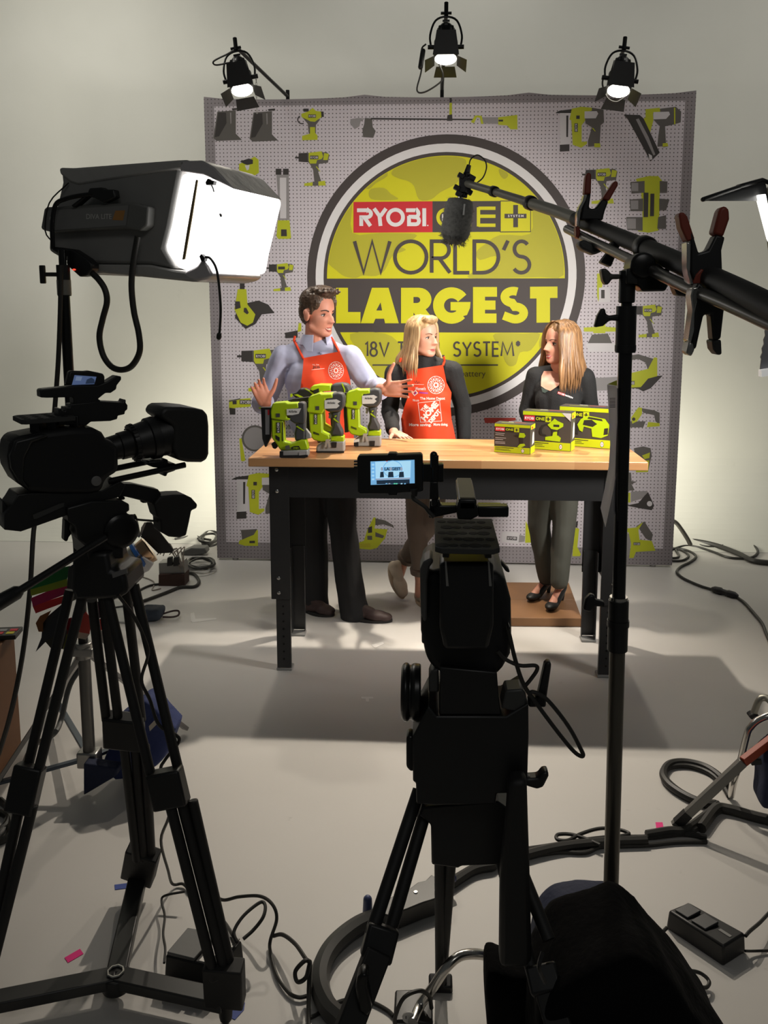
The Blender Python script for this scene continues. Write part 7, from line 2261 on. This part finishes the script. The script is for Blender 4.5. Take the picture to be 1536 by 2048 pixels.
for x in (770, 850):
    b.slab(ko([(x - 30, 860), (x + 30, 850), (x + 35, 960), (x - 35, 970)]), at_(jy + .0), .03)
b.build('plug', BLK, jb, bevel=.004)
b = MB()
for k in range(7):
    rr = random.Random(k + 40)
    b.tube([ap(600 + 40 * k, 830 + rr.uniform(-30, 40), jy + .02), ap(650 + 50 * k, 740 + rr.uniform(-60, 60), jy + .03), ap(760 + 30 * k, 800 + rr.uniform(-40, 60), jy + .02), ap(900 + 8 * k, 1000 + rr.uniform(-50, 50), jy)], .0035, 6, k=5)
b.build('loose_wires', M('wire_pale', (.30, .26, .22), .5), jb)
def floor_cable(label, pts, r, mat_=CABLE, k=6, closed=False, name='power_cable', cat='cable', group=None):
    b = MB(); b.tube([F(p[0], p[1], (p[2] if len(p) > 2 else r) + .0005) for p in pts], r, 8, k=k, closed=closed)
    return tag(b.build(name, mat_), label, cat, group)
ko2 = lambda pts: [tuple(q) for q in ko(pts)]
floor_cable('black cable looping round the rust brown junction box on the floor', ko2([(985, 1060), (1080, 1080), (1140, 1170), (1080, 1235), (900, 1245), (700, 1320), (400, 1430), (200, 1490), (0, 1520)]), .010)
floor_cable('thin black cable running from the junction box toward the left tripod', ko2([(655, 1200), (520, 1220), (400, 1270), (330, 1320), (150, 1345), (0, 1400)]), .007)
floor_cable('pale thin wire lying in front of the junction box', ko2([(370, 1100), (500, 1140), (570, 1190), (540, 1280), (650, 1260)]), .004, MATS['wire_pale'])
cl_ = []
for k in range(46):
    a = k * .62
    rx = 165 + 22 * math.sin(k * 1.7); ry = 62 + 9 * math.cos(k * 2.3)
    cl_.append((1160 + rx * math.cos(a), 935 + ry * math.sin(a) + 10 * math.sin(k * .9)))
floor_cable('flat coil of black cable on the floor beside the backdrop', [(x, y, .010 + .0010 * i) for i, (x, y) in enumerate(ko2(cl_))], .008, k=4, name='cable_coil')
cl_ = []
for k in range(22):
    a = k * .75
    cl_.append((1270 + 115 * math.cos(a) * (1 + .3 * math.sin(k)), 620 + 75 * math.sin(a) + 25 * math.sin(k * .6)))
floor_cable('tangled loops of cable against the wall left of the backdrop', [(x, y, .010 + .004 * i) for i, (x, y) in enumerate(ko2(cl_))], .0085, k=4, name='cable_coil')
floor_cable('single cable loop on the floor left of the tangled coil', [(x, y, .012) for x, y in ko2([(830, 628), (950, 610), (1080, 570), (1200, 530), (1250, 490), (1190, 465), (1080, 480), (1015, 520), (1060, 570), (1180, 620), (1290, 640)])], .009)
b = MB(); b.slab(ko([(930, 780), (1060, 720), (1240, 720), (1260, 790), (1060, 820), (940, 815)]), at_(F(390, 1108).y), .09); tag(b.build('power_brick', M('brick_grey', (.09, .09, .085), .5), bevel=.008), 'dark grey power brick lying on the cable coil by the backdrop', 'power supply')
b = MB(); b.slab(ko([(400, 1500), (640, 1490), (690, 1510), (690, 1560), (660, 1640), (440, 1650), (400, 1600)]), at_(F(310, 1238).y), .12); o = thing('sandbag', 'small dark blue bag with a strap on the floor right of the left tripod', 'sandbag', F(308, 1238)); blob('canvas_bag', b, M('slate_canvas', srgb(46, 54, 66), .8, bump=.3, scale=50), o, .009, 18, folds(.006, 10, 2))
b = MB(); b.tube([F(325, 1228, .03), F(345, 1222, .035), F(357, 1222, .03), F(357, 1230, .02), F(345, 1234, .02), F(325, 1234, .025)], .0055, 8, k=4); b.build('strap', M('strap_maroon', (.03, .012, .010), .7), o)
b = MB(); b.prism([F(228, 1205), F(265, 1210), F(262, 1248), F(222, 1246)], (0, 0, .012)); tag(b.build('plastic_pouch', M('pouch_grey', (.42, .42, .40), .4, bump=.6, scale=15), bevel=.003), 'crumpled pale plastic pouch on the floor behind the left tripod', 'pouch')

# ------------------------------------------------------------------ right edge: panel light, its stand, floor cables
YR = 2.95
f = at_(YR)
kr = lambda pts: crop(1380, 340, 4.654, pts)
pnl = thing('panel_light', 'lit panel light with an open barn door at the right edge', 'studio light', W(1600, 745, YR))
b = MB(); b.slab(kr([(690, 150), (720, 200), (760, 560), (1350, 560), (1350, 1900), (720, 1900), (1350, 1950), (1350, 120), (726, 95)]) if False else [(1541, 372), (1760, 330), (1760, 790), (1552, 745), (1552, 560), (1536, 400)], at_(YR + .08), .10); b.build('housing', BLK, pnl, bevel=.006)
LEDM = M('panel_lit', (1.0, .98, .92), .4, emit=2.5, var=.02)
b = MB(); b.slab(kr([(620, 235), (690, 228), (760, 560), (760, 700), (726, 640)]), at_(YR), .03); b.build('lit_face', LEDM, pnl, bevel=.002)
b = MB(); b.slab(kr([(650, 1860), (780, 1840), (800, 1900), (650, 1925)]), at_(YR), .03); b.build('lit_strip', M('strip_white', (.85, .84, .82), .4, emit=.35), pnl, bevel=.002)
b = MB(); b.slab(kr([(708, 1460), (760, 1430), (790, 1850), (650, 1870), (662, 1760), (655, 1740), (672, 1700), (668, 1660), (688, 1620), (683, 1580), (700, 1540), (695, 1500)]), at_(YR + .02), .006); b.build('diffusion_cloth', M('cloth_grey', (.20, .20, .22), .7), pnl)
b = MB()
pd = [W(1404, 399, YR - .25), W(1412, 401, YR - .22), W(1516, 401, YR + .02), W(1532, 370, YR + .05), W(1500, 360, YR + .02)]
b.hexa([W(1404, 398, YR - .22), W(1404, 402, YR - .22), W(1536, 402, YR + .05), W(1532, 372, YR + .05)], [W(1406, 394, YR - .20), W(1410, 400, YR - .20), W(1538, 398, YR + .07), W(1530, 362, YR + .07)]); b.build('barn_door', M('door_grey', (.11, .11, .11), .5), pnl)
b = MB(); b.cap(W(1406, 399, YR - .23), W(1478, 374, YR - .08), .0072); b.cap(W(1475, 374, YR - .08), W(1524, 360, YR + .02), .0072); b.cap(W(1524, 360, YR + .02), W(1540, 366, YR + .06), .0072); b.build('door_frame', BLKM, pnl)
stp = F(1620, 1600)
b = MB(); b.cyl((W(1640, 700, YR).x, YR + .1, 0.25), (W(1640, 700, YR).x, YR + .1, W(1640, 700, YR).z), .016); b.build('yoke_post', BLKM, pnl)

kc = lambda pts: crop(1320, 1380, 7.111, pts)
FR = lambda x, y, z: F(*kc([(x, y)])[0], z)
b = MB()
b.tube([FR(1010, 1500, .014), FR(1060, 1250, .16) if False else W(*kc([(1055, 1270)])[0], 2.86), W(*kc([(1150, 1000)])[0], 2.86), W(*kc([(1245, 620)])[0], 2.86), W(*kc([(1300, 520)])[0], 2.86), W(*kc([(1400, 430)])[0], 2.86), W(*kc([(1600, 350)])[0], 2.86), W(*kc([(1800, 330)])[0], 2.9)], .0125, 12, k=6)
cst = thing('light_stand', 'chrome stand legs bending up from the floor at the right edge', 'light stand', F(1600, 1620))
b.build('leg', CHR, cst)
b = MB(); b.tube([W(*kc([(1330, 340)])[0], 3.35), W(*kc([(1400, 160)])[0], 3.35), W(*kc([(1460, 110)])[0], 3.35), W(*kc([(1560, 150)])[0], 3.33), W(*kc([(1750, 400)])[0], 3.25)], .0135, 12, k=6); lg_ = b.build('leg', M('leg_dull_chrome', (.30, .29, .25), .4, .8), cst)
b = MB(); b.slab(kc([(1240, 350), (1300, 310), (1395, 335), (1390, 395), (1280, 395)]), at_(3.35), .04); b.build('leg_tip', BLKR, lg_, bevel=.006)
b = MB(); b.cyl((W(1640, 1300, 3.0).x, 3.0, .1), (W(1640, 1300, 3.0).x, 3.0, 1.2), .016); b.build('riser', CHR, cst)
bar = thing('flat_bar', 'long grey flat bar with an orange end leaning down to the floor at the right', 'bar', F(1350, 1655))
bA, bB, bC = W(*kc([(205, 1920)])[0], 2.62), W(*kc([(1180, 1020)])[0], 2.72), W(*kc([(1650, 660)])[0], 2.78)
bA = F(1349, 1652, .015)
b = MB(); b.beam(bA, bA.lerp(bB, 1.0), .022, .030); b.build('shaft', M('bar_grey', (.20, .195, .18), .4, .4), bar, bevel=.002)
b = MB(); b.beam(bB, bC, .022, .030); b.build('orange_end', M('bar_orange', (.38, .055, .02), .5), bar, bevel=.002)
b = MB(); b.beam(bA.lerp(bB, .04), bA.lerp(bB, .2), .0235, .0315); b.build('tape_band', BLKR, bar)
b = MB(); b.slab([(1513, 1600), (1518, 1560), (1520, 1500), (1560, 1470), (1640, 1500), (1640, 1602)], at_(2.78), .12); o = thing('sandbag', 'navy sandbag hanging at the right edge beside the chrome stand leg', 'sandbag', (W(1560, 1600, 2.78).x, 2.78, .1)); blob('canvas_bag', b, NAVY, o, .009, 18, folds(.008, 9, 7))
b = MB(); b.slab(kc([(1290, 960), (1430, 965), (1440, 1040), (1290, 1060)]), at_(2.74), .02); b.build('bag_clip', BLKM, o, bevel=.003)

# cable loom across the floor
kf = lambda pts: [tuple(q) for q in crop(960, 1480, 2.667, pts)]
k7 = lambda pts: [tuple(q) for q in crop(480, 1640, 2.898, pts)]
floor_cable('thick black snake cable curving from the bottom edge to the stage box', k7([(640, 1230), (590, 1165), (510, 1085), (462, 960), (480, 830), (555, 715), (690, 610), (830, 560), (900, 545)]), .026, M('snake_black', (.022, .022, .020), .42), name='snake_cable')
floor_cable('silver tape wrapped section of the snake cable at its left bend', k7([(463, 880), (462, 950), (474, 1010)]), .0268, M('tape_silver', (.22, .21, .18), .35), name='cable_tape', cat='tape') if False else None
floor_cable('thick black cable bundle leaving the stage box toward the right', k7([(1215, 375), (1350, 290), (1460, 265)]) + kf([(60, 665), (150, 640), (400, 575), (660, 545), (890, 535)]), .016)
floor_cable('black cable strand lying over the cable bundle behind the boom stand', k7([(1225, 345), (1320, 290), (1460, 215)]) + kf([(60, 620), (150, 600), (400, 562), (660, 524), (900, 518), (1080, 500), (1210, 520)]), .009)
floor_cable('loose black cable crossing the bundle with a small loop', [(x, y, .025) for x, y in kf([(640, 560), (560, 525), (480, 503), (415, 505), (412, 530), (470, 535), (540, 500), (640, 472), (740, 478), (795, 502), (700, 520)])], .006)
floor_cable('black cable along the front of the bundle', kf([(270, 620), (420, 598), (560, 600), (640, 570), (760, 565), (900, 560), (1050, 545), (1210, 543)]), .007)
floor_cable('big black cable loop on the floor in front of the chrome stand leg', kf([(890, 505), (1010, 485), (1090, 480), (1180, 420), (1260, 350), (1200, 340), (1100, 300), (1010, 240), (978, 180), (1010, 130), (1090, 118), (1190, 140), (1270, 190), (1320, 250)]), .015)
floor_cable('second strand of the cable loop in front of the chrome stand leg', kf([(1080, 500), (1170, 460), (1270, 345), (1180, 325), (1080, 280), (1000, 215), (990, 165), (1030, 140), (1120, 140), (1220, 175), (1290, 235), (1330, 300)]), .010)
floor_cable('thick black cable leaving the right edge below the navy sandbag', kf([(1180, 470), (1260, 370), (1330, 370), (1440, 400), (1560, 430)]), .018)
sb = thing('stage_box', 'flat black metal cable box on the floor between the tripod legs', 'cable box', F(840, 1810))
pp = [F(*p, .055) for p in k7([(785, 485), (830, 465), (985, 395), (1030, 360), (1075, 350), (1110, 315), (1135, 330), (1215, 385), (1215, 430), (1060, 478), (870, 555), (795, 535)])]
b = MB(); b.prism([V((p.x, p.y, .001)) for p in pp], (0, 0, .054)); sbb = b.build('box_shell', M('box_dark', (.055, .054, .050), .4), sb, bevel=.003)
b = MB()
for x, y in ((808, 488), (1018, 418), (875, 545)):
    q = F(*k7([(x, y)])[0], .0555); b.cyl(q, q + V((0, 0, .002)), .006, n=12)
b.build('screw', STL, sbb)
b = MB(); q = F(*k7([(740, 560)])[0]); b.cap(q + V((0, 0, .012)), q + V((.0, 0, .055)), .015, .013); tag(b.build('cable_connector', M('connector_blue', srgb(70, 80, 120), .4)), 'blue cable connector standing beside the end of the stage box', 'connector')
b = MB(); b.cyl(F(*k7([(1190, 350)])[0], .05), F(*k7([(1240, 330)])[0], .05), .014); b.build('blue_plug', M('plug_blue', srgb(50, 60, 110), .4), sb)

ob = thing('outlet_box', 'black quad outlet box with a white receptacle near the bottom edge', 'outlet box', F(828, 2040))
oy = F(828, 2048).y
b = MB(); b.slab(k7([(895, 1072), (1020, 1068), (1120, 1090), (1125, 1200), (880, 1200)]), at_(oy + .05), .10); b.slab(k7([(1125, 1095), (1230, 1085), (1410, 1105), (1415, 1200), (1125, 1200)]), at_(oy + .06), .10); obb = b.build('box', BLK, ob, bevel=.005)
b = MB(); b.lathe(W(*k7([(978, 1142)])[0], oy - .001), (0, -1, 0), [(0, .0165), (.003, .016), (.004, .0)], 20); orc = b.build('receptacle', M('receptacle_white', (.6, .58, .55), .4), ob)
b = MB()
for x, y in ((962, 1145), (995, 1145), (978, 1165)):
    q = W(*k7([(x, y)])[0], oy - .006); b.box(q, (.0022, .002, .006))
b.build('slot', BLK, orc)
b = MB(); b.tube([W(*k7([(900, 1200)])[0], oy - .02), W(*k7([(900, 1140)])[0], oy - .02), W(*k7([(950, 1030)])[0], oy - .02), W(*k7([(1040, 990)])[0], oy), W(*k7([(1095, 1020)])[0], oy + .02), W(*k7([(1110, 1090)])[0], oy + .03)], .0052, 8, k=6); b.build('power_cord', CABLE, ob)
floor_cable('thin cable between the tripod leg and the outlet box', k7([(390, 1150), (440, 1130), (560, 1060), (650, 1040), (760, 1055), (850, 1100), (890, 1135)]), .005)

# charger with looping leads beside the left tripod
ch1 = thing('battery_charger', 'grey-topped battery charger beside the right leg of the left tripod', 'charger', F(400, 1950))
b = MB(); A_ = [F(328, 1962), F(440, 1990), F(490, 1930), F(372, 1908)]; T_ = [p.lerp((A_[0] + A_[2]) / 2, .06) + V((0, 0, .075)) for p in A_]
b.hexa(A_, T_); cbx = b.build('case', BLK, ch1, bevel=.005)
b = MB(); q = [T_[0].lerp(T_[1], .03), T_[0].lerp(T_[1], .55), T_[3].lerp(T_[2], .55), T_[3].lerp(T_[2], .03)]; b.hexa([p + V((0, 0, .0005)) for p in q], [p + V((0, 0, .010)) for p in q]); b.build('top_panel', M('panel_grey', (.13, .13, .125), .45), cbx, bevel=.002)
b = MB(); q = [T_[0].lerp(T_[1], .62), T_[0].lerp(T_[1], .97), T_[3].lerp(T_[2], .97), T_[3].lerp(T_[2], .62)]; b.hexa([p + V((0, 0, .0005)) for p in q], [p + V((0, 0, .006)) for p in q]); b.build('metal_plate', M('plate_silver', (.30, .29, .28), .35, .7), cbx, bevel=.002)
k8 = lambda pts: [tuple(q) for q in crop(320, 1780, 4.8, pts)]
def lead(label, pts, r=.0048):
    b = MB(); b.tube([F(x, y, z) for (x, y), z in zip(k8([p[:2] for p in pts]), [p[2] for p in pts])], r, 8, k=7)
    tag(b.build('power_cable', CABLE), label, 'cable')
lead('charger lead rising in an arch and ending in a tied coil', [(470, 10, .02), (600, 95, .04), (760, 65, .07), (960, 60, .10), (1080, 140, .11), (1120, 280, .08), (1060, 480, .02), (1060, 600, .01), (1120, 820, .01), (1230, 980, .01), (1330, 1030, .01), (1420, 1015, .01)])
lead('charger lead with a narrow raised loop over the silver plate', [(520, 225, .03), (620, 310, .05), (690, 420, .09), (740, 500, .085), (710, 400, .10), (800, 250, .12), (960, 120, .13), (1010, 150, .13), (990, 260, .12), (900, 380, .10), (800, 470, .09)])
lead('thin lead hanging left of the battery charger', [(240, 15, .05), (60, 50, .04), (15, 100, .03), (45, 250, .03), (30, 420, .04), (50, 560, .05), (40, 700, .05)], .0035)
lead('tied loop of lead standing near the snake cable', [(1090, 440, .03), (1180, 430, .05), (1300, 520, .07), (1400, 660, .09), (1440, 690, .09), (1390, 680, .10), (1300, 780, .08), (1320, 880, .06), (1400, 840, .07), (1440, 700, .08), (1430, 900, .04), (1425, 1200, .01), (1430, 1400, .01)], .0055)

ch2 = thing('battery_charger', 'black twin battery charger on the floor at the lower right', 'charger', F(1410, 1890))
A_ = [F(1331, 1856), F(1447, 1934), F(1492, 1905), F(1374, 1838)]
hz_ = .058
b = MB(); T_ = [p + V((0, 0, hz_)) for p in A_]; T_ = [p.lerp(sum(T_, V((0, 0, 0))) / 4, .05) for p in T_]
b.hexa(A_, T_); cbx = b.build('case', BLK, ch2, bevel=.006)
uu, vv_ = T_[1] - T_[0], T_[3] - T_[0]
TQ = lambda u, v, z: T_[0] + uu * u + vv_ * v + V((0, 0, z))
b = MB()
for (u0, u1) in ((.06, .30), (.36, .62)):
    b.hexa([TQ(u0, .15, .0006), TQ(u1, .15, .0006), TQ(u1, .80, .0006), TQ(u0, .80, .0006)], [TQ(u0, .15, .005), TQ(u1, .15, .005), TQ(u1, .80, .010), TQ(u0, .80, .010)])
b.build('battery_bay', M('bay_grey', (.035, .035, .036), .4), cbx, bevel=.002)
b = MB(); b.hexa([TQ(.70, .55, .0006), TQ(.90, .55, .0006), TQ(.90, .68, .0006), TQ(.70, .68, .0006)], [TQ(.70, .55, .0012), TQ(.90, .55, .0012), TQ(.90, .68, .0012), TQ(.70, .68, .0012)]); b.build('label', M('label_pale', (.22, .22, .21), .5), cbx)
floor_cable('charger lead rising to the right edge of the picture', [(1491, 1872, .05), (1500, 1862, .05), (1520, 1845, .04), (1545, 1820, .03), (1580, 1800, .02)], .005)
floor_cable('thin charger lead running flat to the right edge', [(1490, 1902, .02), (1510, 1902, .01), (1580, 1900, .005)], .0035)
floor_cable('short lead at the left end of the twin charger', [(1334, 1855, .03), (1322, 1868, .02), (1310, 1885, .008), (1290, 1905, .006)], .005)
floor_cable('small black strap loop beside the black cloth bag', [(1370, 1940, .05), (1400, 1946, .03), (1418, 1962, .02), (1412, 1975, .02), (1390, 1970, .02), (1372, 1958, .03), (1358, 1945, .04)], .005)

# cables right of the backdrop
kt = lambda pts: [tuple(q) for q in crop(1220, 980, 4.861, pts)]
floor_cable('thick black cable running from behind the backdrop to the right edge', kt([(500, 480), (700, 490), (870, 505), (1050, 545), (1250, 620), (1400, 690), (1640, 715)]), .019)
floor_cable('thin cable looping over the thick cable right of the backdrop', kt([(770, 490), (900, 545), (1050, 550), (1150, 525), (1270, 512), (1390, 540), (1438, 600), (1380, 655), (1250, 665), (1130, 650), (1000, 600), (850, 555), (720, 545), (600, 580)]), .009)
floor_cable('black extension cord wandering forward from the right corner of the backdrop', kt([(520, 570), (660, 570), (770, 595), (835, 645), (780, 700), (690, 745), (650, 795), (700, 850), (800, 900), (900, 940), (1000, 970)]), .009)
floor_cable('coiled cord end tucked behind the right corner of the backdrop', kt([(560, 690), (700, 685), (765, 640), (700, 590), (640, 580), (670, 640), (640, 660), (540, 660)]), .008)
floor_cable('black extension cord continuing from its connector to the right edge', kt([(1180, 1010), (1300, 1090), (1400, 1200), (1480, 1300), (1520, 1400), (1560, 1490)]), .009)
b = MB(); qa, qb = F(*kt([(990, 960)])[0], .02), F(*kt([(1185, 1015)])[0], .02)
b.lathe(qa, qb - qa, [(0, .012), (.02, .022), (.06, .024), (.07, .018), (.10, .018), (.11, .022), (.15, .020), (.17, .010)], 16); tag(b.build('cable_connector', BLK), 'black cord connector on the floor right of the backdrop', 'connector')
b = MB(); b.tube([W(1335, 1041, 5.80), W(1350, 1044, 5.80), W(1362, 1058, 5.80), W(1375, 1078, 5.80), W(1381, 1090, 5.80)], .015, 10, k=5); tag(b.build('stand_leg', M('leg_dull_chrome', (.3, .29, .25))), 'bent metal stand leg poking out behind the right side of the backdrop', 'stand leg')

# tape marks on the floor
def tape(label, pts, c_, cat='tape', group=None, nm='floor_tape'):
    b = MB(); b.prism([F(*p, .0004) for p in pts], (0, 0, .0012)); return tag(b.build(nm, c_, smooth=False), label, cat, group)
PINK = M('tape_pink', srgb(236, 30, 130), .6, var=.03); BLT = M('tape_blue', srgb(52, 74, 150), .6, var=.05); WTT = M('tape_white', (.72, .70, .67), .6)
tape('pink tape mark on the floor right of the boom stand', [(1311, 1645), (1325, 1645), (1328, 1660), (1313, 1661)], PINK)
tape('pink tape mark on the floor at the lower left', [(129, 1916), (160, 1898), (167, 1908), (136, 1926)], PINK)
tape('blue tape strip under the rear foot of the left tripod', [(229, 1770), (268, 1765), (268, 1775), (230, 1780)], BLT)
tape('blue tape strip by the front right foot of the left tripod', [(462, 2015), (480, 2004), (490, 2006), (488, 2020), (470, 2040), (462, 2036)], BLT)
b = MB(); b.prism([F(*p, .0004) for p in [(381, 1227), (388, 1225), (391, 1238), (432, 1236), (433, 1239), (386, 1245), (382, 1243)]], (0, 0, .0012)); tag(b.build('floor_tape', WTT, smooth=False), 'white L-shaped corner tape mark on the floor left of the bench', 'tape')
tape('small white tape mark on the floor in front of the bench', [(742, 1290), (766, 1284), (768, 1288), (750, 1296)], WTT)
tape('small white tape mark on the floor within the bench shadow', [(722, 1394), (746, 1394), (747, 1398), (738, 1398), (738, 1404), (732, 1404), (731, 1398), (723, 1398)], WTT)
floor_cable('thin cable dangling between the legs of the left tripod', [(300, 1310, .7), (282, 1365, .6), (300, 1410, .5), (320, 1450, .4), (352, 1475, .3), (350, 1500, .2)], .004) if False else None
b = MB(); b.tube([W(236, 1190, 1.9), W(266, 1230, 1.92), W(288, 1275, 1.93), W(296, 1310, 1.93), W(283, 1360, 1.94), W(300, 1400, 1.95), W(318, 1450, 1.94), W(352, 1470, 1.95), W(357, 1485, 1.95), W(330, 1520, 1.96), W(322, 1545, 1.97), W(340, 1620, 1.97), F(322, 1680, .3), F(336, 1740, .12), F(345, 1768, .02), F(366, 1768, .01), F(380, 1785, .008)], .0042, 8, k=6); tag(b.build('power_cable', CABLE), 'thin cable dangling along the right leg of the left tripod', 'cable')
floor_cable('grey cable loops on the floor at the far left edge', [(0, 1600), (18, 1620), (12, 1650), (-10, 1660), (-20, 1640), (0, 1625), (20, 1640), (14, 1675), (-30, 1690)], .012)
